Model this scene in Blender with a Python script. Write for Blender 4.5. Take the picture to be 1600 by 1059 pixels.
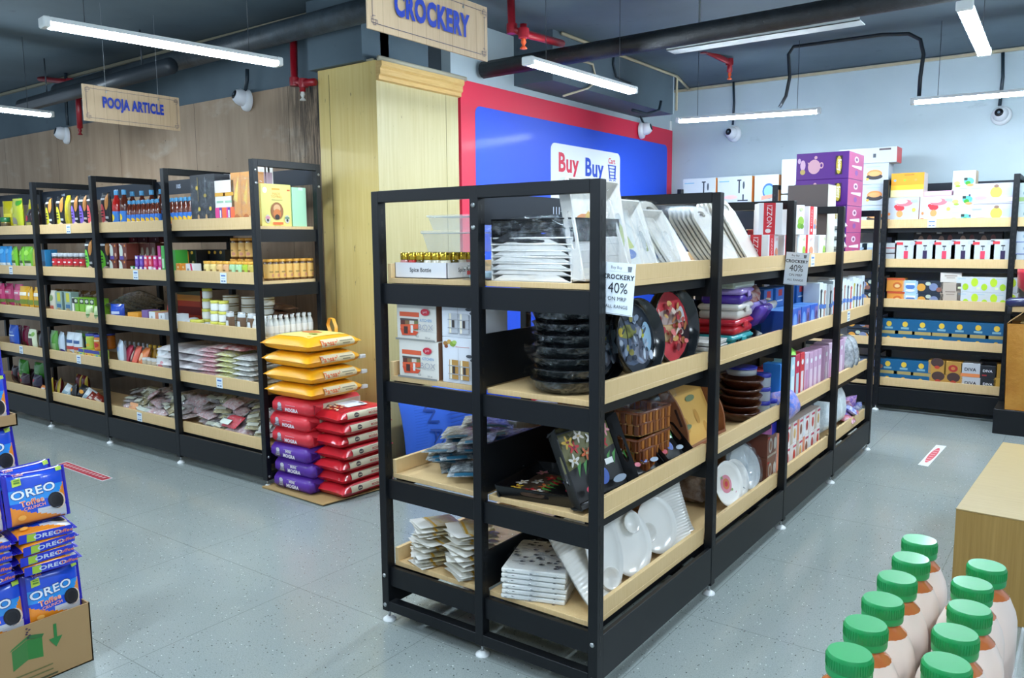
import bpy, math, random
from mathutils import Vector, Matrix

S = bpy.context.scene
for o in list(bpy.data.objects):
    bpy.data.objects.remove(o)
COL = S.collection
R = math.radians

# ---------------------------------------------------------------- camera
CAMP = Vector((1.31216, -2.27459, 1.60385)); FPX = 1247.0
CAMM = (Matrix.Rotation(0.632409, 3, 'Z') @ Matrix.Rotation(1.447433, 3, 'X') @ Matrix.Rotation(-0.0074772, 3, 'Z'))
cam = bpy.data.cameras.new('camera'); camo = bpy.data.objects.new('camera', cam); COL.objects.link(camo)
cam.sensor_width = 36.0; cam.sensor_fit = 'HORIZONTAL'; cam.lens = FPX / 1600 * 36; cam.clip_start = .05; cam.clip_end = 60
camo.matrix_world = Matrix.Translation(CAMP) @ CAMM.to_4x4()
S.camera = camo
cam.dof.use_dof = False

def at(u, v, ax, val):
    """where the sight line through a point of the photograph meets the plane ax = val"""
    d = CAMM @ Vector(((u - 800) / FPX, (529.5 - v) / FPX, -1.0)); i = 'xyz'.index(ax)
    return CAMP + d * ((val - CAMP[i]) / d[i])

# ---------------------------------------------------------------- world and exposure
W = bpy.data.worlds.new('world'); S.world = W; W.use_nodes = True
W.node_tree.nodes['Background'].inputs[0].default_value = (.62, .78, .95, 1)
W.node_tree.nodes['Background'].inputs[1].default_value = .45
S.view_settings.view_transform = 'Standard'
try: S.view_settings.look = 'None'
except Exception: pass
S.view_settings.exposure = 0.75; S.view_settings.gamma = 1.0; S.view_settings.use_curve_mapping = False
S.cycles.max_bounces = 10; S.cycles.transparent_max_bounces = 24; S.cycles.caustics_reflective = False; S.cycles.caustics_refractive = False
S.cycles.diffuse_bounces = 4; S.cycles.sample_clamp_indirect = 6; S.cycles.use_denoising = True
LAMP = 102.0        # strength of the lit battens

# ---------------------------------------------------------------- materials
def lin(c):
    if isinstance(c, str):
        c = c.lstrip('#'); c = [int(c[i:i + 2], 16) / 255 for i in (0, 2, 4)]
        return tuple((x / 12.92 if x <= .04045 else ((x + .055) / 1.055) ** 2.4) for x in c) + (1,)
    return tuple(c) + (1,)
MC = {}
def M(col, rough=.45, metal=0.0, spec=.5, coat=0.0, name=None):
    if isinstance(col, bpy.types.Material): return col
    k = (col, rough, metal, spec, coat)
    if k in MC: return MC[k]
    m = bpy.data.materials.new(name or 'paint_' + str(col).lstrip('#')); m.use_nodes = True
    b = m.node_tree.nodes['Principled BSDF']
    b.inputs['Base Color'].default_value = lin(col); b.inputs['Roughness'].default_value = rough
    b.inputs['Metallic'].default_value = metal; b.inputs['Specular IOR Level'].default_value = spec
    b.inputs['Coat Weight'].default_value = coat; b.inputs['Coat Roughness'].default_value = .12
    MC[k] = m; return m
def nodes(name):
    m = bpy.data.materials.new(name); m.use_nodes = True; t = m.node_tree
    return m, t, t.nodes, t.links, t.nodes['Principled BSDF']
def mapping(t, scale, coord='Object'):
    tc = t.nodes.new('ShaderNodeTexCoord'); mp = t.nodes.new('ShaderNodeMapping'); mp.inputs['Scale'].default_value = scale
    t.links.new(tc.outputs[coord], mp.inputs[0]); return mp.outputs[0]
def noise(t, vec, scale, detail=4, rough=.5):
    n = t.nodes.new('ShaderNodeTexNoise'); n.inputs['Scale'].default_value = scale; n.inputs['Detail'].default_value = detail
    n.inputs['Roughness'].default_value = rough; t.links.new(vec, n.inputs['Vector']); return n.outputs['Fac']
def ramp(t, fac, stops, interp='LINEAR'):
    r = t.nodes.new('ShaderNodeValToRGB'); t.links.new(fac, r.inputs[0]); r.color_ramp.interpolation = interp
    el = r.color_ramp.elements
    while len(el) < len(stops): el.new(.5)
    for e, (p, c) in zip(el, stops): e.position = p; e.color = lin(c)
    return r.outputs[0]
def mix(t, a, b, fac, mode='MIX'):
    n = t.nodes.new('ShaderNodeMix'); n.data_type = 'RGBA'; n.blend_type = mode
    for s, v in ((n.inputs[6], a), (n.inputs[7], b), (n.inputs[0], fac)):
        if isinstance(v, (int, float)): s.default_value = v
        elif isinstance(v, (tuple, str)): s.default_value = lin(v)
        else: t.links.new(v, s)
    return n.outputs[2]
def bump(t, b, h, strength=.2, dist=.01):
    n = t.nodes.new('ShaderNodeBump'); n.inputs['Strength'].default_value = strength; n.inputs['Distance'].default_value = dist
    t.links.new(h, n.inputs['Height']); t.links.new(n.outputs[0], b.inputs['Normal'])
def wood(name, c1, c2, grain=(30, 30, 1.2), rough=.45, speck=None):
    m, t, N, L, b = nodes(name); v = mapping(t, grain)
    f = noise(t, v, 2.2, 6, .62); c = ramp(t, f, [(.3, c1), (.72, c2)])
    f2 = noise(t, mapping(t, (.9, .9, .5)), 1.3, 3); c = mix(t, c, c2, ramp(t, f2, [(.35, (0, 0, 0)), (.7, (.5, .5, .5))]))
    if speck:
        f3 = noise(t, mapping(t, (1, 1, .35)), 46, 2); c = mix(t, c, speck, ramp(t, f3, [(.72, (0, 0, 0)), (.78, (1, 1, 1))]))
    L.new(c, b.inputs['Base Color']); b.inputs['Roughness'].default_value = rough; return m

# floor: pale grey terrazzo with black and white chips, faint joints, waxed
m, t, N, L, b = nodes('terrazzo'); v = mapping(t, (1, 1, 1))
c = ramp(t, noise(t, v, 1.1, 4), [(.3, '#919a97'), (.7, '#9ea6a2')])
c = mix(t, c, ramp(t, noise(t, v, 190, 2), [(.35, '#78807f'), (.65, '#a5acaa')]), .35)
def chips(scale, thr, col, base):
    vo = N.new('ShaderNodeTexVoronoi'); vo.inputs['Scale'].default_value = scale; L.new(v, vo.inputs['Vector'])
    r = ramp(t, vo.outputs['Distance'], [(thr, (1, 1, 1)), (thr + .03, (0, 0, 0))])
    sel = N.new('ShaderNodeMath'); sel.operation = 'GREATER_THAN'; sel.inputs[1].default_value = .72
    sp = N.new('ShaderNodeSeparateColor'); L.new(vo.outputs['Color'], sp.inputs[0]); L.new(sp.outputs[0], sel.inputs[0])
    mm = N.new('ShaderNodeMath'); mm.operation = 'MULTIPLY'; L.new(r, mm.inputs[0]); L.new(sel.outputs[0], mm.inputs[1])
    return mix(t, base, col, mm.outputs[0])
c = chips(62, .15, '#23282c', c); c = chips(55, .12, '#dfe3e0', c); c = chips(110, .15, '#4e5558', c)
br = N.new('ShaderNodeTexBrick'); br.offset = 0; br.inputs['Scale'].default_value = 1; br.inputs['Mortar Size'].default_value = .0018
br.inputs['Brick Width'].default_value = .8; br.inputs['Row Height'].default_value = .8; br.inputs['Color1'].default_value = (1, 1, 1, 1)
br.inputs['Color2'].default_value = (1, 1, 1, 1); br.inputs['Mortar'].default_value = (.62, .62, .62, 1); L.new(v, br.inputs['Vector'])
c = mix(t, c, br.outputs['Color'], 1.0, 'MULTIPLY')
L.new(c, b.inputs['Base Color']); L.new(ramp(t, noise(t, v, 2.3, 5), [(.3, (.10, .10, .10)), (.75, (.26, .26, .26))]), b.inputs['Roughness'])
b.inputs['Specular IOR Level'].default_value = .62
FLOOR = m
# painted concrete ceiling
m, t, N, L, b = nodes('ceiling_paint'); v = mapping(t, (1, 1, 1))
c = ramp(t, noise(t, v, 1.4, 5), [(.3, '#4a5a64'), (.7, '#5a6a74')]); c = mix(t, c, '#3a4750', ramp(t, noise(t, v, 9, 5), [(.66, (0, 0, 0)), (.8, (.6, .6, .6))]))
L.new(c, b.inputs['Base Color']); b.inputs['Roughness'].default_value = .8; CEIL = m
m, t, N, L, b = nodes('blue_wall_paint'); v = mapping(t, (1, 1, 1))
c = ramp(t, noise(t, v, 1.0, 5), [(.3, '#a9b9c0'), (.7, '#bccad0')]); c = mix(t, c, '#8b9aa2', ramp(t, noise(t, mapping(t, (1, 1, 2)), 2.6, 7, .65), [(.62, (0, 0, 0)), (.78, (.7, .7, .7))]))
L.new(c, b.inputs['Base Color']); b.inputs['Roughness'].default_value = .62; BLUEWALL = m
# raw plywood with nail heads, pale scrapes and a black soot streak by the pillar
m, t, N, L, b = nodes('raw_plywood'); v = mapping(t, (1, 1, 1))
c = ramp(t, noise(t, mapping(t, (5, 5, .6)), 1.6, 6, .6), [(.3, '#957d66'), (.7, '#ad967e')])
c = mix(t, c, '#c2b7a7', ramp(t, noise(t, mapping(t, (1, 1, 2.2)), 1.8, 6, .6), [(.58, (0, 0, 0)), (.72, (.45, .45, .45))]))
c = mix(t, c, '#3c352f', ramp(t, noise(t, v, 34, 2), [(.74, (0, 0, 0)), (.78, (.8, .8, .8))]))
tc = N.new('ShaderNodeTexCoord'); sx = N.new('ShaderNodeSeparateXYZ'); L.new(tc.outputs['Object'], sx.inputs[0])
def mrange(sock, a, bb, c0, d0):
    n = N.new('ShaderNodeMapRange'); L.new(sock, n.inputs[0]); n.inputs[1].default_value = a; n.inputs[2].default_value = bb; n.inputs[3].default_value = c0; n.inputs[4].default_value = d0; return n.outputs[0]
e1 = mrange(sx.outputs[0], -3.85, -3.42, 0, 1); e2 = mrange(sx.outputs[2], 1.7, 2.5, .35, 1)
st = ramp(t, noise(t, mapping(t, (14, 14, .9)), 2.4, 7, .75), [(.38, (0, 0, 0)), (.56, (1, 1, 1))])
def mul(a, bb):
    n = N.new('ShaderNodeMath'); n.operation = 'MULTIPLY'; L.new(a, n.inputs[0]); L.new(bb, n.inputs[1]); return n.outputs[0]
c = mix(t, c, '#1c1b1a', mul(mul(e1, e2), st))
br = N.new('ShaderNodeTexBrick'); br.offset = 0; br.inputs['Scale'].default_value = 1; br.inputs['Mortar Size'].default_value = .003
br.inputs['Brick Width'].default_value = 1.22; br.inputs['Row Height'].default_value = 9; br.inputs['Color1'].default_value = (1, 1, 1, 1); br.inputs['Color2'].default_value = (1, 1, 1, 1)
br.inputs['Mortar'].default_value = (.3, .3, .3, 1); L.new(v, br.inputs['Vector']); c = mix(t, c, br.outputs['Color'], 1.0, 'MULTIPLY')
L.new(c, b.inputs['Base Color']); b.inputs['Roughness'].default_value = .75; PLY = m
WOODY = wood('yellow_veneer', '#c9ad62', '#d8c280', (22, 22, .8), .35, '#8d7a4c')
WOODP = wood('pale_veneer', '#b5a675', '#c6b98a', (22, 22, .8), .35, '#8d7f5c')
PINE = wood('pine_moulding', '#c39a55', '#dbb878', (3, 3, 40), .4)
MAPLE = wood('maple_board', '#d6b47c', '#e2c290', (60, 60, 6), .42)
OAK = wood('oak_veneer', '#9a7638', '#b28d4c', (40, 40, 1.0), .4); OAKT = wood('oak_top', '#a58c5a', '#b79f6c', (2.2, 40, 40), .38)
BLK = M('#0c0f13', .45, 0, .35); BLKB = M('#141e2b', .5, 0, .4); STEEL = M('#b9bcbc', .28, 1.0); WHITEP = M('#e9eceb', .35)
m, t, N, L, b = nodes('crinkled_film')
tr = N.new('ShaderNodeBsdfTransparent'); gl = N.new('ShaderNodeBsdfGlossy'); gl.inputs['Roughness'].default_value = .12; ms = N.new('ShaderNodeMixShader')
gl.inputs['Color'].default_value = (.9, .95, 1, 1); tr.inputs['Color'].default_value = (.96, .97, .98, 1)
nn = noise(t, mapping(t, (1, 1, 1)), 45, 4, .6); bp = N.new('ShaderNodeBump'); bp.inputs['Strength'].default_value = 1; bp.inputs['Distance'].default_value = .012
L.new(nn, bp.inputs['Height']); L.new(bp.outputs[0], gl.inputs['Normal'])
L.new(ramp(t, noise(t, mapping(t, (1, 1, 1)), 22, 5, .7), [(.46, (.02, .02, .02)), (.78, (.32, .32, .32))]), ms.inputs[0])
L.new(tr.outputs[0], ms.inputs[1]); L.new(gl.outputs[0], ms.inputs[2]); L.new(ms.outputs[0], N['Material Output'].inputs[0]); FILM = m
m, t, N, L, b = nodes('clear_plastic')
b.inputs['Base Color'].default_value = (.85, .92, .95, 1); b.inputs['Alpha'].default_value = .28; b.inputs['Roughness'].default_value = .08; CLEAR = m
m, t, N, L, b = nodes('jar_glass')
b.inputs['Base Color'].default_value = (.75, .8, .8, 1); b.inputs['Alpha'].default_value = .45; b.inputs['Roughness'].default_value = .06; GLASS = m
def foil(name, c1, c2, scale=26, rough=.2, metal=.5):
    m, t, N, L, b = nodes(name); v = mapping(t, (1, 1, 1)); f = noise(t, v, scale, 5, .65)
    L.new(ramp(t, f, [(.35, c1), (.65, c2)]), b.inputs['Base Color']); b.inputs['Roughness'].default_value = rough; b.inputs['Metallic'].default_value = metal
    bump(t, b, f, .9, .012); return m
def emis(name, col, s):
    m, t, N, L, b = nodes(name); b.inputs['Base Color'].default_value = lin(col); b.inputs['Emission Color'].default_value = lin(col); b.inputs['Emission Strength'].default_value = s; return m
LIT = emis('lit_diffuser', '#dff1ff', LAMP)

# ---------------------------------------------------------------- mesh building
class MB:
    def __init__(s): s.v = []; s.f = []; s.m = []; s.sm = []; s.mats = []
    def mi(s, mat):
        if isinstance(mat, str): mat = M(mat)
        if mat not in s.mats: s.mats.append(mat)
        return s.mats.index(mat)
    def add(s, vs, fs, mat, smooth=False, T=None):
        o = len(s.v); k = s.mi(mat)
        s.v += [tuple(T @ Vector(p)) if T is not None else tuple(p) for p in vs]
        for f in fs: s.f.append([o + i for i in f]); s.m.append(k); s.sm.append(smooth)
        return s
    def box(s, x0, y0, z0, x1, y1, z1, mat, T=None, mats=None):
        vs = [(x, y, z) for z in (z0, z1) for y in (y0, y1) for x in (x0, x1)]
        fs = [(0, 2, 3, 1), (4, 5, 7, 6), (0, 1, 5, 4), (2, 6, 7, 3), (0, 4, 6, 2), (1, 3, 7, 5)]   # bottom top front back left right
        if mats is None: return s.add(vs, fs, mat, False, T)
        for i, f in enumerate(fs):
            s.add(vs, [f], mats.get(i, mat), False, T)
        return s
    def cbox(s, x0, y0, z0, x1, y1, z1, mat, b=.003, T=None, smooth=False):
        X, Y, Z = (x0, x1), (y0, y1), (z0, z1); vs = []; idx = {}
        sg = (1, -1)
        for i in (0, 1):
            for j in (0, 1):
                for k in (0, 1):
                    for a in range(3):
                        p = [X[i], Y[j], Z[k]]; q = [sg[i] * b, sg[j] * b, sg[k] * b]
                        for c in range(3):
                            if c != a: p[c] += q[c]
                        idx[i, j, k, a] = len(vs); vs.append(p)
        fs = []
        def fix(f):
            import itertools
            a = [Vector(vs[i]) for i in f]; n = (a[1] - a[0]).cross(a[2] - a[0]); c = sum(a, Vector()) / len(a)
            ctr = Vector(((x0 + x1) / 2, (y0 + y1) / 2, (z0 + z1) / 2))
            fs.append(f if n.dot(c - ctr) > 0 else f[::-1])
        for a in range(3):
            o = [c for c in range(3) if c != a]
            for e in (0, 1):
                q = []
                for (p, r) in ((0, 0), (1, 0), (1, 1), (0, 1)):
                    k = [0, 0, 0]; k[a] = e; k[o[0]] = p; k[o[1]] = r; q.append(idx[k[0], k[1], k[2], a])
                fix(q)
            for p in (0, 1):
                for r in (0, 1):
                    k0 = [0, 0, 0]; k0[o[0]] = p; k0[o[1]] = r; k1 = list(k0); k1[a] = 1
                    fix([idx[(*k0, o[0])], idx[(*k0, o[1])], idx[(*k1, o[1])], idx[(*k1, o[0])]])
        for i in (0, 1):
            for j in (0, 1):
                for k in (0, 1): fix([idx[i, j, k, 0], idx[i, j, k, 1], idx[i, j, k, 2]])
        return s.add(vs, fs, mat, smooth, T)
    def lathe(s, prof, mat, n=16, T=None, smooth=True, sx=1, sy=1, a0=0, close=True):
        vs = []; fs = []
        for r, z in prof:
            for i in range(n): a = a0 + 2 * math.pi * i / n; vs.append((r * math.cos(a) * sx, r * math.sin(a) * sy, z))
        for k in range(len(prof) - 1):
            for i in range(n): j = (i + 1) % n; fs.append((k * n + i, k * n + j, (k + 1) * n + j, (k + 1) * n + i))
        s.add(vs, fs, mat, smooth, T)
        if close:
            if prof[0][0] > 1e-6: s.add(vs[:n], [tuple(range(n))[::-1]], mat, False, T)
            if prof[-1][0] > 1e-6: s.add(vs[-n:], [tuple(range(n))], mat, False, T)
        return s
    def tube(s, pts, r, mat, n=8, T=None, smooth=True):
        pts = [Vector(p) for p in pts]; vs = []; fs = []; up = None
        for i, p in enumerate(pts):
            d = (pts[min(i + 1, len(pts) - 1)] - pts[max(i - 1, 0)]).normalized()
            if up is None: up = Vector((0, 0, 1)) if abs(d.z) < .9 else Vector((1, 0, 0))
            a = d.cross(up)
            if a.length < 1e-4: a = d.cross(Vector((0, 1, 0)))
            a.normalize(); bb = a.cross(d).normalized(); up = bb
            rr = r[i] if isinstance(r, (list, tuple)) else r
            for k in range(n): w = 2 * math.pi * k / n; vs.append(p + a * math.cos(w) * rr + bb * math.sin(w) * rr)
        for i in range(len(pts) - 1):
            for k in range(n): j = (k + 1) % n; fs.append((i * n + k, i * n + j, (i + 1) * n + j, (i + 1) * n + k))
        fs.append(tuple(range(n))[::-1]); fs.append(tuple(len(vs) - n + k for k in range(n)))
        return s.add(vs, fs, mat, smooth, T)
    def prism(s, poly, a, b_, mat, axis='y', T=None, smooth=False):
        n = len(poly); vs = []
        for w in (a, b_):
            for p, q in poly: vs.append({'y': (p, w, q), 'x': (w, p, q), 'z': (p, q, w)}[axis])
        fs = [tuple(range(n)), tuple(range(n, 2 * n))[::-1]] + [(i, i + n, (i + 1) % n + n, (i + 1) % n) for i in range(n)]
        area = sum(poly[i][0] * poly[(i + 1) % n][1] - poly[(i + 1) % n][0] * poly[i][1] for i in range(n))
        if (area < 0) != (axis == 'z'): fs = [f[::-1] for f in fs]
        return s.add(vs, fs, mat, smooth, T)
    def grid(s, fn, nu, nv, mat, smooth=True, T=None, matf=None, flip=False):
        vs = [fn(i / nu, j / nv) for j in range(nv + 1) for i in range(nu + 1)]
        for j in range(nv):
            for i in range(nu):
                a = j * (nu + 1) + i; f = (a, a + 1, a + nu + 2, a + nu + 1)
                if flip: f = f[::-1]
        fs = []; ms = []
        for j in range(nv):
            for i in range(nu):
                a = j * (nu + 1) + i; f = (a, a + 1, a + nu + 2, a + nu + 1); fs.append(f[::-1] if flip else f)
                ms.append(matf((i + .5) / nu, (j + .5) / nv) if matf else mat)
        o = len(s.v); s.v += [tuple(T @ Vector(p)) if T is not None else tuple(p) for p in vs]
        for f, mm in zip(fs, ms): s.f.append([o + i for i in f]); s.m.append(s.mi(mm)); s.sm.append(smooth)
        return s
    def mesh(s, name):
        me = bpy.data.meshes.new(name); me.from_pydata(s.v, [], s.f)
        for mm in s.mats: me.materials.append(mm)
        me.polygons.foreach_set('material_index', s.m); me.polygons.foreach_set('use_smooth', s.sm); me.update()
        return me
    def obj(s, name, parent=None, **k):
        o = bpy.data.objects.new(name, s.mesh(name)); COL.objects.link(o)
        if parent is not None: o.parent = parent
        if k: tag(o, **k)
        return o
def tag(o, label=None, cat=None, group=None, kind=None):
    if label: o['label'] = label
    if cat: o['category'] = cat
    if group: o['group'] = group
    if kind: o['kind'] = kind
    return o
def empty(name, loc=(0, 0, 0), rz=0, **k):
    o = bpy.data.objects.new(name, None); COL.objects.link(o); o.location = loc; o.rotation_euler = (0, 0, rz); o.empty_display_size = .05
    return tag(o, **k)
def struct(name, mb): return mb.obj(name, kind='structure')
def dup(src, loc, rot=(0, 0, 0), sc=None, **k):
    r = src.copy(); COL.objects.link(r); r.location = loc; r.rotation_euler = rot
    if sc: r.scale = sc
    tag(r, **k)
    for ch in list(src.children):
        c = ch.copy(); COL.objects.link(c); c.parent = r
        for g in list(ch.children):
            d = g.copy(); COL.objects.link(d); d.parent = c
    return r
class Kind:
    """one product: the first place() moves the built thing itself, later ones copy it with its parts"""
    def __init__(s, root): s.root = root; s.used = False; root.hide_render = False
    def place(s, loc, rot=(0, 0, 0), sc=None, **k):
        if isinstance(rot, (int, float)): rot = (0, 0, rot)
        if not s.used:
            s.used = True; r = s.root; r.location = loc; r.rotation_euler = rot
            if sc: r.scale = sc
            return tag(r, **k)
        return dup(s.root, loc, rot, sc, **k)
TXT = {}
def text_mesh(st, bold=0.0, sp=1.0):
    k = (st, bold, sp)
    if k in TXT: return TXT[k]
    cu = bpy.data.curves.new('t', 'FONT'); cu.body = st; cu.size = 1; cu.resolution_u = 3; cu.offset = bold; cu.space_character = sp
    ob = bpy.data.objects.new('t', cu); COL.objects.link(ob)
    me = bpy.data.meshes.new_from_object(ob)
    vs = [(v.co.x, v.co.y) for v in me.vertices]; fs = [tuple(p.vertices) for p in me.polygons]
    bpy.data.objects.remove(ob); bpy.data.curves.remove(cu); bpy.data.meshes.remove(me)
    if vs:
        x0 = min(v[0] for v in vs); x1 = max(v[0] for v in vs); y0 = min(v[1] for v in vs); y1 = max(v[1] for v in vs)
        vs = [((x - (x0 + x1) / 2) / (y1 - y0), (y - (y0 + y1) / 2) / (y1 - y0)) for x, y in vs]     # height 1, centred
        x2 = (x1 - x0) / (y1 - y0)
    TXT[k] = (vs, fs, x2); return TXT[k]
def fixed(f, vs):
    return f
def prints(mb, F, w, h, items, e=.0005, dense=1, base=0):
    """lay printed shapes on the surface F(x, y, offset), x and y running 0..1 over a face w by h metres"""
    for i, it in enumerate(items):
        off = e * (i + 1) + base; k = it[0]
        if k == 'r':
            x0, y0, x1, y1, col = it[1:6]; n = it[6] if len(it) > 6 else (1 if dense == 1 else max(2, int(dense * max(x1 - x0, y1 - y0))))
            mb.grid(lambda a, c: F(x0 + (x1 - x0) * a, y0 + (y1 - y0) * c, off), n, n, col, dense > 1)
        elif k == 'e':
            cx, cy, rx, ry, col = it[1:6]; n = 18; rings = 1 if dense == 1 else 3; vs = [F(cx, cy, off)]; fs = []
            rot = it[6] if len(it) > 6 else 0; cr, sr = math.cos(rot), math.sin(rot)
            for q in range(1, rings + 1):
                for j in range(n):
                    a = 2 * math.pi * j / n; dx = rx * w * math.cos(a) * q / rings; dy = ry * h * math.sin(a) * q / rings
                    vs.append(F(cx + (dx * cr - dy * sr) / w, cy + (dx * sr + dy * cr) / h, off))
            for j in range(n): fs.append((0, 1 + j, 1 + (j + 1) % n))
            for q in range(1, rings):
                for j in range(n): a = 1 + (q - 1) * n; bq = 1 + q * n; fs.append((a + j, bq + j, bq + (j + 1) % n, a + (j + 1) % n))
            mb.add(vs, fs, col, dense > 1)
        elif k == 'p':
            pts, col = it[1:3]
            mb.add([F(x, y, off) for x, y in pts], [tuple(range(len(pts)))], col)
        elif k == 't':
            st, cx, cy, size, col = it[1:6]; ws = it[6] if len(it) > 6 else 1; rot = it[7] if len(it) > 7 else 0; bold = it[8] if len(it) > 8 else 0
            vs, fs, x2 = text_mesh(st, bold, 1 + bold * 2.2); cr, sr = math.cos(rot), math.sin(rot); out = []
            for (x, y) in vs:
                dx = x * size * h * ws; dy = y * size * h
                out.append(F(cx + (dx * cr - dy * sr) / w, cy + (dx * sr + dy * cr) / h, off))
            mb.add(out, fs, col)
def front(w, d, h):   # face towards -Y of a box standing on its origin, centred in x and y
    return lambda x, y, o: Vector(((x - .5) * w, -d / 2 - o, y * h))
def right(w, d, h):
    return lambda x, y, o: Vector((w / 2 + o, (x - .5) * d, y * h))
def left(w, d, h):
    return lambda x, y, o: Vector((-w / 2 - o, (.5 - x) * d, y * h))
def top(w, d, h):
    return lambda x, y, o: Vector(((x - .5) * w, (y - .5) * d, h + o))
def carton(name, w, d, h, col, fr=(), rt=(), tp=(), side=None, topc=None, rough=.4, lf=(), bev=.002):
    mb = MB(); cm = M(col, rough) if isinstance(col, str) else col
    mb.cbox(-w / 2, -d / 2, 0, w / 2, d / 2, h, cm, min(bev, w * .1))
    if side: sm = M(side, rough); mb.grid(lambda a, c: right(w, d, h)(.01 + .98 * a, .01 + .98 * c, .0002), 1, 1, sm, False); mb.grid(lambda a, c: left(w, d, h)(.01 + .98 * a, .01 + .98 * c, .0002), 1, 1, sm, False)
    if topc: mb.grid(lambda a, c: top(w, d, h)(.01 + .98 * a, .01 + .98 * c, .0002), 1, 1, M(topc, rough), False)
    prints(mb, front(w, d, h), w, h, fr); prints(mb, right(w, d, h), d, h, rt); prints(mb, left(w, d, h), d, h, lf); prints(mb, top(w, d, h), w, d, tp)
    return mb.obj(name)
def pouch(name, w, h, t, col, fr=(), seal=.05, rough=.25, back=None, gus=.5, rnd=0, n=12, coat=.3, bk=()):
    """upright pillow pack, sealed along top and bottom, standing on its origin"""
    mb = MB(); rn = random.Random(name + str(w) + str(col)); ph = rn.random() * 6
    def prof(x, y):
        a = max(0, 1 - abs(2 * x - 1) ** 3.2); yy = (y - seal) / (1 - 2 * seal)
        c = 0 if yy <= 0 or yy >= 1 else (1 - abs(2 * yy - 1) ** 2.6) ** .6
        return t / 2 * (a ** .7) * c * (1 + .05 * math.sin(9 * x + ph) * math.sin(7 * y + ph)) + .0012
    def X(x, y): yy = 1 - abs(2 * y - 1) ** 2; return (x - .5) * w * (1 - .045 * yy * gus)
    F = lambda x, y, o: Vector((X(x, y), -prof(x, y) - o, y * h))
    Bk = lambda x, y, o=0: Vector((X(x, y), prof(x, y) + o, y * h))
    cm = M(col, rough, 0, .5, coat) if isinstance(col, str) else col
    mb.grid(lambda a, c: F(a, c, 0), n, n, cm); mb.grid(lambda a, c: Bk(a, c), n, n, back or cm, flip=True)
    ring = [(i / n, 0) for i in range(n + 1)] + [(1, j / n) for j in range(1, n + 1)] + [(1 - i / n, 1) for i in range(1, n + 1)] + [(0, 1 - j / n) for j in range(1, n)]
    k = len(ring); vs = [F(x, y, 0) for x, y in ring] + [Bk(x, y) for x, y in ring]
    mb.add(vs, [(i, i + k, (i + 1) % k + k, (i + 1) % k) for i in range(k)], cm)
    prints(mb, F, w, h, fr, max(.0006, w * .003) if w > .4 else .0007, 10, max(.0008, w * .008) if w > .4 else .0006); prints(mb, lambda x, y, o: Bk(1 - x, y, o), w, h, bk, .0006, 10)
    return mb.obj(name)
def wrapfilm(mb, w, d, h, rn, puff=.006, n=8, mat=None):
    """crumpled clear film drawn around a w x d x h block standing on the origin"""
    mat = mat or FILM; N_, K = n * 4, max(7, n); vs = []; pw = .32
    f = lambda v: math.copysign(abs(v) ** pw, v)
    for j in range(K + 1):
        th = -PI / 2 + PI * j / K
        for i in range(N_):
            a = 2 * PI * i / N_; r = f(math.cos(th)); c, s_ = math.cos(a), math.sin(a); m_ = max(abs(c), abs(s_)); k = 1 / (m_ * .92 + .08)
            g = 1 + 0 * r; p = Vector((w / 2 * c * k * abs(r), d / 2 * s_ * k * abs(r), h / 2 + h / 2 * f(math.sin(th))))
            o = (p - Vector((0, 0, h / 2))); o = o.normalized() * puff * (rn.random() * 1.5 - .1); p = p + o; p.z = max(p.z, .0008 + .001 * rn.random()); vs.append(p)
    fs = [(j * N_ + i, j * N_ + (i + 1) % N_, (j + 1) * N_ + (i + 1) % N_, (j + 1) * N_ + i) for j in range(K) for i in range(N_)]
    mb.add(vs, fs, mat, False)
PI = math.pi
ORD = ['first', 'second', 'third', 'fourth', 'fifth', 'sixth', 'seventh', 'eighth', 'ninth', 'tenth', 'eleventh', 'twelfth', 'thirteenth', 'fourteenth', 'fifteenth', 'sixteenth', 'seventeenth', 'eighteenth', 'nineteenth', 'twentieth']
def nth(i, n):
    if n == 1: return 'lone'
    if i == 0: return 'leftmost'
    if i == n - 1: return 'rightmost'
    return ORD[i] + ' from left'
def lvl(i, n):
    if i == n - 1: return 'topmost'
    if i == 0: return 'bottom'
    return ORD[i] + ' from bottom'
PI = math.pi

# ================================================================ ceiling lamps
def batten(cx, cy, z, ang, label):
    t = empty('batten_lamp', (cx, cy, z), ang, label=label, cat='ceiling lamp', group='hanging tube lamps')
    mb = MB(); poly = [(-.036, .012), (-.03, .034), (.03, .034), (.036, .012)]
    mb.prism([(y, z_) for y, z_ in poly], -.575, .575, WHITEP, 'x'); mb.obj('housing', t)
    mb = MB(); mb.prism([(-.036, .012), (-.034, -.004), (-.022, -.012), (.022, -.012), (.034, -.004), (.036, .012)], -.574, .574, LIT, 'x'); mb.obj('diffuser', t)
    for s in (-1, 1):
        mb = MB(); mb.cbox(min(s * .575, s * .61), -.038, -.013, max(s * .575, s * .61), .038, .035, WHITEP, .006); mb.obj('end_cap', t)
        mb = MB(); mb.tube([(s * .42, 0, .034), (s * .42, 0, 3.245 - z)], .0022, '#3b4248', 5); mb.obj('hanging_wire', t)
    return t
def between(a, b): return ((a[0] + b[0]) / 2, (a[1] + b[1]) / 2, math.atan2(b[1] - a[1], b[0] - a[0]))
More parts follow.
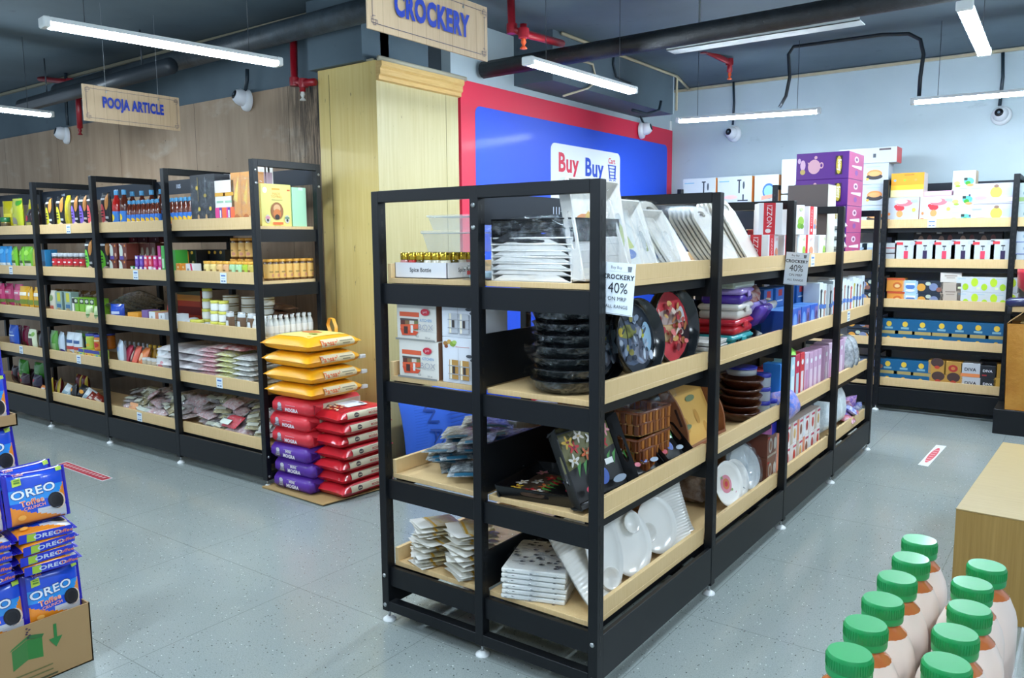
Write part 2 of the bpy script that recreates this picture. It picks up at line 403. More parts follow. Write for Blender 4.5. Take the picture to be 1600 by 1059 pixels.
for (a, b, z, lab) in (((-2.668, -.471), (-2.51, .732), 2.6, 'longest-looking lit tube lamp hanging between the two wooden signs'),
                       ((-1.373, 1.563), (-1.336, 2.752), 2.6, 'lit tube lamp hanging in front of the blue and red banner'),
                       ((-1.83, 4.56), (-.66, 4.80), 2.65, 'lit tube lamp hanging before the pale blue wall, above the purple boxes'),
                       ((.04, 4.80), (1.24, 4.92), 2.65, 'lit tube lamp hanging before the pale blue wall at the far right rack'),
                       ((.709, 2.264), (.671, 3.454), 2.7, 'broad short-looking lit tube lamp seen from below at the top right'),
                       ((-5.76, -.25), (-5.75, .95), 2.65, 'lit tube lamp hanging lowest at the left edge of the photo')):
    batten(*between(a, b)[:2], z, between(a, b)[2], lab)
for i, (x, y) in enumerate(((.3, -.75), (1.9, -2.9), (-1.3, -2.6), (2.3, .9), (-3.7, -2.7), (2.6, 3.3), (-6.2, -2.6))):
    batten(x, y, 2.65, PI / 2, 'unseen lit tube lamp over the aisle, ' + ('just before the gondola', 'behind the drink bottles', 'behind the biscuit display', 'above the wooden block', 'far behind the biscuit display', 'right of the blue wall rack', 'at the far left aisle')[i])

# ================================================================ the room
b_ = MB(); b_.box(-9.5, -6, -.05, 4.5, 6.3, 0, FLOOR); struct('floor', b_)
b_ = MB(); b_.box(-9.5, -6, 3.25, 4.5, 6.3, 3.35, CEIL); struct('ceiling', b_)
b_ = MB(); b_.box(-9.5, 1.70, 0, -2.7, 1.8, 2.755, PLY); struct('wall_left', b_)
b_ = MB(); b_.box(-9.5, 1.72, 2.755, -2.7, 1.8, 3.25, CEIL); struct('wall_left_upper', b_)
b_ = MB(); b_.box(-2.75, 2.4, 0, -2.66, 6.3, 3.25, BLUEWALL); struct('wall_side', b_)
b_ = MB(); b_.box(-2.75, 6.2, 0, 4.5, 6.3, 3.25, BLUEWALL); struct('wall_back', b_)
b_ = MB(); b_.box(-3.2, 1.6, 0, -2.627, 2.44, 2.79, WOODY)          # veneered pillar in the corner
b_.mats.append(WOODP); b_.m[5] = 1
b_.box(-3.09, 1.597, 0, -3.086, 1.6, 2.75, '#9a8a55')
b_.box(-2.63, 2.30, 0, -2.624, 2.304, 2.66, '#a99d70')
struct('wall_pillar', b_)
b_ = MB(); b_.box(-3.24, 1.55, 2.79, -2.7, 2.2, 3.25, CEIL); struct('wall_pillar_upper', b_)
b_ = MB(); b_.prism([(-2.627, 2.66), (-2.60, 2.665), (-2.60, 2.69), (-2.585, 2.70), (-2.585, 2.735), (-2.57, 2.75), (-2.57, 2.78), (-2.627, 2.785)], 1.6, 2.45, PINE, 'y'); struct('trim_1', b_)
b_ = MB(); b_.box(-3.2, 1.585, 2.79, -2.64, 1.60, 2.80, '#a9a48f'); b_.tube([(-2.60, 1.6, 2.80), (-2.60, 2.5, 2.80)], .018, '#b3ad98', 8); struct('trim_2', b_)
b_ = MB(); b_.box(-2.66, 3.2, 2.86, -2.28, 5.42, 3.25, CEIL); b_.box(-2.66, 5.42, 2.86, -2.28, 5.44, 3.25, BLUEWALL); struct('ceiling_beam', b_)
b_ = MB(); b_.box(-9.5, 1.695, 3.215, -3.3, 1.72, 3.24, '#8b8570'); struct('trim_3', b_)
b_ = MB(); b_.box(-2.62, 6.17, 3.215, 4.4, 6.2, 3.24, '#b9ae92'); struct('trim_4', b_)
b_ = MB(); b_.tube([(-2.26, 3.3, 3.235), (-2.26, 5.46, 3.235), (-2.26, 5.46, 2.9)], .014, '#b9ae92', 6); b_.tube([(-2.26, 5.46, 3.235), (-2.45, 6.18, 3.235)], .014, '#b9ae92', 6); struct('trim_5', b_)

# banner on the side wall
BX = -2.625
t = empty('shop_banner', (BX, 4.3, .1), label='large blue banner with a red border on the side wall behind the gondola', cat='banner')
t.location = (0, 0, 0)
y0, y1, z0, z1 = 2.47, 6.16, .12, 2.80
mb = MB(); mb.box(-2.659, y0, z0, BX, y1, z1, M('#e02447', .5, 0, .5, .05)); mb.obj('border_panel', t)
BF = lambda x, y, o: Vector((BX + o + .0005, y0 + x * (y1 - y0), z0 + y * (z1 - z0)))
mb = MB(); bl = M('#2054e0', .56, 0, .6, .05); iy0, iy1, iz0, iz1 = y0 + .17, y1 - .13, z0 + .13, z1 - .17; r_ = .06; pts = []
for cx_, cz_, a0 in ((iy1 - r_, iz1 - r_, 0), (iy0 + r_, iz1 - r_, 90), (iy0 + r_, iz0 + r_, 180), (iy1 - r_, iz0 + r_, 270)):
    for k in range(5): a = R(a0 + k * 22.5); pts.append((cx_ + r_ * math.cos(a), cz_ + r_ * math.sin(a)))
mb.prism(pts, BX, BX + .002, bl, 'x'); fld = mb.obj('blue_field', t)
# the white logo plate with its lettering
ly0, ly1 = at(860, 240, 'x', BX)[1], at(968, 250, 'x', BX)[1]; lz1 = at(860, 222, 'x', BX)[2]; lz0 = lz1 - .62
LW, LH = ly1 - ly0, lz1 - lz0
mb = MB(); pts = []
for cx_, cz_, a0 in ((ly1 - r_, lz1 - r_, 0), (ly0 + r_, lz1 - r_, 90), (ly0 + r_, lz0 + r_, 180), (ly1 - r_, lz0 + r_, 270)):
    for k in range(5): a = R(a0 + k * 22.5); pts.append((cx_ + r_ * math.cos(a), cz_ + r_ * math.sin(a)))
mb.prism(pts, BX + .002, BX + .006, M('#f2f6f8', .35), 'x')
LF = lambda x, y, o: Vector((BX + .006 + o, ly0 + x * LW, lz0 + y * LH))
prints(mb, LF, LW, LH, [('t', 'Buy', .235, .70, .36, '#e0344f', .95, 0, .03), ('t', 'Buy', .60, .68, .36, '#2a4fc4', .95, 0, .03), ('t', 'Cart', .865, .865, .085, '#e0344f', 1, 0, .02),
                        ('p', [(.80, .80), (.93, .80), (.93, .785), (.80, .785)], '#2a4fc4'), ('p', [(.805, .80), (.82, .80), (.84, .60), (.825, .60)], '#2a4fc4'), ('p', [(.91, .80), (.93, .80), (.92, .60), (.90, .60)], '#2a4fc4'),
                        ('r', .815, .735, .925, .75, '#2a4fc4'), ('r', .82, .685, .92, .70, '#2a4fc4'), ('r', .825, .635, .915, .65, '#2a4fc4'), ('r', .82, .585, .93, .60, '#2a4fc4'),
                        ('e', .84, .545, .022, .028, '#2a4fc4'), ('e', .90, .545, .022, .028, '#2a4fc4'), ('e', .84, .545, .012, .015, '#f2f6f8'), ('e', .90, .545, .012, .015, '#f2f6f8'),
                        ('r', .1, .36, .92, .375, '#9aa0b0'), ('r', .2, .28, .82, .30, '#9aa0b0')], .0006)
mb.obj('logo_plate', t)

# ================================================================ hanging wooden signs
SIGN = wood('sign_planks', '#c9a883', '#d8bc98', (1.2, 30, 2), .5)
def sign(x, ya, yb, za, zb, word, label, bold, ws, size):
    t = empty('hanging_sign', (x, (ya + yb) / 2, za), label=label, cat='sign'); w = yb - ya; h = zb - za
    mb = MB(); mb.cbox(-.004, -w / 2, 0, .004, w / 2, h, SIGN, .001)
    F = lambda u, v, o: Vector((.004 + o, (u - .5) * w, v * h)); dk = '#5b5468'; it = []
    for k in range(1, 9): it.append(('r', k / 9 - .0012, 0, k / 9 + .0012, 1, '#a98a68'))
    mx, my = .035, .035 * w / h; e = .0035; ey = e * w / h
    it += [('r', mx + .03, 1 - my, 1 - mx - .03, 1 - my + ey, dk), ('r', mx + .03, my - ey, 1 - mx - .03, my, dk), ('r', mx - e, my + .09, mx, 1 - my - .09, dk), ('r', 1 - mx, my + .09, 1 - mx + e, 1 - my - .09, dk)]
    for cx, cy in ((mx, my), (1 - mx, my), (mx, 1 - my), (1 - mx, 1 - my)):
        sx, sy = (1 if cx < .5 else -1), (1 if cy < .5 else -1)
        for (a, b_, c, d) in ((-.012, 0, .03, .0), (-.012, 0, -.012, .09), (.0, -.03, .0, .11), (.02, -.03, .02, .06), (-.012, .05, .03, .05), (0, .11, .016, .11), (.03, 0, .03, .05), (0, -.03, .02, -.03)):
            xa, xb = sorted((cx + sx * a, cx + sx * c)); yb_, yc = sorted((cy + sy * b_, cy + sy * d)); it.append(('r', xa - .0015, yb_ - .004, xb + .0015, yc + .004, dk))
    it.append(('t', word, .5, .52, size, '#1d3fb4', ws, 0, bold))
    prints(mb, F, w, h, it, .0002); mb.obj('board', t)
    for s in (-.27, .27):
        mb = MB(); mb.lathe([(.006, 0), (.006, .002)], STEEL, 8, Matrix.Translation((.004, s * w, h - .035)) @ Matrix.Rotation(PI / 2, 4, 'Y')); mb.tube([(0.006, s * w, h - .035), (0, s * w, h + .01), (0, s * w, 3.245 - za)], .0012, '#aab0b4', 4); mb.obj('hanging_wire', t)
sign(-1.0, -.040, .704, 2.41, 2.648, 'CROCKERY', 'hanging wooden sign reading CROCKERY above the end of the gondola', .05, .66, .42)
sign(-4.35, .520, 1.235, 2.437, 2.682, 'POOJA ARTICLE', 'hanging wooden sign reading POOJA ARTICLE above the side rack', .05, .60, .40)

# ================================================================ security cameras
def dome(loc, rz, tilt, label):
    t = empty('security_camera', loc, rz, label=label, cat='security camera', group='white dome cameras on the walls')
    T = Matrix.Rotation(PI / 2, 4, 'X')
    mb = MB(); mb.lathe([(.082, 0), (.084, .012), (.078, .034), (.06, .042)], M('#e3e6ea', .35), 24, T); mb.obj('base_ring', t)
    mb = MB(); T2 = T @ Matrix.Rotation(tilt, 4, 'X')
    mb.lathe([(.058, .03), (.064, .055), (.06, .085), (.046, .11), (.036, .118)], M('#dfe2e8', .3), 20, T2)
    mb.lathe([(.0, .02), (.045, .03), (.058, .045)], M('#dfe2e8', .3), 20, T2, close=False); ball = mb.obj('eyeball', t)
    mb = MB(); mb.lathe([(.035, .1175), (.034, .122), (.02, .124), (0, .125)], M('#14161a', .12), 16, T2); mb.lathe([(.012, .1245), (0, .128)], M('#5d6a78', .1), 10, T2); mb.obj('lens', t)
dome((-4.14, 1.70, 2.70), R(-12), R(-18), 'white dome camera on the plywood wall between the wooden signs')
dome((-7.08, 1.70, 2.67), R(-12), R(-18), 'white dome camera on the plywood wall left of the hanging wooden sign')
dome((BX + .003, 5.38, 2.72), R(100), R(-16), 'white dome camera on the upper red edge of the banner')
dome((-1.92, 6.20, 2.71), R(-14), R(-8), 'white dome camera on the pale blue wall just past the banner')
dome((.53, 6.20, 2.67), R(-6), R(-8), 'white dome camera on the pale blue wall above the far right rack')

# ================================================================ pipes and cables under the ceiling
def solo(name, mb, label, cat, group=None): return mb.obj(name, label=label, cat=cat, group=group)
rb = foil('rubber_wrap', '#0d0f12', '#1c2126', 9, .5, 0)
mb = MB(); mb.tube([(-2.615, 2.74, 2.905), (-1.2, 2.73, 2.91), (.4, 2.72, 2.915), (3.2, 2.71, 2.92)], .064, rb, 12); solo('wrapped_pipe', mb, 'thick black wrapped pipe crossing under the ceiling behind the crockery sign', 'pipe')
mb = MB(); mb.box(-1.12, 2.82, 2.855, .10, 2.95, 2.86, '#b9c2c4'); mb.box(-1.12, 2.82, 2.855, .10, 2.825, 2.925, '#b9c2c4'); mb.box(-.9, 2.83, 2.925, -.89, 2.84, 3.245, STEEL); mb.box(0, 2.83, 2.925, .01, 2.84, 3.245, STEEL); solo('cable_tray', mb, 'pale metal cable tray along the black wrapped pipe', 'cable tray')
mb = MB(); mb.tube([(-6.6, 1.42, 3.0), (-.6, 1.42, 3.07)], .075, foil('lagging', '#2b3238', '#3f4a52', 7, .45, 0), 12); solo('lagged_pipe', mb, 'thick dark lagged pipe in front of the plywood wall top', 'pipe')
mb = MB(); mb.tube([(-6.9, 1.22, 2.88), (-4.4, 1.22, 2.92)], .06, M('#2a3138', .4), 12); mb.tube([(-6.4, 1.22, 2.94), (-6.4, 1.22, 3.24)], .006, '#2a3138', 5); mb.tube([(-4.8, 1.22, 2.96), (-4.8, 1.22, 3.24)], .006, '#2a3138', 5); solo('drain_pipe', mb, 'shorter dark pipe hung lower beside the lagged pipe', 'pipe')
RED = M('#8f1220', .35)
def sprinkler(pts, head, label, col='#d9552a'):
    t = empty('sprinkler_pipe', (0, 0, 0), label=label, cat='sprinkler pipe')
    mb = MB(); mb.tube(pts, .026, RED, 10); [mb.lathe([(.034, -.03), (.036, 0), (.034, .03)], RED, 10, Matrix.Translation(p)) for p in pts[1:-1]]
    mb.tube([Vector(head) + Vector((0, 0, .11)), Vector(head) + Vector((0, 0, .02))], .022, RED, 8); mb.obj('pipe', t)
    mb = MB(); mb.lathe([(.012, .02), (.018, .0), (.008, -.02), (.022, -.035), (.024, -.04), (0, -.042)], M(col, .4), 10, Matrix.Translation(head)); mb.obj('sprinkler_head', t)
P = lambda u, v, y: at(u, v, 'y', y)
sprinkler([P(797, -30, 2.0), P(800, 45, 2.0), P(818, 52, 2.0), at(878, 68, 'y', 2.8)], P(818, 66, 2.0), 'red sprinkler pipe with an orange head dropping beside the crockery sign')
sprinkler([at(1070, 62, 'y', 4.4), at(1100, 78, 'y', 4.7), P(1140, 97, 5.0), P(1140, 112, 5.0)], P(1140, 117, 5.0), 'red sprinkler pipe bending down before the pale blue wall')
sprinkler([P(458, 40, 1.56), P(460, 128, 1.56), P(474, 130, 1.56), P(492, 128, 1.56)], P(473, 148, 1.56), 'red sprinkler pipe ending above the soot streak by the pillar', '#c9c9c4')
sprinkler([at(62, 123, 'y', 1.60), at(110, 128, 'y', 1.60), P(122, 150, 1.60), P(125, 200, 1.60)], P(125, 204, 1.60), 'red sprinkler pipe dropping by the left edge of the hanging sign', '#8f1220')
mb = MB(); mb.tube([P(*p, 4.82) for p in ((1218, 168), (1228, 150), (1234, 120), (1232, 85), (1240, 73), (1270, 69), (1380, 54), (1420, 53), (1438, 62), (1443, 85), (1438, 120), (1436, 150))], .015, M('#1c242c', .4), 8)
solo('black_conduit', mb, 'black flexible conduit looping between two tube lamps on the blue wall', 'conduit')
mb = MB(); mb.tube([P(*p, 6.15) for p in ((1146, 128), (1147, 160), (1145, 195))], .012, M('#20303a', .4), 6); solo('camera_cable', mb, 'dark cable running down to the dome camera past the banner', 'cable')
mb = MB(); mb.tube([P(*p, 6.15) for p in ((1567, 82), (1567, 120), (1562, 165))], .015, M('#20303a', .4), 6); solo('camera_cable', mb, 'dark cable running down to the dome camera above the far right rack', 'cable')
mb = MB(); mb.tube([at(*p, 'x', -2.265) for p in ((898, 92), (926, 100), (930, 118), (928, 130), (918, 138), (880, 150))], .010, M('#b5ab92', .5), 6); solo('beam_conduit', mb, 'beige conduit bent over the ceiling beam behind the lamp', 'conduit')
mb = MB(); mb.tube([at(*p, 'x', -2.27) for p in ((960, 82), (958, 100), (963, 120), (985, 130))], .01, M('#1b2a36', .5), 6)
solo('beam_conduit', mb, 'black cable hanging over the face of the ceiling beam', 'conduit')
mb = MB(); mb.tube([at(*p, 'x', -2.6) for p in ((986, 150), (986, 165), (1000, 180), (1006, 194))], .012, M('#20303a', .4), 6); mb.tube([at(*p, 'x', -2.27) for p in ((988, 172), (1010, 178), (1030, 172), (1033, 158))], .014, M('#1b2a36', .5), 6); solo('camera_cable', mb, 'dark cable hooking from the beam to the dome camera on the banner', 'cable')
mb = MB(); w0 = at(1040, 196, 'y', 6.1); mb.cbox(-.035, -.02, -.055, .035, .02, .055, WHITEP, .006, Matrix.Translation((w0.x, 6.18, w0.z))); mb.lathe([(.018, 0), (.018, .006)], M('#9aa4ac', .3), 10, Matrix.Translation((w0.x, 6.16, w0.z)) @ Matrix.Rotation(PI / 2, 4, 'X')); solo('junction_box', mb, 'small white box on the wall at the top corner of the banner', 'junction box')
mb = MB(); mb.tube([P(*p, 1.66) for p in ((103, 100), (103, 155), (104, 178), (106, 196))], .016, M('#22303a', .4), 6); solo('camera_cable', mb, 'dark cable running down to the camera beside the left end of the hanging sign', 'cable')
mb = MB(); mb.tube([P(*p, 1.66) for p in ((386, 108), (386, 125), (383, 142))], .016, M('#22303a', .4), 6); solo('camera_cable', mb, 'dark cable running down to the camera between the hanging signs', 'cable')

# ================================================================ racks
def rack(name, loc, rz, bays, Lb, D, H, shelves, label, double=False, header=(1.685, 1.775), nums=(), slots=True, panels=()):
    t = empty(name, loc, rz, label=label, cat='display rack'); pw, pd = .045, .038
    n = bays + 1; half = D / 2 if double else D
    ys = [0, half - pd / 2, D - pd] if double else [0, D - pd]
    for j in range(n):
        x = j * Lb
        for yi, y in enumerate(ys):
            mb = MB(); mb.cbox(x, y, .047, x + pw, y + pd, H - .001, BLK, .0025)
            if slots:
                z = .16
                while z < H - .08:
                    for s, yy in ((-1, y), (1, y + pd)):
                        mb.box(x + .016, yy - .0006 if s < 0 else yy - .0001, z, x + .028, yy + .0001 if s < 0 else yy + .0006, z + .022, '#020304')
                    z += .05
            mb.obj('post', t)
            mb = MB(); cx, cy = x + pw / 2, y + pd / 2
            mb.lathe([(.028, 0), (.028, .006), (.016, .014), (.012, .018)], WHITEP, 14, Matrix.Translation((cx, cy, .0005))); mb.tube([(cx, cy, .016), (cx, cy, .05)], .006, STEEL, 8); mb.obj('foot', t)
        mb = MB(); mb.cbox(x + .001, pd, H - .045, x + pw - .001, D - pd, H, BLK, .002); mb.obj('top_beam', t)
        mb = MB(); mb.cbox(x + .001, pd, .05, x + pw - .001, D - pd, .094, BLK, .002); mb.obj('bottom_beam', t)
        for y in ys:
            for z in ((.075, .205, H - .07, H - .15) if j in (0, n - 1) else ()):
                if (j == 0 and y == 0 and z > 1) or (j == 0 and y == D - pd and z > 1 and double) or (double and 0 < y < D - pd and z < 1): continue
                mb = MB(); xs = x if j == 0 else x + pw
                mb.lathe([(.009, 0), (.009, .003), (.006, .006), (0, .007)], STEEL, 10, Matrix.Translation((xs, y + pd / 2, z)) @ Matrix.Rotation(PI / 2 * (-1 if j == 0 else 1), 4, 'Y')); mb.obj('bolt', t)
    for k in range(bays):
        xa, xb = k * Lb + pw + .001, (k + 1) * Lb - .001
        sides = ((pd + .001, half - .02, 1), (half + .02, D - pd - .001, -1)) if double else ((pd + .001, D - pd - .001, 1),)
        for (ya, yb, s) in sides:
            for si, z in enumerate(shelves):
                mb = MB(); mb.cbox(xa, ya, z, xb, yb, z + .02, MAPLE, .001); sh = mb.obj('shelf_board', t)
                mb = MB(); (mb.cbox(xa, ya - .0, z + .0201, xb, ya + .018, z + .078, MAPLE, .001) if s > 0 else mb.cbox(xa, yb - .018, z + .0201, xb, yb, z + .078, MAPLE, .001)); mb.obj('front_lip', sh)
                mb = MB()
                for xx in (xa - .030, xb + .012): mb.box(xx, ya - .0, z - .082, xx + .018, yb, z - .001, BLK)
                (mb.box(xa, ya + .02, z - .04, xb, ya + .04, z - .001, BLK) if s > 0 else mb.box(xa, yb - .04, z - .04, xb, yb - .02, z - .001, BLK)); mb.obj('shelf_bracket', sh)
            mb = MB(); (mb.cbox(xa - .0, .002, .062, xb, .02, shelves[-1] - .012, BLK, .0015) if s > 0 else mb.cbox(xa, D - .02, .062, xb, D - .002, shelves[-1] - .012, BLK, .0015)); mb.obj('kick_panel', t)
        yc = half if double else D - .01
        mb = MB(); mb.box(xa, yc - .006, header[0], xb, yc + .002, header[1], BLKB)
        if k < len(nums) and nums[k]: prints(mb, lambda x, y, o: Vector((xa + x * (xb - xa), yc - .006 - o, header[0] + y * (header[1] - header[0]))), xb - xa, header[1] - header[0], [('t', nums[k][0], nums[k][1], .55, nums[k][2], '#c9d6ea', 1, 0, .02)])
        mb.obj('header_panel', t)
        for z, hh in panels:
            mb = MB(); mb.box(xa, yc - .006, z, xb, yc + .002, z + hh, BLK); mb.obj('back_panel', t)
    return t
GS = [1.435, 1.035, .622, .24]
rack('gondola_rack', (0, 0, 0), PI / 2, 4, 1.019, 1.049, 1.8, GS, 'black double-sided shelving unit with pale wood shelves in the middle of the floor', True, (1.66, 1.775), (('111', .51, .26),), True, ((1.056, .20), (.643, .19), (.262, .15)))
WS = [1.685, 1.33, .965, .607, .232]
LX0 = -2.989 - 5 * 1.014 - .045
rack('shelving_rack', (LX0, .87, 0), 0, 5, 1.014, .54, 2.122, WS, 'long black five-level shelving against the plywood wall, with pouches, jars and packets', False, (1.99, 2.10), ((), ('103', .45, .3), ('104', .4, .3), ('105', .35, .3), ('106', .3, .3)))
rack('shelving_rack', (-2.327, 5.66, 0), 0, 6, 1.008, .52, 2.122, WS, 'black five-level shelving against the pale blue wall, with appliance and kettle boxes', False, (1.99, 2.10), ())

# ================================================================ helpers that turn a column of the photo into a place along a shelf
CT = CAMM.transposed()
def _solve(k, comp, base, axis):
    q0 = CT @ (Vector(base) - CAMP); dq = CT @ Vector(axis); return -(k * q0.z + q0[comp]) / (dq[comp] + k * dq.z)
def xat(u, y, z): return _solve((u - 800) / FPX, 0, (0, y, z), (1, 0, 0))
def yat(u, x, z): return _solve((u - 800) / FPX, 0, (x, 0, z), (0, 1, 0))
def zat(v, x, y): return _solve((529.5 - v) / FPX, 1, (x, y, 0), (0, 0, 1))
rnd = random.Random(7)

def bottle(name, r, h, liquid, cap, band=None, neck=.35, capr=None, cover=.55, mat=None, n=14, band2=None, capn=False):
    capr = capr or r * .5; hb = h * (1 - neck); mb = MB()
    mb.lathe([(r * .85, 0), (r, .006), (r, hb * .92), (r * .8, hb + (h - hb) * .25), (capr * .85, hb + (h - hb) * .55), (capr * .8, h * .94)], mat or M(liquid, .12, 0, .5, .3), n)
    root = mb.obj(name)
    if band:
        mb = MB(); z0 = hb * (1 - cover) * .4 + .006; z1 = z0 + hb * cover; mb.lathe([(r + .0006, z0), (r + .0006, z1)], M(band, .35), n, close=False)
        if band2:
            F = lambda x, y, o: Vector(((r + .001 + o) * math.sin((x - .5) * 2.2), -(r + .001 + o) * math.cos((x - .5) * 2.2), z0 + y * (z1 - z0)))
            prints(mb, F, 2 * r, z1 - z0, band2, .0004, 5)
        mb.obj('label_band', root)
    mb = MB(); mb.lathe([(capr, h * .88), (capr, h * .985), (capr * .9, h), (0, h)], M(cap, .35), n); mb.obj('cap', root)
    return root
def jar(name, r, h, body, lid, band=None, lidh=.18, n=14, band2=None, mat=None):
    mb = MB(); zb = h * (1 - lidh); mb.lathe([(r * .92, 0), (r, .005), (r, zb * .93), (r * .9, zb)], mat or M(body, .2, 0, .5, .3), n); root = mb.obj(name)
    if band:
        mb = MB(); z0, z1 = zb * .12, zb * .88; mb.lathe([(r + .0006, z0), (r + .0006, z1)], M(band, .4), n, close=False)
        if band2:
            F = lambda x, y, o: Vector(((r + .001 + o) * math.sin((x - .5) * 2.2), -(r + .001 + o) * math.cos((x - .5) * 2.2), z0 + y * (z1 - z0)))
            prints(mb, F, 2 * r, z1 - z0, band2, .0004, 5)
        mb.obj('label_band', root)
    mb = MB(); mb.lathe([(r * 1.0, zb + .0003), (r * 1.02, zb + .003), (r * 1.02, h - .002), (r * .95, h), (0, h)], M(lid, .35), n); mb.obj('lid', root)
    return root
def park(o): return Kind(o)

ZL = [z + .0206 for z in WS]; LF_ = .937     # board tops, front line behind the lip
LW_ = 'on the plywood-wall rack'
def L(kind, u, s, d, row=0, dz=0, rz=0, gap=.004, y=None, **k):
    z = ZL[s] + dz; yy = (LF_ + d / 2 + row * (d + gap)) if y is None else y
    return kind.place((xat(u, yy - d / 2, z + .03), yy, z), rz, **k)
SH = ['top', 'second', 'third', 'fourth', 'lowest']

# ---- bay at the right end, top shelf
oil = park(bottle('oil_bottle', .024, .215, '#6b2a12', '#4f9fd0', '#3a7fd8', .38, .012, .62, band2=[('e', .5, .45, .5, .25, '#f2c230'), ('r', .1, .05, .9, .25, '#e86a2a')]))
us = [266, 273, 280, 287, 294, 300]
for r in range(3):
    for i, u in enumerate(us):
        L(oil, u - r * 1.5, 0, .05, r, label=f'small blue-capped oil bottle, {nth(i, 6)} in {["front", "middle", "rear"][r]} row beside the black carton', cat='bottle', group='small oil bottles beside the black wrapped cartons')
us = [199.5 + 7.3 * i for i in range(7)]
for r in range(2):
    for i, u in enumerate(us):
        L(oil, u - r * 2, 0, .05, r, label=f'small amber oil bottle, {nth(i, 7)} in {["front", "rear"][r]} row beside the red bottle', cat='bottle', group='small amber oil bottles in the second bay')
oilb = park(bottle('oil_bottle', .036, .30, '#c32018', '#4f9fd0', '#3a86dc', .36, .017, .5, band2=[('e', .3, .5, .4, .3, '#f2d030')]))
L(oilb, 178, 0, .07, 0, label='large red oil bottle with blue cap, front of the tall pair on the top shelf', cat='bottle')
oild = park(bottle('oil_bottle', .036, .30, '#5a2412', '#4f9fd0', '#3a86dc', .36, .017, .5, band2=[('e', .3, .5, .4, .3, '#f2d030')]))
L(oild, 190, 0, .07, 0, label='large dark amber oil bottle standing right of the red one', cat='bottle')
for i, u in enumerate((203, 218, 233, 248)): L(oild, u, 0, .07, 2, label=f'large dark oil bottle rising behind the small ones, {nth(i, 4)}', cat='bottle', group='large dark oil bottles behind the small ones')
bb = carton('incense_carton', .29, .12, .355, '#20232a', fr=[('r', .0, 0, 1, .18, '#2c3138'), ('e', .3, .1, .07, .09, '#d9d2c8'), ('e', .62, .1, .07, .09, '#d9d2c8'), ('e', .3, .2, .04, .05, '#c39b6a'), ('e', .62, .2, .04, .05, '#c39b6a'), ('e', .35, .35, .05, .04, '#d8b93a'), ('e', .8, .35, .05, .04, '#d8b93a'), ('r', .32, .5, .34, .95, '#8a7a3a'), ('r', .62, .45, .64, .95, '#5d6470'), ('e', .3, .75, .05, .04, '#caa93a'), ('e', .62, .6, .06, .035, '#9a8438')])
mb = MB(); wrapfilm(mb, .295, .125, .36, rnd, .004); mb.obj('film_wrap', bb)
L(park(bb), 319, 0, .12, 0, label='tall black incense carton in crinkled film, top shelf beside the oil bottles', cat='carton')
pk = park(carton('incense_carton', .125, .10, .305, '#efe9e2', fr=[('r', 0, 0, .55, .42, '#e2408a'), ('r', .55, 0, 1, .42, '#ef6a3c'), ('r', .38, 0, .62, .42, '#6a3c98'), ('r', .05, .66, .95, .74, '#e0a534'), ('r', .2, .52, .8, .56, '#9fc6a8'), ('r', .44, .2, .56, .36, '#e8e4ee')]))
for i, u in enumerate((346, 359)): L(pk, u, 0, .10, 0, label=f'white incense carton with pink and orange foot, {("left", "right")[i]} one of the pair', cat='carton', group='white and pink incense cartons')
ob = carton('incense_carton', .22, .10, .348, '#dd9a52', fr=[('p', [(.1, .5), (.4, .95), (.3, .45)], '#f2d060'), ('p', [(.6, .5), (.85, .9), (.75, .4)], '#e8c050'), ('e', .25, .15, .14, .08, '#b86a34'), ('e', .7, .15, .14, .08, '#b86a34'), ('r', .48, 0, .52, 1, '#c98a58')])
mb = MB(); wrapfilm(mb, .225, .105, .352, rnd, .004); mb.obj('film_wrap', ob)
L(park(ob), 379, 0, .10, 0, label='orange incense carton in glossy film, beside the post on the top shelf', cat='carton')
wb = park(carton('incense_carton', .06, .10, .36, '#e9e7e4', fr=[('r', .1, .3, .25, .95, '#2c2c30'), ('r', .6, .2, .8, .95, '#44464c'), ('r', 0, 0, 1, .12, '#c65a2a')]))
for i, u in enumerate((341, 350)): L(wb, u, 0, .10, 1, label=f'thin white and black carton showing above the pink pair, {("left", "right")[i]} one', cat='carton', group='thin white and black cartons')
# yellow gift box and mint box seen through the end frame
zz = ZL[0]; ya, yb = yat(409, -3.07, zz + .05), yat(456, -3.07, zz + .05); gw = yb - ya; gh = zat(286, -3.07, ya) - zz
yb_ = carton('gift_box', gw, .10, gh, '#e3d67c', fr=[('e', .13, .85, .07, .07, '#eceef2'), ('r', .36, .86, .62, .9, '#eaa93a'), ('t', 'MADE', .5, .77, .06, '#e0a04a'), ('t', 'TOYING', .5, .70, .06, '#e0a04a'), ('r', .86, .85, .96, .88, '#d8602e'), ('r', .34, .62, .7, .63, '#7a7040'),
    ('e', .5, .36, .21, .21, '#9a6438'), ('e', .5, .42, .12, .1, '#d8a878'), ('e', .5, .3, .13, .11, '#c8743a'), ('e', .5, .22, .08, .06, '#2b2422'), ('e', .18, .17, .08, .1, '#c9c4bc'), ('e', .18, .2, .08, .035, '#d28a94'), ('e', .18, .14, .035, .035, '#2b2a30'), ('e', .82, .17, .08, .1, '#c9c4bc'), ('e', .82, .2, .08, .035, '#6d8a72'), ('e', .82, .14, .035, .035, '#2b2a30'), ('r', .34, .04, .68, .095, '#e06a34')])
Kind(yb_).place((-3.12, (ya + yb) / 2, zz), PI / 2, label='pale yellow gift box with round photo and two small jars, seen through the end frame', cat='gift box')
ya2, yb2 = yat(457.5, -3.07, zz + .05), yat(480, -3.07, zz + .05)
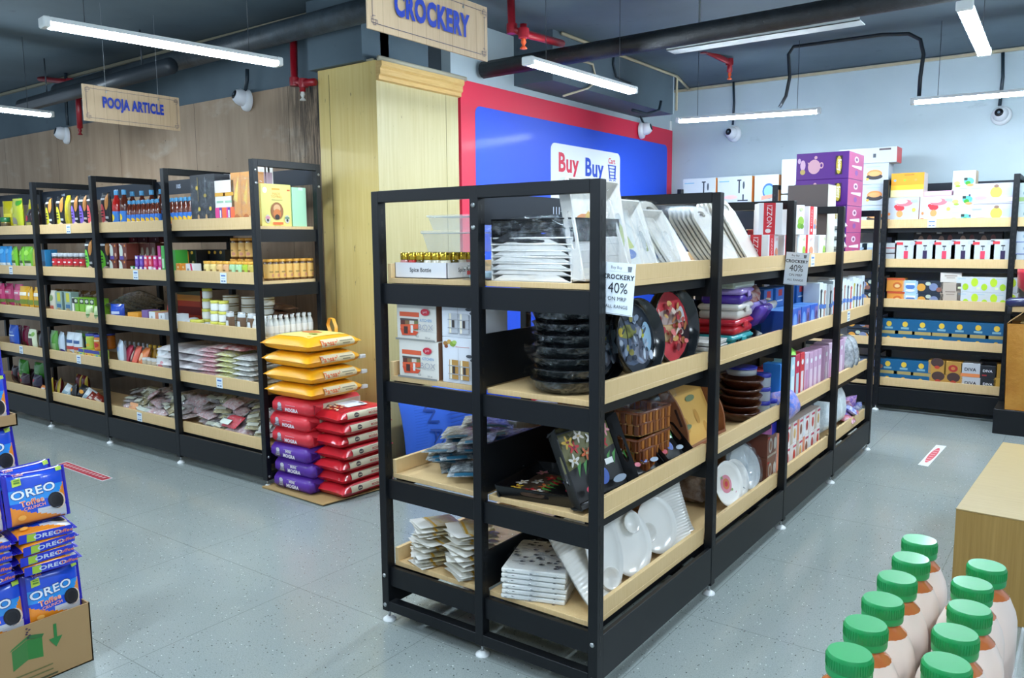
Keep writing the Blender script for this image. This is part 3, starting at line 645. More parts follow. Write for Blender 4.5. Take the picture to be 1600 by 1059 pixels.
Kind(carton('gift_box', yb2 - ya2 - .004, .10, gh * .95, '#a9d8b4', fr=[('r', .45, .93, .75, 1, '#d8ece2')])).place((-3.12, (ya2 + yb2) / 2, zz), PI / 2, label='plain mint green box just behind the pale yellow gift box', cat='gift box')
for i, u in enumerate((410, 416, 421)): Kind(carton('incense_carton', .045, .04, .40, '#e2ded6', fr=[('r', .2, .3, .8, .9, '#b49aa4'), ('r', 0, 0, 1, .1, '#b5522c')])).place((-3.24, yat(u + 2, -3.22, zz + .3), zz), PI / 2, label=f'slim tall white carton peeping above the yellow gift box, {nth(i, 3)}', cat='carton', group='slim white cartons above the yellow gift box')

# ---- second shelf, right-end bay
hj = lambda c, l='#e0a53a', nm='honey_jar': park(jar(nm, .030, .125, c, l, c, .15, band2=[('r', .3, .5, .7, .7, '#8a6a30'), ('r', .35, .3, .65, .4, '#d8c48a')]))
cs = ['#e5cf86', '#e5cf86', '#e0b878', '#dca878', '#a9d0a0', '#a9d0a0', '#a8c23a', '#c9b858']
JK = {}
for i, (u, c) in enumerate(zip([320, 330, 340, 350, 360, 370, 380, 389], cs)):
    if c not in JK: JK[c] = hj(c)
    L(JK[c], u, 1, .06, 0, label=f'gold-lidded jar, {nth(i, 8)} in the front row, second shelf below the incense cartons', cat='jar', group='gold-lidded jars in the front row')
gold = park(jar('honey_jar', .032, .14, '#5a3a1c', '#d89a34', '#dcae60', .12, band2=[('r', .3, .4, .7, .5, '#9a7a40'), ('e', .7, .2, .2, .12, '#c98a70')]))
for i, u in enumerate((362, 374, 385)): L(gold, u, 1, .066, 1, .1405, label=f'gold-lidded jar stacked higher behind the front row, {nth(i, 3)}', cat='jar', group='gold-lidded jars stacked behind')
for i, u in enumerate((362, 374, 385)): L(gold, u, 1, .066, 1, 0, label=f'gold-lidded jar under the stacked one behind the front row, {nth(i, 3)}', cat='jar', group='gold-lidded jars under the stacked ones')
zz = ZL[1]
for i, u in enumerate((422, 431, 441, 452, 463, 474, 485)):
    gold.place((-3.085, yat(u, -3.07, zz + .04), zz), PI / 2, label=f'amber honey jar with gold label seen through the end frame, {nth(i, 7)}', cat='jar', group='amber honey jars in the end frame')
bk = park(carton('incense_carton', .075, .10, .20, '#101114', fr=[('e', .35, .9, .2, .06, '#d8a83a'), ('e', .5, .55, .2, .05, '#b8a46a'), ('r', .42, .4, .58, .5, '#c9b070')]))
for i, u in enumerate((294, 303)): L(bk, u, 1, .10, 1, label=f'black incense carton with gold emblems, {("left", "right")[i]} of two above the orange cartons', cat='carton', group='black cartons with gold emblems')
for i, u in enumerate((312, 321, 330, 339, 348)): L(bk, u, 1, .10, 2, label=f'black incense carton in the dark row behind the jars, {nth(i, 5)}', cat='carton', group='black cartons behind the jars')
og = park(carton('incense_carton', .07, .08, .19, '#e8a02c', fr=[('r', .15, .3, .85, .6, '#f2c890'), ('e', .5, .5, .2, .06, '#e0562a')]))
for i, u in enumerate((281, 288)): L(og, u, 1, .08, 1, label=f'tall orange incense carton behind the small ones, {("left", "right")[i]} one', cat='carton', group='tall orange cartons')
om = park(carton('incense_carton', .058, .07, .105, '#e8902c', fr=[('r', .15, .15, .85, .6, '#f4b46a'), ('e', .5, .75, .15, .08, '#f4e2b0')]))
for i, u in enumerate((279, 287)): L(om, u, 1, .07, 0, label=f'small orange incense box on the shelf edge, {("left", "right")[i]} one', cat='box', group='small orange incense boxes')
L(park(carton('incense_carton', .10, .06, .105, '#e4e2e2', fr=[('p', [(.55, 1), (.75, 1), (.95, 0), (.75, 0)], '#d8326a'), ('e', .3, .4, .15, .3, '#8a9098')])), 297, 1, .06, 0, label='small white box with a pink stripe beside the small orange boxes', cat='box')
L(park(carton('incense_carton', .05, .10, .20, '#3f9a3a')), 272.5, 1, .10, 0, label='upright green carton beside the post on the second shelf', cat='carton')

# ---- third shelf, right-end bay
yl = park(jar('balm_jar', .034, .072, '#e4e6e2', '#d8d45a', '#eceeea', .28))
stk = [(328, 0, 2), (308, 0, 1), (317, 1, 3), (336, 0, 3), (318, 0, 0)]
k = 0
for u, row, n_ in ((317, 1, 4), (330, 0, 3), (343, 0, 3)):
    for j in range(n_):
        L(yl, u, 2, .07, row, j * .0735, label=f'white jar with yellow lid, {lvl(j, n_)} of the {["left", "middle", "right"][k]} stack on the third shelf', cat='jar', group='white jars with yellow lids')
    k += 1
for i, u in enumerate((298, 305)): L(yl, u, 2, .07, 0, label=f'single white jar with yellow lid low at the shelf edge, {("left", "right")[i]} one', cat='jar', group='single yellow-lidded jars at the edge')
mb = MB(); mb.lathe([(.03, 0), (.034, .02), (.034, .09), (.014, .11), (.014, .13)], M('#e6e9ec', .3), 14, Matrix.Translation((0, 0, .034)) @ Matrix.Rotation(PI / 2, 4, 'Y')); lb = mb.obj('lying_bottle'); Kind(lb).place((xat(288, 1.0, ZL[2] + .03), 1.02, ZL[2]), R(15), label='white plastic bottle lying on its side at the shelf edge', cat='bottle')
Kind(dup(lb, (0, 0, 0))).place((xat(294, 1.06, ZL[2] + .1), 1.12, ZL[2] + .0), R(-60), label='white plastic bottle lying crosswise behind the other lying bottle', cat='bottle')
tub = park(jar('spice_tub', .062, .052, '#cfc7a8', '#e9e8e2', None, .3)); tubc = park(jar('spice_tub', .055, .06, '#8a7440', '#dcdcd2', '#e8e6da', .18))
for c, (u, row) in enumerate(((349, 1), (378, 1), (404, 1))):
    for j in range(4): L(tubc, u, 2, .125, row, .0 + j * .061 + .0, label=f'round clear spice tub with white label, {lvl(j, 4)} of the {["left", "middle", "right"][c]} stack', cat='tub', group='round spice tubs stacked at the back')
pw = park(pouch('herb_pouch', .085, .15, .05, '#6b5038', fr=[('r', .12, .05, .62, .6, '#dfe4e6'), ('r', .2, .3, .5, .33, '#6a7076'), ('r', 0, .78, 1, 1, '#b9bdbd')], back=CLEAR))
for i, u in enumerate((356, 374, 390)): L(pw, u, 2, .055, 0, label=f'clear pouch of brown herbs with white label, {nth(i, 3)}', cat='pouch', group='clear pouches of brown herbs')
sb = park(bottle('rose_water_bottle', .024, .13, '#d2d4d0', '#eef0f0', '#e4e2da', .4, .013, .6))
L(sb, 395.5, 2, .05, 0, label='small white-capped bottle standing right beside the front corner post', cat='bottle')
zz = ZL[2]
for r in range(2):
    for i, u in enumerate((424, 433, 441, 450, 459, 468, 477, 486)):
        sb.place((-3.075 - r * .055, yat(u, -3.06, zz + .06), zz), PI / 2, label=f'small white-capped bottle in the end frame, {nth(i, 8)} of the {("front", "rear")[r]} row', cat='bottle', group=f'white-capped bottles in the end frame')
ib = foil('dried_palm_leaf', '#3a261a', '#6a4a34', 18, .35, 0)
def flatpack(name, w, d, t, mat, pr=(), n=9, ex=3, e2=.55):
    mb = MB(); g = lambda a: max(0, 1 - abs(2 * a - 1) ** ex) ** e2
    F = lambda x, y, o: Vector(((x - .5) * w, (y - .5) * d, t * .28 + t * .72 * g(x) * g(y) + o)); B = lambda x, y: Vector(((x - .5) * w, (y - .5) * d, t * .28 - t * .28 * g(x) * g(y)))
    mb.grid(lambda a, c: F(a, c, 0), n, n, mat); mb.grid(B, n, n, mat, flip=True); prints(mb, F, w, d, pr, .0006, 6); return mb.obj(name)
ip = park(flatpack('incense_bundle', .46, .12, .05, ib, [('r', .1, .2, .9, .4, '#8a5a40')]))
for i in range(4): ip.place((-3.32, 1.20 - .0 * i, ZL[2] + .05 * i), (0, 0, R(4 * (i % 2) - 2)), label=f'long brown incense bundle in film, {lvl(i, 4)} of the pile behind the white-capped bottles', cat='bundle', group='brown incense bundles')
Kind(carton('incense_carton', .32, .02, .26, '#b53a1e', fr=[('r', 0, .62, 1, .8, '#d8902c'), ('r', 0, .2, 1, .45, '#7a1a18'), ('r', .0, .8, 1, 1, '#4a4a1e')])).place((xat(294, 1.28, ZL[2] + .1), 1.3, ZL[2]), 0, label='red and orange striped incense carton leaning at the back of the third shelf', cat='carton')

# ---- fourth shelf, right-end bay: columns of puffed sweet bags
def bag(name, w, d, t, c1, c2, scale=34): return park(flatpack(name, w, d, t, foil(name + c2.strip('#'), c1, c2, scale, .3, 0)))
cols = [('pink-flecked', 321, '#f2e9e6', '#d9788a', 7, .034, 'red'), ('yellow-flecked', 347, '#f1efe0', '#c8c83a', 6, .0375, 'yellow'), ('plain white', 376, '#efeee8', '#b9bcb8', 6, .0355, 'white')]
for nm, u, c1, c2, n_, t_, _ in cols:
    kd = bag('sweet_bag', .22 if n_ > 6 else .2, .3, t_ * 1.15, c1, c2)
    for j in range(n_): L(kd, u + rnd.uniform(-1, 1), 3, .3, 0, j * t_, rz=R(rnd.uniform(-4, 4)), label=f'{nm} bag of puffed sweets, {lvl(j, n_)} in its column on the fourth shelf', cat='bag', group=f'{nm} sweet bags')
wbg = bag('flour_bag', .32, .34, .06, '#eeeceb', '#c9bfc2', 12)
for j in range(4): L(wbg, 298, 3, .34, 0, j * .056, rz=R(rnd.uniform(-6, 6)), label=f'bulging white bag, {lvl(j, 4)} of the loose stack beside the pink-flecked bags', cat='bag', group='bulging white bags')
for j in range(4): L(wbg, 262, 3, .34, 0, j * .056, rz=R(rnd.uniform(-6, 6)), label=f'bulging white bag, {lvl(j, 4)} of the stack across the post in the second bay', cat='bag', group='bulging white bags by the post')
L(park(flatpack('sweet_bag', .42, .3, .035, foil('rw', '#e8dfd8', '#a8242c', 14, .3, 0))), 350, 3, .3, 0, .238, label='flat white and red bag lying across the tops of the sweet bags', cat='bag')

# ---- lowest shelf: loose packets in shiny film with thin black-edged cards
def packet(name, w, d, t, fillc, cardc, rn):
    mb = MB(); g = lambda a: max(0, 1 - abs(2 * a - 1) ** 3) ** .5; n = 8; jit = [[rn.uniform(-.3, .3) for _ in range(n + 1)] for _ in range(n + 1)]
    f = lambda a, c: Vector(((a - .5) * w * (1 + .04 * jit[int(c * n + .5)][int(a * n + .5)]), (c - .5) * d, t * .5 + t * .5 * g(a) * g(c) * (1 + jit[int(a * n + .5)][int(c * n + .5)])))
    mb.grid(f, n, n, FILM, False)
    mb2 = MB(); mb2.grid(lambda a, c: Vector(((a - .5) * w * .86, (c - .5) * d * .86, t * .12 + t * .62 * g(a) * g(c))), 6, 6, fillc); mb2.grid(lambda a, c: Vector(((a - .5) * w * .86, (c - .5) * d * .86, t * .1 - t * .1 * g(a) * g(c))), 6, 6, fillc)
    r = mb2.obj(name); mb.obj('film_sleeve', r)
    if cardc:
        m3 = MB(); m3.box(-w * .3, -d * .45, t * .95, w * .25, -d * .1, t * .95 + .001, cardc); m3.box(-w * .3, -d * .12, t * .95 + .001, w * .25, -d * .1, t * .95 + .002, '#1a1c20'); m3.box(w * .24, -d * .45, t * .95 + .001, w * .26, -d * .1, t * .95 + .002, '#1a1c20'); m3.obj('paper_card', r)
    return Kind(r)
pks = [('white', packet('film_packet', .17, .14, .04, foil('pf1', '#e8e4e0', '#c9a8a4', 40, .5, 0), '#d5dccf', rnd)), ('pink-speckled', packet('film_packet', .2, .13, .045, foil('pf2', '#eee4e2', '#d99a98', 50, .5, 0), None, rnd)),
       ('greyish', packet('film_packet', .16, .15, .035, foil('pf3', '#cfc8c4', '#8a7a78', 40, .5, 0), '#c8ccba', rnd)), ('cream', packet('film_packet', .15, .12, .04, foil('pf4', '#dcd4ac', '#b9a878', 30, .5, 0), '#e0e2d0', rnd))]
def heap(cx0, cx1, y0_, y1_, zb, n, kinds, tiers, lab, grp, tilt=35):
    rn_ = random.Random(n); made = {}
    for i in range(n):
        nm, kd = kinds[i % len(kinds)]; tr = i * tiers // n; f = ((i * .618) % 1); fy = rn_.random()
        o = kd.place((cx0 + (cx1 - cx0) * f, y0_ + (y1_ - y0_) * (tr / max(1, tiers) * .5 + fy * .5), zb + tr * .052 + .015), (R(rnd.uniform(5, tilt) * (1 if tr else .5)), R(rnd.uniform(-14, 14)), R(rnd.uniform(-40, 40))), label='x', cat='packet', group=grp)
        made.setdefault(tr, []).append((o, nm))
    for tr, os_ in made.items():
        os_.sort(key=lambda q: q[0].location.x)
        for i, (o, nm) in enumerate(os_): o['label'] = f'{nm} film packet, {nth(i, len(os_))} in the {["bottom", "middle", "upper", "top"][tr]} layer {lab}'
heap(-3.93, -3.1, 1.0, 1.26, ZL[4] + .02, 42, pks, 4, 'beside the red rice bags', 'film packets heaped beside the rice bags')
heap(-4.98, -4.12, 1.0, 1.26, ZL[4] + .02, 42, pks, 3, 'in the second bay, lowest shelf', 'film packets heaped in the second bay')
rs = packet('film_packet', .2, .13, .045, M('#d8434c', .5), '#d5dccf', rnd)
rs.place((-3.5, .99, ZL[4] + .10), (R(35), 0, R(-4)), label='film packet with a bright red card inside, front of the lowest heap', cat='packet')
orc = park(flatpack('paper_packet', .12, .10, .02, M('#e8a878', .5), [('p', [(.5, .8), (.35, .4), (.65, .4)], '#c9603a')])); orc.place((xat(206, .96, .34), .97, ZL[4] + .04), (R(70), 0, 0), label='small peach packet with a flame mark standing at the lowest shelf edge', cat='packet')

# ---- second bay
L(park(carton('carton_box', .05, .08, .17, '#e8e0d0', fr=[('r', 0, 0, 1, 1, '#2f7a30')])), 258, 2, .08, 2, label='dark object', cat='box') if False else None
bwb = park(carton('incense_box', .115, .10, .125, '#6e3428', fr=[('e', .3, .5, .22, .4, '#cfd8cc'), ('r', .08, 0, .6, .22, '#5a4a98'), ('e', .82, .3, .1, .12, '#e8b8a0'), ('e', .8, .85, .08, .07, '#e08a3c'), ('e', .2, .9, .08, .07, '#e8e8e8')]))
for j in range(2):
    for i, u in enumerate((177, 192)): L(bwb, u, 1, .10, 0, j * .1255, label=f'maroon box with a pale figure, {("lower", "upper")[j]} {("left", "right")[i]} one on the second shelf', cat='box', group='maroon boxes with a pale figure')
bwc = park(carton('incense_box', .075, .10, .125, '#5a2c22', fr=[('e', .6, .4, .25, .35, '#8f8a78'), ('e', .2, .2, .1, .15, '#c8b8a8')]))
for i, u in enumerate((204, 213, 222, 230, 239)):
    for j in range(2): L(bwc, u, 1, .10, 1, j * .126, label=f'brown figure box behind the small bright cartons, {nth(i, 5)}, {("lower", "upper")[j]} one', cat='box', group='brown figure boxes behind')
mrb = park(carton('incense_box', .14, .10, .05, '#5a1420', fr=[('e', .7, .5, .05, .18, '#cfc0c0')]))
for i, u in enumerate((206, 222, 240)): L(mrb, u, 1, .10, 2, .255, label=f'dark maroon flat box on top of the figure boxes, {nth(i, 3)}', cat='box', group='dark maroon flat boxes')
def sm(c, c2, w=.044, h=.078): return park(carton('incense_box', w, .06, h, c, fr=[('r', .15, .7, .85, .92, '#eef0f2'), ('e', .5, .35, .28, .2, c2)]))
SM = {'purple': sm('#6a3fa8', '#8f6fd0'), 'green': sm('#3ea04a', '#7fd08a'), 'red': sm('#d8405c', '#f09aa4'), 'magenta': sm('#cf2f86', '#e86ab0'), 'white': sm('#e8dfe2', '#e0506c')}
gridc = [['green', 'purple', 'purple', 'red', 'white', 'magenta', 'magenta'], [None, 'purple', 'purple', 'red', 'red', 'magenta', 'magenta']]
for j in range(2):
    for i, u in enumerate((206.5, 213.5, 220.5, 227.5, 234.5, 242, 250)):
        c = gridc[j][i]
        if c: L(SM[c], u, 1, .06, 0, j * .079, label=f'small {c} incense box, {("lower", "upper")[j]} row, {nth(i, 7)} before the brown figure boxes', cat='box', group=f'small incense boxes before the figure boxes')
L(park(carton('incense_box', .035, .06, .23, '#cf4a96')), 250, 1, .06, 1, label='tall magenta carton next to the tall green one', cat='carton'); L(park(carton('incense_box', .04, .06, .23, '#4bb04f', fr=[('r', .2, .3, .8, .6, '#bfe8c0')])), 256, 1, .06, 0, label='tall green carton beside the post on the second shelf', cat='carton')

def oval_pouch(col, name='snack_pouch', w=.125, h=.29):
    it = [('r', 0, .02, 1, .98, '#15171b'), ('e', .36, .36, .34, .34, col), ('r', .16, .5, .56, .53, '#20242a'), ('r', .16, .42, .56, .45, '#20242a'), ('r', .16, .34, .56, .37, '#20242a'), ('r', .1, .80, .7, .85, '#d8dadc'), ('e', .84, .75, .12, .22, '#c9843a'), ('e', .72, .13, .24, .12, '#d9c2b4'), ('e', .72, .13, .14, .07, '#c9603c'), ('r', .78, .3, .95, .36, '#b9bcc0')]
    return park(pouch(name, w, h, .06, '#15171b', fr=it))
YP, PP, RP, GP = oval_pouch('#d5cf2c'), oval_pouch('#7c5cc4'), oval_pouch('#e2555a'), oval_pouch('#6ecb3a')
for i, (u, kd, nm) in enumerate(((76, YP, 'yellow'), (93, YP, 'yellow'), (116, PP, 'purple'), (129, PP, 'purple'), (141, RP, 'red'))):
    L(kd, u, 0, .06, 0, rz=R(rnd.uniform(-3, 3)), label=f'black snack pouch with {nm} oval, {nth(i, 5)} of five on the top shelf', cat='pouch', group='black snack pouches with coloured ovals')
L(park(pouch('snack_pouch', .07, .29, .07, '#c9b81e', fr=[('r', .3, .05, .7, .5, '#a89a18')])), 105, 0, .06, 0, label='black snack pouch turned to its yellow side between the ovals', cat='pouch')
L(RP, 163, 0, .06, 0, label='black snack pouch with red oval right beside the large oil bottles', cat='pouch')
L(GP, 138, 1, .06, 0, label='black snack pouch with green oval beside the red jars', cat='pouch'); L(GP, 158, 1, .06, 0, rz=R(40), label='black and green snack pouch turned sideways beside the maroon boxes', cat='pouch')
rj = park(jar('chocolate_jar', .036, .172, '#4a2a1c', '#b8bcc0', None, .17, mat=M('#4a2a1c', .2), band2=None))
rjj = jar('chocolate_jar', .036, .172, '#4a2a1c', '#b8bcc0', '#c8202c', .17, band2=[('r', 0, 0, 1, .32, '#5a3626'), ('e', .3, .1, .15, .07, '#c9a87a'), ('e', .7, .2, .13, .06, '#c9a87a'), ('e', .6, .06, .1, .05, '#d8c0a0'), ('r', 0, .32, 1, .5, '#8a5a34'), ('r', .25, .68, .75, .78, '#f0e4e4')])
bpy.data.objects.remove(rj.root); rj = park(rjj)
for i, u in enumerate((84, 93, 102, 109, 118, 127)): L(rj, u, 1, .066, 0, label=f'red-labelled jar of chocolate nuts, {nth(i, 6)} on the second shelf', cat='jar', group='red-labelled chocolate jars')
for i, u in enumerate((84, 96, 108, 120)): L(rj, u, 1, .066, 1, label=f'red-labelled jar behind the front row, {nth(i, 4)}', cat='jar', group='red-labelled jars in the rear row')
bc = park(carton('blue_carton', .08, .05, .2, '#2d86bc', fr=[('r', .1, .1, .9, .5, '#1f5f8c')]))
for i, u in enumerate((69, 79)): L(bc, u, 1, .05, i, label=f'blue carton by the post, {("front", "rear")[i]} of two', cat='carton', group='blue cartons by the post')
# ---- fourth bay and beyond, pouches
def snack(col, name='snack_pouch', w=.14, h=.19, t=.06, it=()): return park(pouch(name, w, h, t, col, fr=list(it)))
yg = snack('#a9b020', w=.19, h=.30, it=[('e', .75, .9, .25, .12, '#3f8a24'), ('e', .45, .3, .25, .14, '#8a8474'), ('e', .3, .65, .12, .1, '#c8cc50'), ('r', .25, .2, .6, .24, '#d8d860')]); L(yg, 25, 0, .06, 0, label='large shiny yellow-green snack pouch at the top shelf', cat='pouch')
yg2 = snack('#b3a81c', w=.15, h=.29, it=[('r', .2, .5, .8, .6, '#d8c83a')]); L(yg2, 49, 0, .06, 1, label='shiny yellow pouch half behind the dark ones at the top shelf', cat='pouch'); L(yg2, 12, 0, .06, 1, rz=R(20), label='shiny yellow pouch leaning behind the large yellow-green pouch', cat='pouch')
dk = snack('#241a1c', w=.11, h=.2, it=[('r', .1, .02, .9, .42, '#8a8a34'), ('e', .4, .6, .2, .12, '#b81c30')])
for i, u in enumerate((44, 53)): L(dk, u, 0, .06, 0, label=f'dark pouch with red mark beside the post, {("left", "right")[i]} one', cat='pouch', group='dark pouches with red mark')
gj = park(jar('green_jar', .04, .14, '#8a7a3a', '#1e6a3c', '#5a4a2c', .3)); L(gj, 2, 0, .08, 0, label='dark green lidded jar at the left edge of the top shelf', cat='jar')
bp = snack('#2f8fd0', w=.12, h=.232, it=[('r', .1, .02, .9, .35, '#d8e2e4'), ('e', .5, .8, .3, .1, '#60b4e8')]); gp = snack('#74b82a', w=.12, h=.228, it=[('r', .1, .02, .9, .35, '#c9cdb8'), ('e', .5, .75, .3, .1, '#9fd850'), ('r', .1, .35, .9, .45, '#3c5a20')])
for i, (u, kd, nm) in enumerate(((3, bp, 'blue'), (12, bp, 'blue'), (21, gp, 'green'), (33, gp, 'green'), (42, gp, 'green'))): L(kd, u, 1, .06, 0, rz=R(rnd.uniform(-12, 12)), label=f'{nm} and white dried-food pouch, {nth(i, 5)} on the second shelf', cat='pouch', group='blue and green dried-food pouches')
L(snack('#a8a41c', w=.1, h=.23), 54, 1, .06, 0, label='crumpled yellow pouch beside the post on the second shelf', cat='pouch')
pp = snack('#c2386c', w=.17, h=.25, it=[('r', .1, .6, .9, .78, '#d8708e'), ('r', .25, .66, .75, .72, '#eed8dc'), ('r', 0, .3, 1, .42, '#6a7a34'), ('e', .2, .15, .14, .08, '#b9885c'), ('e', .5, .12, .14, .08, '#a8744c'), ('e', .8, .16, .14, .08, '#b9885c'), ('e', .35, .26, .12, .07, '#c49468'), ('e', .66, .25, .12, .07, '#b0804f')])
for i, u in enumerate((-2, 12, 27)): L(pp, u, 2, .06, i % 2 * .5, label=f'pink pouch of almonds, {nth(i, 3)} on the third shelf', cat='pouch', group='pink almond pouches')
yp = snack('#e0a820', w=.14, h=.235, it=[('r', .15, .65, .85, .78, '#f4ecd8'), ('r', 0, .32, 1, .5, '#7a8a2c'), ('e', .3, .15, .16, .08, '#c9a44a'), ('e', .7, .18, .16, .08, '#b99040')])
for i, u in enumerate((36, 46, 57)): L(yp, u, 2, .06, 0, rz=R((10, -16, 0)[i]), label=f'yellow dried-fruit pouch, {nth(i, 3)} beside the almond pouches', cat='pouch', group='yellow dried-fruit pouches')
bl_ = snack('#1f50b4', w=.18, h=.222, it=[('t', 'Nutri', .5, .72, .1, '#9fc4ec'), ('r', .2, .55, .8, .6, '#c8d8ec'), ('e', .6, .15, .3, .13, '#7a4a30'), ('e', .45, .2, .1, .05, '#c09060'), ('e', .7, .1, .1, .05, '#d8b080')])
L(bl_, 19, 3, .06, 0, label='blue muesli pouch with nuts printed at its foot', cat='pouch'); L(snack('#7a1c38', w=.13, h=.215, it=[('e', .5, .2, .3, .14, '#5a3020')]), 38, 3, .06, 1, label='maroon pouch behind the cream one on the fourth shelf', cat='pouch')
L(snack('#dfe6c4', w=.145, h=.205, it=[('r', .25, .2, .75, .62, '#4c2430'), ('e', .8, .8, .14, .1, '#8ab45a'), ('e', .15, .15, .12, .08, '#9cc8a0'), ('r', .35, .72, .7, .8, '#56803c')]), 48, 3, .06, 0, label='cream and green pouch with dark middle panel', cat='pouch')
L(snack('#201a24', w=.09, h=.18, it=[('e', .6, .2, .2, .1, '#9fc0c8')]), 63, 3, .06, 0, label='dark pouch beside the post on the fourth shelf', cat='pouch')
L(snack('#3a8228', w=.19, h=.2, it=[('t', 'Natural', .5, .55, .1, '#a8cc98'), ('r', 0, .05, 1, .3, '#b8c080')]), 34, 4, .06, 1, .06, label='green pouch standing higher at the back of the lowest shelf', cat='pouch'); L(snack('#357424', w=.18, h=.2, it=[('t', 'Natural', .5, .55, .1, '#8aa880')]), 58, 4, .06, 1, .06, label='green pouch just left of the post, back of the lowest shelf', cat='pouch')
L(snack('#2c121e', w=.15, h=.15, t=.08, it=[('e', .4, .6, .1, .1, '#c01c30')]), 35, 4, .08, 0, label='dark maroon pouch with red mark on the lowest shelf', cat='pouch'); L(snack('#1d1230', w=.15, h=.16, t=.08, it=[('e', .4, .7, .08, .08, '#c01c30')]), 54, 4, .08, 0, label='dark purple pouch with red mark on the lowest shelf', cat='pouch'); L(snack('#d8803a', w=.1, h=.08, it=[('r', .5, .1, .9, .8, '#cfd4d8')]), 66, 4, .05, 0, label='small orange and white packet at the lowest shelf edge', cat='packet')

gd2 = snack('#3a7d2a', w=.13, h=.16, it=[('r', .2, .5, .8, .6, '#a0c490')]); dm = snack('#2a1622', w=.13, h=.17, t=.07, it=[('e', .4, .62, .12, .1, '#b81c30'), ('r', .1, .1, .3, .8, '#8a2038')])
for i, u in enumerate((20, 30, 46)): L(dm, u, 4, .08, 1.2, label=f'dark maroon pouch in the second rank of the lowest shelf, {nth(i, 3)}', cat='pouch', group='dark maroon pouches in the second rank')
for i, u in enumerate((26, 44, 60)): L(snack('#5d2438', w=.12, h=.2) if i == 0 else dm, u, 3, .07, 1.6, label=f'dark pouch in the second rank of the fourth shelf, {nth(i, 3)}', cat='pouch', group='dark pouches in the second rank')
# ---- third bay, lower shelves
wp = snack('#cfc8b4', w=.11, h=.215, it=[('r', .2, .1, .8, .4, '#b85a4a'), ('e', .5, .7, .3, .12, '#7a8f5c')])
L(wp, 82, 2, .05, 0, label='off-white pouch beside the post on the third shelf', cat='pouch')
tb = park(carton('tea_box', .115, .07, .21, '#8fa8a0', fr=[('r', .3, .6, .8, .96, '#c9c23a'), ('r', .2, .35, .85, .5, '#3a6a94'), ('e', .5, .2, .35, .15, '#a8946a')]))
for i, u in enumerate((93, 107)): L(tb, u, 2, .07, 0, label=f'grey-green box with yellow tab, {("left", "right")[i]} of the pair on the third shelf', cat='box', group='grey-green boxes with yellow tab')
gb = park(carton('tea_box', .08, .12, .168, '#7ab52c', fr=[('r', .1, .72, .9, .97, '#20261c'), ('e', .5, .85, .3, .08, '#c8d0b8'), ('e', .5, .15, .3, .12, '#6a9a24')], side='#8cc43c'))
for i, u in enumerate((120, 129, 137, 145)): L(gb, u, 2, .12, 0, label=f'bright green tea box with black label, {nth(i, 4)}', cat='box', group='bright green tea boxes')
L(park(carton('tea_box', .055, .1, .168, '#e6ebe0', fr=[('r', .1, .72, .9, .97, '#20261c'), ('e', .5, .15, .3, .12, '#33402c')])), 116, 2, .1, 0, label='white tea box with black label left of the green ones', cat='box')
for i, u in enumerate((138, 151)): L(snack('#c6d8a4', w=.075, h=.115, it=[('r', .1, .3, .9, .4, '#5a8a3a')]), u, 2, .04, -.6, rz=R(20), label=f'small pale green sachet leaning before the green boxes, {("left", "right")[i]} one', cat='sachet', group='small pale green sachets')
for i, u in enumerate((86, 100, 114, 128, 142)): L(snack('#6a5030', w=.13, h=.12, t=.08), u, 2, .08, 2, .09, label=f'brown pouch lying high at the back of the third shelf, {nth(i, 5)}', cat='pouch', group='brown pouches at the back')
mus = snack('#d6e0e6', w=.13, h=.225, it=[('r', .1, .6, .9, .72, '#3d5f94'), ('r', 0, .36, 1, .48, '#b83a34'), ('e', .3, .15, .22, .12, '#c9a468'), ('e', .7, .18, .22, .12, '#b98a4c'), ('e', .5, .28, .2, .08, '#d8bc84')])
for i, u in enumerate((108, 119)): L(mus, u, 3, .06, 0, label=f'white and blue muesli pouch with grain print, {("left", "right")[i]} one', cat='pouch', group='white and blue muesli pouches')
L(snack('#5d9a44', w=.12, h=.22, it=[('r', .1, .1, .9, .5, '#86ac6c')]), 82, 3, .06, 0, label='green pouch right beside the post on the fourth shelf', cat='pouch'); L(snack('#c4d2e0', w=.14, h=.215, it=[('e', .8, .15, .3, .2, '#33246c'), ('r', .1, .5, .3, .9, '#dfe6ec')]), 94, 3, .06, 0, rz=R(-14), label='silvery blue pouch with dark purple corner', cat='pouch')
can = park(jar('food_can', .047, .13, '#b8cc4a', '#3c4aa8', '#b8cc4a', .14, band2=[('e', .3, .5, .2, .2, '#3d9ad0'), ('e', .6, .3, .2, .15, '#e8b03a')])); cano = park(jar('food_can', .047, .13, '#e0842c', '#3c4aa8', '#e0842c', .14, band2=[('e', .5, .4, .35, .25, '#c8302a'), ('r', .1, .75, .9, .9, '#f0e0b0')]))
fbx = park(carton('food_box', .085, .08, .10, '#e0c04a', fr=[('r', 0, .72, 1, 1, '#3a3f98'), ('e', .5, .4, .3, .25, '#c9522c')])); fbg = park(carton('food_box', .085, .08, .10, '#b9d060', fr=[('r', 0, .72, 1, 1, '#3a3f98'), ('e', .5, .4, .3, .25, '#3d9ad0')]))
for i, u in enumerate((127, 136, 144, 152)): L((fbg, fbx, fbx, fbg)[i], u, 3, .08, 0, label=f'small yellow-green food box with blue top, {nth(i, 4)} under the round cans', cat='box', group='small food boxes under the cans')
L(can, 136, 3, .09, 0, .101, label='yellow-green can with blue lid standing on the food boxes', cat='can'); L(cano, 149, 3, .09, 0, .101, label='orange can with blue lid standing on the food boxes', cat='can'); L(cano, 163, 3, .09, 1, .101, label='orange can with blue lid right of the post', cat='can')
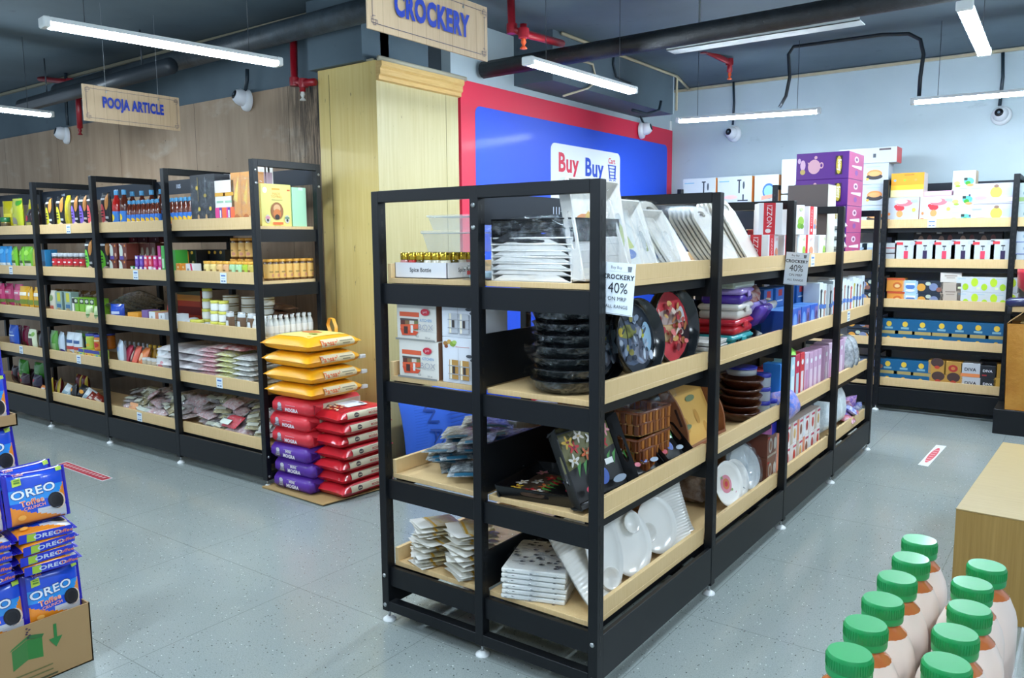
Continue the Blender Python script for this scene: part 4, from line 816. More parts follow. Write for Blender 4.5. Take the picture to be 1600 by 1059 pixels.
for i, u in enumerate((120, 130, 140, 150)): L(snack('#7f8878', w=.12, h=.2, it=[('e', .5, .8, .3, .1, '#4f9a3c')]), u, 3, .06, 2, .02, label=f'dull grey-green pouch at the back of the fourth shelf, {nth(i, 4)}', cat='pouch', group='dull grey-green pouches at the back')
low = [('yellow-edged dark red', snack('#5c1820', w=.1, h=.16, it=[('r', 0, 0, .14, 1, '#b8a028'), ('r', .86, 0, 1, 1, '#b8a028')])), ('white sachet', snack('#d4dde0', w=.1, h=.12, it=[('r', .2, .2, .8, .5, '#94b0bc')])), ('black and orange', snack('#191a1e', w=.1, h=.14, it=[('e', .5, .6, .25, .12, '#e09a34'), ('r', .2, .05, .8, .2, '#d8b08a')])), ('red-brown', snack('#8a3024', w=.11, h=.09, it=[('r', .2, .3, .8, .5, '#d8c8b8')]))]
for i, (u, kk, tl) in enumerate(((78, 0, 0), (88, 0, -25), (98, 1, 40), (106, 1, 50), (113, 2, -20), (122, 2, 30), (130, 1, 45), (137, 3, 60), (145, 3, 65), (110, 0, 0), (100, 0, 5))):
    nm, kd = low[kk]; rr = 0 if i < 9 else 2; kd.place((xat(u, .96, ZL[4] + .06), .975 + rr * .06, ZL[4] + .005 + (.03 if rr else 0)), (R(abs(tl) * -.5), R(tl * .6), R(tl * .5)), label=f'{nm} packet leaning loosely, {nth(i, 11)} of the jumble on the lowest shelf', cat='packet', group='jumbled packets in the third bay')
# second bay, third and fourth shelves
L(snack('#1f4fc4', w=.13, h=.14, it=[('r', .2, .45, .8, .6, '#c8d4f0'), ('e', .2, .15, .15, .15, '#c8402c')]), 180, 2, .05, 0, rz=R(20), label='bright blue pouch leaning on the third shelf', cat='pouch')
silv = foil('glitter_foil', '#4c5458', '#b9c0c4', 60, .25, .7)
fp = park(flatpack('foil_packet', .16, .3, .05, silv))
for i, u in enumerate((190, 200, 208, 216, 224)): fp.place((xat(u, 1.1, ZL[2] + .08), 1.12, ZL[2] + .05 + .028 * i), (R(-24), R(-12), R(10 * i - 20)), label=f'glittering silver packet, {nth(i, 5)} of the fan behind the orange boxes', cat='packet', group='glittering silver packets')
ob1 = park(carton('matchbox_carton', .055, .08, .05, '#ee9a5c')); oy = park(carton('matchbox_carton', .06, .1, .085, '#e8a22c', fr=[('r', 0, 0, 1, .45, '#ee9a5c')]))
for i, u in enumerate((192, 198)): L(ob1, u, 2, .08, 0, label=f'small peach box at the shelf edge, {("left", "right")[i]} one', cat='box', group='small peach boxes')
for i, u in enumerate((203, 208, 213)): L(oy, u, 2, .1, 0, label=f'orange and yellow box beside the peach boxes, {nth(i, 3)}', cat='box', group='orange and yellow boxes')
L(park(carton('matchbox_carton', .085, .1, .05, '#e0b8c4', fr=[('r', .0, .1, .2, .9, '#3c1c24')])), 225, 2, .1, 0, label='pale pink flat box beside the white cartons', cat='box'); L(park(carton('matchbox_carton', .085, .1, .06, '#7c5f9c')), 226, 2, .1, 0, .052, label='purple flat box lying on the pale pink box', cat='box')
wc = park(carton('medicine_carton', .085, .12, .105, '#dfe6ec', fr=[('r', .45, .4, .55, .7, '#2a3038')], topc='#cfc04a', side='#e8a080')); L(wc, 238, 2, .12, 0, label='white carton with yellow top on the third shelf', cat='carton')
wc2 = park(carton('medicine_carton', .085, .10, .10, '#dfe6ec', fr=[('r', .1, .05, .18, .5, '#e06a3c'), ('r', .35, .05, .43, .5, '#3d6ab8'), ('r', .6, .05, .68, .5, '#3d4a8a'), ('r', .82, .05, .9, .5, '#e05a3c'), ('r', .45, .65, .55, .85, '#2a3038')]))
for i, u in enumerate((253, 271)): L(wc2, u, 2, .1, 0, label=f'white carton with coloured bars, {("left", "right")[i]} of the corner post', cat='carton', group='white cartons with coloured bars')
L(park(bottle('oil_bottle', .03, .22, '#c8402c', '#d83a2c', '#8a8a6c', .4, .013)), 263, 2, .06, 2, label='red-topped bottle standing at the back beside the rear post', cat='bottle')
L(snack('#c9d8e4', w=.16, h=.21, it=[('r', .2, .6, .7, .75, '#5a86b8'), ('r', .2, .02, .8, .22, '#e0a070')]), 186, 3, .06, 0, rz=R(-20), label='pale blue pouch leaning back on the fourth shelf', cat='pouch')
opk = snack('#e8705a', w=.10, h=.17, it=[('e', .5, .5, .22, .35, '#28242a'), ('e', .5, .5, .12, .25, '#c8b0a0')]); ppk = snack('#c43a58', w=.10, h=.17, it=[('e', .5, .5, .22, .35, '#28242a'), ('e', .5, .5, .12, .25, '#c8b0a0')])
opo = snack('#e8844a', w=.11, h=.165, it=[('e', .5, .5, .3, .2, '#f0c8a0')])
for i, (u, kd, nm) in enumerate(((191, ppk, 'crimson'), (204, opk, 'coral'), (217, opo, 'orange'))): kd.place((xat(u, .96, ZL[3] + .05), .975, ZL[3] + .008), (R(-22), 0, R(-12)), label=f'{nm} sachet leaning back among the small goods, fourth shelf', cat='sachet')
gls = park(bottle('spray_bottle', .018, .185, '#b8bcc0', '#8f969c', None, .35, .01)); yjr = park(bottle('honey_bottle', .026, .18, '#b88a1c', '#c9a02a', None, .4, .014))
for i, u in enumerate((193, 200, 207, 214, 221, 228)): L(gls, u, 3, .05, 2, label=f'slim clear bottle with grey cap behind the sachets, {nth(i, 6)}', cat='bottle', group='slim clear bottles behind the sachets')
for i, u in enumerate((232, 239, 247)): L(yjr, u, 3, .05, 2, label=f'yellow ochre bottle at the back, {nth(i, 3)} of three', cat='bottle', group='yellow ochre bottles')
cj = park(jar('small_jar', .03, .10, '#b9aa90', '#c9c9c6'))
for i, u in enumerate((224, 232, 239)): L(cj, u, 3, .055, 0, label=f'small beige jar at the shelf edge beside the white bag, {nth(i, 3)}', cat='jar', group='small beige jars')
L(snack('#e6e8ea', w=.14, h=.185, t=.08, it=[('e', .3, .72, .1, .09, '#c8a83a'), ('e', .6, .3, .2, .12, '#e08a94'), ('e', .75, .45, .1, .08, '#e0a0a8')]), 249, 3, .08, 0, label='white bag with a gold seal and pink flower print', cat='bag')
# small white price labels on the lips of all racks
PR = MB(); PR.box(-.035, -.0008, -.035, .035, 0, .035, M('#e6eff5', .4)); prints(PR, lambda x, y, o: Vector(((x - .5) * .07, -.0008 - o, (y - .5) * .07)), .07, .07, [('r', .15, .66, .85, .8, '#4a72b8'), ('r', .2, .45, .8, .5, '#8fa6c8'), ('r', .15, .15, .45, .27, '#55709c'), ('r', .55, .15, .85, .27, '#55709c')], .0002)
PR = Kind(PR.obj('price_label'))
for (u, s, y) in ((107, 0, 0), (17, 1, 0), (212, 1, 0), (349, 1, 0), (33, 3, 0), (123, 3, 0), (343, 3, 0), (218, 4, 0)):
    z = ZL[s] + .026; PR.place((xat(u, .907, z), .9065, z - .012), 0, label=f'white price label on the {SH[s]} shelf lip, {["leftmost visible", "second visible", "third visible", "end"][min(3, u // 75)]} bay of the plywood rack', cat='price label', group='price labels on the plywood-wall rack')

# ================================================================ goods on the gondola
GZ = [z + .0206 for z in GS]
def hole_wall(mb, w, h, t, hw, hh, hy, mat, T, n=20):
    """upright panel w x h (local x, z), thickness t in y, with an oval hand hole centred at height hy"""
    out = []; inn = []
    for i in range(n):
        a = 2 * PI * (i + .5) / n; c, s_ = math.cos(a), math.sin(a); k = min(w / 2 / max(1e-6, abs(c)), ((h - hy) if s_ > 0 else hy) / max(1e-6, abs(s_)))
        out.append((c * k, hy + s_ * k)); p = 2 / 3.2; inn.append((math.copysign(abs(c) ** p, c) * hw, hy + math.copysign(abs(s_) ** p, s_) * hh))
    for i, (a, b_) in enumerate(((w / 2, h), (-w / 2, h), (-w / 2, 0), (w / 2, 0))):     # snap nearest to the corners
        j = min(range(n), key=lambda q: (out[q][0] - a) ** 2 + (out[q][1] - b_) ** 2); out[j] = (a, b_)
    for y, fl in ((0, 0), (t, 1)):
        vs = [(x, y, z) for x, z in out] + [(x, y, z) for x, z in inn]; fs = [(i, (i + 1) % n, (i + 1) % n + n, i + n) for i in range(n)]
        mb.add(vs, [f[::-1] for f in fs] if fl else fs, mat, False, T)
    vs = [(x, 0, z) for x, z in inn] + [(x, t, z) for x, z in inn]; mb.add(vs, [(i, (i + 1) % n, (i + 1) % n + n, i + n) for i in range(n)], mat, True, T)
    vs = [(x, 0, z) for x, z in out] + [(x, t, z) for x, z in out]; mb.add(vs, [(i, i + n, (i + 1) % n + n, (i + 1) % n) for i in range(n)], mat, False, T)
def tray(name, w, l, h, mat, inside=(), flare=.02, t=.005, film=None, rim=None, hole=True):
    """open serving tray lying flat, long side along y, hand holes in the two short walls"""
    mat = M(mat, .3) if isinstance(mat, str) else mat; mb = MB(); a = math.atan2(flare, h)
    mb.cbox(-w / 2, -l / 2, 0, w / 2, l / 2, t, mat, .001)
    for s in (0, 1):
        T = Matrix.Rotation(PI * s, 4, 'Z') @ Matrix.Translation((0, -l / 2, 0)) @ Matrix.Rotation(a, 4, 'X')
        (hole_wall(mb, w + flare, h, t, w * .2, h * .22, h * .58, mat, T) if hole else mb.box(-w / 2 - flare / 2, 0, 0, w / 2 + flare / 2, t, h, mat, T))
        T = Matrix.Rotation(PI * s + PI / 2, 4, 'Z') @ Matrix.Translation((0, -w / 2, 0)) @ Matrix.Rotation(a, 4, 'X')
        mb.box(-l / 2 - flare / 2, 0, 0, l / 2 + flare / 2, t, h, mat, T)
    prints(mb, lambda x, y, o: Vector(((.5 - y) * w, (x - .5) * l, t + o)), l, w, inside, .0005); r = mb.obj(name)
    if film: mb = MB(); wrapfilm(mb, w + flare * 2 + .004, l + flare * 2 + .004, h + .004, rnd, film); mb.obj('film_wrap', r)
    return r
def flowers(bg='#6d6a3c'):
    it = [('r', .03, .03, .97, .97, '#191a1c'), ('p', [(.03, .45), (.97, .62), (.97, .97), (.03, .97)], bg)]; q = random.Random(5)
    for k, (x, y, c) in enumerate(((.3, .75, '#c8242c'), (.6, .8, '#d8d4cc'), (.45, .62, '#d8642c'), (.75, .68, '#b81c28'), (.2, .58, '#e0dcd4'), (.55, .5, '#c8242c'), (.82, .85, '#d88a94'), (.35, .88, '#d8cfc4'), (.15, .84, '#c9a02c'))):
        for a in range(5):
            r_ = 1.26 * a + k; it.append(('e', x + .045 * math.cos(r_), y + .03 * math.sin(r_), .05, .022, c, r_))
        it.append(('e', x, y, .025, .018, '#6c1416' if c[1] == 'c' else '#b9a06a'))
    for k in range(7): x = .15 + .1 * k; it.append(('p', [(x, .35), (x + .1, .55), (x + .02, .5)], '#3f8a3a'))
    it += [('e', .5, .26, .1, .12, '#3a5cae'), ('e', .5, .34, .06, .03, '#5f82c8'), ('e', .25, .16, .08, .05, '#c8304c'), ('e', .75, .14, .12, .05, '#8a98a8'), ('r', .6, .38, .74, .46, '#e6e8e6')]
    return it
def lean(kind, loc, lean_deg, rz, **k):
    """stand a flat lying thing up on its x-side edge, tipped"""
    return kind.place(loc, Matrix.Rotation(rz, 3, 'Z').to_4x4().to_3x3() @ Matrix.Rotation(R(lean_deg), 3, 'X') and (R(lean_deg), 0, rz), **k)
def upright(kind, x, y, z, h, tip, rz=0, **k):
    """a tray or plate whose x side (width h) becomes its height; its open face looks towards -Y turned by rz, top tipped towards -Y by tip degrees"""
    Mx = Matrix.Rotation(rz, 3, 'Z') @ Matrix.Rotation(R(tip), 3, 'X') @ Matrix(((0, 1, 0), (0, 0, -1), (-1, 0, 0)))
    Mx = Matrix.Rotation(rz, 3, 'Z') @ Matrix.Rotation(R(tip), 3, 'X') @ Matrix(((0, 1, 0), (0, 0, -1), (1, 0, 0))) if Mx.determinant() < 0 else Mx
    e = Mx.to_euler(); lift = h / 2 * math.cos(R(tip)); return kind.place((x, y, z + lift + .004), (e.x, e.y, e.z), **k)

def facing(kd, x, y, z, w, tip, yaw=0, **k):
    """stand a lying tray on its long edge, open face towards the aisle (+X turned by yaw), leaning back by tip"""
    Mx = Matrix.Rotation(yaw, 3, 'Z') @ Matrix.Rotation(R(-tip), 3, 'Y') @ Matrix(((0, 0, 1), (0, 1, 0), (-1, 0, 0))); e = Mx.to_euler()
    return kd.place((x - w / 2 * math.sin(R(tip)), y, z + w / 2 * math.cos(R(tip)) + .012), (e.x, e.y, e.z), **k)
# ---- first bay, top shelf (facing the aisle)
patt = [('r', .1, .05, .9, .95, '#e8e2d4'), ('e', .4, .5, .25, .2, '#e0883c'), ('e', .6, .6, .2, .15, '#d8a82c'), ('e', .5, .35, .2, .1, '#c9602c')]
pat2 = [('r', .1, .05, .9, .95, '#dfe0da'), ('p', [(.2, .3), (.5, .8), (.8, .4)], '#b9c070'), ('e', .5, .3, .3, .08, '#5f7ab8')]
tw = park(tray('serving_tray', .33, .33, .055, M('#e9e3da', .25), patt, .016, .006, .007)); tw2 = park(tray('serving_tray', .27, .22, .06, M('#ebe6de', .25), pat2, .016, .006, .01)); tw3 = park(tray('serving_tray', .24, .21, .06, M('#ebe7e0', .25), pat2, .014, .006, .008))
for kd, u, h, tip, lab in ((tw, 954, .33, 6, 'tall white serving tray in film standing on end right behind the front corner post'), (tw2, 1008, .27, 14, 'white serving tray in film standing on end, middle of the three by the corner post'), (tw3, 1052, .24, 18, 'smaller white serving tray in film, last of the three by the corner post')):
    facing(kd, -.145, {954: .235, 1008: .51, 1052: .74}[u], GZ[0], h, 5 + tip, 0, label=lab, cat='tray')
def board(name, w, h, t, mat, film=None):
    """flat handled chopping board lying in XY, handle loop at +Y"""
    mb = MB(); n = 28; out = []; inn = []
    for i in range(n):
        a = 2 * PI * i / n; out.append((math.copysign(abs(math.cos(a)) ** .5, math.cos(a)) * w / 2 * (1 if math.sin(a) < .5 else .78), math.copysign(abs(math.sin(a)) ** .55, math.sin(a)) * h / 2)); inn.append((math.cos(a) * w * .17, h * .37 + math.sin(a) * h * .05))
    for z in (0, t):
        vs = [(x, y, z) for x, y in out] + [(x, y, z) for x, y in inn]; mb.add(vs, [(i, (i + 1) % n, (i + 1) % n + n, i + n) for i in range(n)], mat)
    vs = [(x, y, z) for z in (0, t) for x, y in out]; mb.add(vs, [(i, (i + 1) % n, (i + 1) % n + n, i + n) for i in range(n)], mat, True)
    vs = [(x, y, z) for z in (0, t) for x, y in inn]; mb.add(vs, [(i, (i + 1) % n, (i + 1) % n + n, i + n) for i in range(n)], mat, True)
    return mb.obj(name)
cream = M('#e9e4d9', .22, 0, .5, .3)
bd = park(board('chopping_board', .22, .40, .009, cream)); bdw = board('chopping_board', .26, .36, .012, M('#e4dccd', .25)); mb = MB(); mb.cbox(-.135, -.185, -.003, .135, .185, .016, FILM, .004); mb.obj('film_wrap', bdw); bdw = park(bdw)
def standing(kd, x, y, z, h, tip, rz, **k):   # long side upright, leaning
    Mx = Matrix.Rotation(rz, 3, 'Z') @ Matrix.Rotation(R(90 - tip), 3, 'X'); e = Mx.to_euler(); return kd.place((x, y, z + h / 2 * math.cos(R(tip)) + .016), (e.x, e.y, e.z), **k)
for i in range(8): standing(bdw, -.19 - .0235 * i, .87, GZ[0], .34, 33, PI / 2 + R(2), sc=(.95, .95, 1), label=f'cream board in film, {ORD[i]} from the front of the slanted stack before the second post', cat='chopping board', group='cream boards slanted in film in the first bay')
for i in range(6): standing(bd, -.185 - .02 * i, 1.74, GZ[0], .36, 30 + i, PI / 2 + R(3), label=f'cream chopping board with handle loop, {ORD[i]} from the front of the leaning row', cat='chopping board', group='cream chopping boards in the second bay')
for i in range(6): standing(bdw, -.19 - .0235 * i, 1.42, GZ[0], .34, 35, PI / 2, label=f'cream board in film past the second post, {ORD[i]} from the front', cat='chopping board', group='cream boards past the second post')

# ---- first bay, second shelf: round trays
def rtray(name, r, h, mat, it):
    mb = MB(); mb.lathe([(0, 0), (r - .01, 0), (r, .01), (r + .006, h), (r + .001, h), (r - .006, .012), (r - .012, .008)], mat, 40); F = lambda x, y, o: Vector(((x - .5) * 2 * r, (y - .5) * 2 * r, .0085 + o))
    mb.lathe([(r - .012, .008), (0, .008)], mat, 40); prints(mb, F, 2 * r, 2 * r, it, .0006)
    for s in (1, -1):
        mb.cbox(-.045, -.0015, -.011, .045, .0015, .011, M('#0a0b0d', .3) if s < 0 else M('#4d5860', .3), .001, Matrix.Translation((0, s * (r + .0015), h * .6)))
    return park(mb.obj(name))
_q = random.Random(21); spk = lambda cols, n: [('e', .5 + .36 * _q.uniform(-1, 1) * .8, .5 + .36 * _q.uniform(-1, 1) * .8, _q.uniform(.015, .05), _q.uniform(.01, .08), cols[_q.randrange(len(cols))], _q.uniform(0, 3)) for _ in range(n)]
blkg = M('#0b0d10', .18, 0, .6, .5)
r1 = rtray('round_tray', .15, .055, blkg, [('e', .5, .5, .46, .46, '#232c38'), ('e', .45, .55, .3, .3, '#5b6a84'), ('e', .4, .35, .25, .2, '#8a8fa0'), ('e', .6, .6, .09, .2, '#8a8a3c'), ('e', .6, .75, .06, .05, '#d8b82c'), ('e', .5, .2, .2, .1, '#9fc4dc'), ('e', .55, .3, .06, .05, '#d0cc3a')] + spk(['#39465c', '#7f90a8', '#2c3848', '#a8b4c4', '#8c8434', '#1c2a38'], 40))
r2 = rtray('round_tray', .165, .055, blkg, [('e', .5, .5, .46, .46, '#d8424a'), ('e', .5, .55, .2, .38, '#c99040'), ('e', .42, .6, .1, .3, '#d8b888'), ('e', .62, .5, .1, .3, '#c8b0a8'), ('e', .55, .2, .2, .08, '#dcdee0'), ('e', .4, .15, .15, .1, '#3a2a30')] + spk(['#e87a78', '#b8303c', '#d8a860', '#a86c3c', '#e8d0c0', '#c05a50', '#7a2a30'], 46))
def disc(kd, x, y, z, r, az, tilt, **k):     # stand a disc on its rim; open face towards compass az, tipped up by tilt
    nrm = Vector((math.cos(az) * math.cos(tilt), math.sin(az) * math.cos(tilt), math.sin(tilt))); ax = Vector((-math.sin(az), math.cos(az), 0)); up = nrm.cross(ax)
    Mx = Matrix((up if up.z > 0 else -up, nrm.cross(up if up.z > 0 else -up), nrm)).transposed(); e = Mx.to_euler(); return kd.place((x, y, z + r * math.cos(tilt) + .006), (e.x, e.y, e.z), **k)
disc(r1, -.155, .52, GZ[1], .155, R(-8), R(10), label='black round tray with a dark blue picture, leaning beside the red picture tray', cat='tray')
disc(r1, -.225, .34, GZ[1], .155, R(-8), R(9), label='black round tray behind the price sheet, in front of the blue picture tray', cat='tray')
disc(r2, -.165, .87, GZ[1], .17, R(-8), R(8), label='black round tray with a red picture, at the second level of the first bay', cat='tray')
bcas = foil('black_in_film', '#0b0c0e', '#2a2e31', 30, .2, 0)
def casserole(name, w, d, h, mat, lip=True):
    mb = MB(); mb.cbox(-w / 2, -d / 2, 0, w / 2, d / 2, h, mat, min(.015, h * .3)); mb.cbox(-w / 2 - .01, -d / 2 - .01, h * .75, w / 2 + .01, d / 2 + .01, h * .9, mat, .003)
    r = mb.obj(name); mb = MB(); wrapfilm(mb, w + .024, d + .024, h + .004, rnd, .012, 7); mb.obj('film_wrap', r); return park(r)
cas = casserole('black_tray', .29, .30, .052, M('#0c0e10', .2))
for i in []: cas.place((-.24 + rnd.uniform(-.012, .012), .20, GZ[1] + i * .0535), (0, 0, R(rnd.uniform(-8, 8))), label=f'black tray in crinkled film, {lvl(i, 6)} of the stack behind the near opening', cat='tray', group='black trays stacked in film at the near end') if False else None
rc = MB(); rc.lathe([(.085, 0), (.115, .012), (.13, .045), (.136, .05), (.13, .052), (.11, .016), (0, .01)], M('#0c0e10', .2), 24, Matrix.Scale(1.0, 4)); rcb = rc.obj('black_bowl')
mb = MB(); q = random.Random(3); mb.lathe([(.1, .001), (.137, .03), (.145, .05), (.12, .058), (0, .056)], FILM, 22, None, False); mb.v = [(x + q.uniform(-.007, .007), y + q.uniform(-.007, .007), z + q.uniform(-.002, .002)) for x, y, z in mb.v]
for k in range(5): a = q.uniform(0, 6.28); mb.add([(.13 * math.cos(a), .13 * math.sin(a), .045), (.165 * math.cos(a - .2), .165 * math.sin(a - .2), .05), (.17 * math.cos(a + .15), .17 * math.sin(a + .15), .03), (.13 * math.cos(a + .3), .13 * math.sin(a + .3), .025)], [(0, 1, 2, 3)], FILM)
mb.obj('film_wrap', rcb); rcb = park(rcb)
rx = xat(884, .06, 1.2)
for i in range(7): rcb.place((-.225 + rnd.uniform(-.006, .006), .17, GZ[1] + i * .041 * 1.0), (0, 0, R(47 * i)), label=f'shiny black bowl in crinkled film, {lvl(i, 7)} of the gondola end stack', cat='bowl', group='black bowls stacked in film at the gondola end')
for i, (y, c) in enumerate(((.58, 0), (.70, 1), (.82, 2))): rcb.place((-.36, y, GZ[1] + .05 * (i % 2)), (R(0), 0, R(50 * c)), label=f'shiny black bowl in film on the board behind the red picture tray, {nth(i, 3)}', cat='bowl', group='black bowls behind the red picture tray')
wplate = park(tray('magazine_rack_tray', .26, .2, .018, M('#e8e8e4', .3), (), .01, .004, None, None, False))
for i in range(4): wplate.place((-.20, 1.21, GZ[1] + i * .022), (0, 0, R(2 * i)), label=f'flat white dish, {lvl(i, 4)} of the pile just past the second post', cat='dish', group='flat white dishes past the second post')

# ---- first bay, third shelf: flowered trays and wooden trays
ft = park(tray('flowered_tray', .27, .38, .05, M('#0c0d0f', .25), flowers(), .018, .005))
facing(ft, -.125, .25, GZ[2], .27, 24, R(-3), label='black flowered tray leaning by the first post, seen through both openings', cat='tray')
def tilted(kd, x, y, z, w, tip, rz, **k):   # open face up, turned over its far long edge
    Mx = Matrix.Rotation(rz, 3, 'Z') @ Matrix.Rotation(R(tip), 3, 'X') @ Matrix.Rotation(PI / 2, 3, 'Z'); e = Mx.to_euler(); return kd.place((x, y, z + w / 2 * abs(math.sin(R(tip))) + .006), (e.x, e.y, e.z), **k)
facing(ft, -.115, .60, GZ[2], .22, 50, R(-6), sc=(.8, .62, 1), label='black flowered tray leaning far back, middle one of three on the third shelf', cat='tray')
facing(ft, -.115, .84, GZ[2], .22, 46, R(-6), sc=(.8, .62, 1), label='black flowered tray leaning far back, last of the three on the third shelf', cat='tray')
brn = M('#7a3f1c', .3, 0, .5, .3); brnl = M('#b06a2c', .3)
def wtray(name, w, l, h):
    mb = MB(); mb.cbox(-w / 2, -l / 2, 0, w / 2, l / 2, .006, M('#c99a58', .4), .001)
    for s in (-1, 1):
        n = 14
        for i in range(n): y = -l / 2 + l * (i + .5) / n; mb.cbox(s * w / 2 - .006, y - l / n * .36, .004, s * w / 2 + .006, y + l / n * .36, h, brnl if i % 2 else brn, .002)
        n = 10
        for i in range(n): x = -w / 2 + w * (i + .5) / n; mb.cbox(x - w / n * .36, s * l / 2 - .006, .004, x + w / n * .36, s * l / 2 + .006, h, brnl if i % 2 else brn, .002)
        mb.tube([(s * w / 2, -l / 2, h), (s * w / 2, l / 2, h)], .007, brn, 6); mb.tube([(-w / 2, s * l / 2, h), (w / 2, s * l / 2, h)], .007, brn, 6)
    return park(mb.obj(name))
wt = wtray('wooden_tray', .26, .40, .05)
for i in range(5): wt.place((-.33, .70, GZ[2] + i * .053), (R(rnd.uniform(-2, 2)), R(rnd.uniform(-2, 2)), R(90 + rnd.uniform(-6, 6))), label=f'ribbed brown wooden tray, {lvl(i, 5)} of the stack behind the flowered trays', cat='tray', group='ribbed brown wooden trays in a stack')
mb = MB(); wrapfilm(mb, .40, .28, .06, rnd, .03, 8); fw = mb.obj('loose_film'); Kind(fw).place((-.32, .70, GZ[2] + .265), (0, 0, .1), label='loose crumpled film lying over the ribbed wooden trays', cat='plastic film')
def frametray(name, w, l):
    mb = MB(); wd = wood('tray_frame', '#7c4a30', '#98603e', (8, 40, 8), .4); mb.cbox(-w / 2, -l / 2, 0, w / 2, l / 2, .006, M('#dcae5c', .35), .001); q = random.Random(2)
    F = lambda x, y, o: Vector(((x - .5) * w, (y - .5) * l, .006 + o)); prints(mb, F, w, l, [('e', q.random(), q.random(), .12, .05, '#c48f3c') for _ in range(6)] + [('e', .3, .6, .05, .12, '#6d7f5c'), ('e', .7, .3, .04, .1, '#6d7f5c')], .0004)
    for s in (-1, 1):
        mb.cbox(s * w / 2 - .008, -l / 2, 0, s * w / 2 + .008, l / 2, .045, wd, .003)
        mb.prism([(-w / 2, 0), (w / 2, 0), (w / 2, .04), (w / 4, .065), (w / 8, .07), (-w / 8, .07), (-w / 4, .065), (-w / 2, .04)], s * l / 2 - .007, s * l / 2 + .007, wd, 'y')
        mb.cbox(-w * .14, s * l / 2 - .008, .042, w * .14, s * l / 2 + .008, .056, M('#3a2016', .5), .002)
    return park(mb.obj(name))
fr_ = frametray('wooden_tray', .30, .46)
facing(fr_, -.14, 1.20, GZ[2], .30, 24, R(2), label='wooden framed tray with a yellow base, leaning behind the second post', cat='tray')


# ---- first bay, lowest shelf: white plates
white = M('#eceae4', .18, 0, .5, .4)
def plate(name, rx, ry, cup=None, it=()):
    mb = MB(); mb.lathe([(0, 0), (rx * .62, 0), (rx * .85, .008), (rx, .022), (rx * 1.0, .025), (rx * .84, .013), (rx * .6, .005), (0, .005)], white, 36, None, True, 1, ry / rx)
    if cup: mb.lathe([(.028, .004), (.04, .02), (.044, .03), (.041, .031), (.034, .018), (0, .008)], white, 20, Matrix.Translation((cup[0], cup[1], 0)))
    prints(mb, lambda x, y, o: Vector(((x - .5) * 2 * rx, (y - .5) * 2 * ry, .0055 + o)), 2 * rx, 2 * ry, it, .0005); return park(mb.obj(name))
p1 = plate('oval_platter', .165, .085, (.115, 0)); p2 = plate('dip_plate', .135, .125, (.07, -.04)); p3 = plate('dip_plate', .12, .11, (-.02, .06))
facing(p1, -.105, .30, GZ[3], .33, 20, R(-22), label='long white oval platter with a small well, leaning nearest the front corner post', cat='platter')
disc(p2, -.155, .49, GZ[3], .13, R(-14), R(22), label='round white dip plate leaning beside the oval platter', cat='plate')
disc(p3, -.155, .745, GZ[3], .125, R(-20), R(20), label='round white plate with a deep dip bowl, middle of the lowest shelf', cat='plate')
def ribbed(w, l):
    mb = MB(); mb.grid(lambda a, c: Vector(((a - .5) * w, (c - .5) * l, .004 + .010 * abs(2 * a - 1) ** 6 + .010 * abs(2 * c - 1) ** 6 + .0009 * math.sin(a * 120))), 120, 12, white); mb.grid(lambda a, c: Vector(((a - .5) * w, (c - .5) * l, -.001 + .010 * abs(2 * a - 1) ** 6 + .010 * abs(2 * c - 1) ** 6)), 10, 10, white, flip=True); return park(mb.obj('ribbed_platter'))
rp2 = ribbed(.32, .26); rp1 = ribbed(.24, .19)

facing(rp1, -.10, .88, GZ[3], .24, 22, R(-8), label='white rectangular platter leaning near the far end of the lowest shelf', cat='platter')
facing(rp1, -.13, .97, GZ[3], .24, 20, R(-4), label='white rectangular platter half behind the second post, lowest shelf', cat='platter')
facing(rp2, -.105, .215, GZ[3], .32, 36, R(4), label='white ribbed platter leaning in the end opening, lowest shelf', cat='platter')
film2 = foil('printed_film', '#c9c9c4', '#e4e4e0', 20, .25, 0)
def stackpack(name, w, d, h, base, top_prints):
    mb = MB(); mb.cbox(-w / 2, -d / 2, 0, w / 2, d / 2, h, base, .004); F = top(w, d, h); prints(mb, lambda x, y, o: F(x, y, o + .004), w, d, top_prints, .0005); prints(mb, lambda x, y, o: front(w, d, h)(x, y, o + .004), w, h, [(a[0], a[1], a[2], a[3] * .6, a[4] * 3, a[5]) if a[0] == 'e' else a for a in top_prints[:8]], .0005)
    r = mb.obj(name); mb = MB(); wrapfilm(mb, w + .006, d + .006, h + .002, rnd, .010, 7); mb.obj('film_wrap', r); return park(r)
q = random.Random(9); spots = []
for k in range(24): x, y = q.uniform(.08, .92), q.uniform(.08, .92); spots.append(('e', x, y, .045, .025, '#3a3c40', .4)); spots.append(('e', x + .02, y + .01, .02, .012, '#b9b9b4', .4))
for k in range(12): x, y = q.uniform(.1, .8), q.uniform(.1, .9); spots.append(('r', x, y, x + .1, y + .008, '#77787a')); spots.append(('r', x, y + .02, x + .07, y + .028, '#8a8b8e'))
tr_ = stackpack('wrapped_dish', .25, .30, .018, M('#e9e7e0', .3), spots)
for i in range(6): tr_.place((-.36, .20, GZ[3] + i * .0205), (0, 0, R(20 + rnd.uniform(-2, 2))), label=f'white dish in printed film, {lvl(i, 6)} of the stack in the end opening', cat='dish', group='white dishes stacked in printed film')
dp = stackpack('wrapped_dish', .3, .4, .02, M('#8f8b84', .4), spots)
for i in range(5): dp.place((-.36, .70, GZ[3] + i * .030), (0, 0, R(8 * (i % 2))), label=f'greyish dish in printed film behind the white plates, {lvl(i, 5)} of its stack', cat='dish', group='greyish dishes behind the white plates')
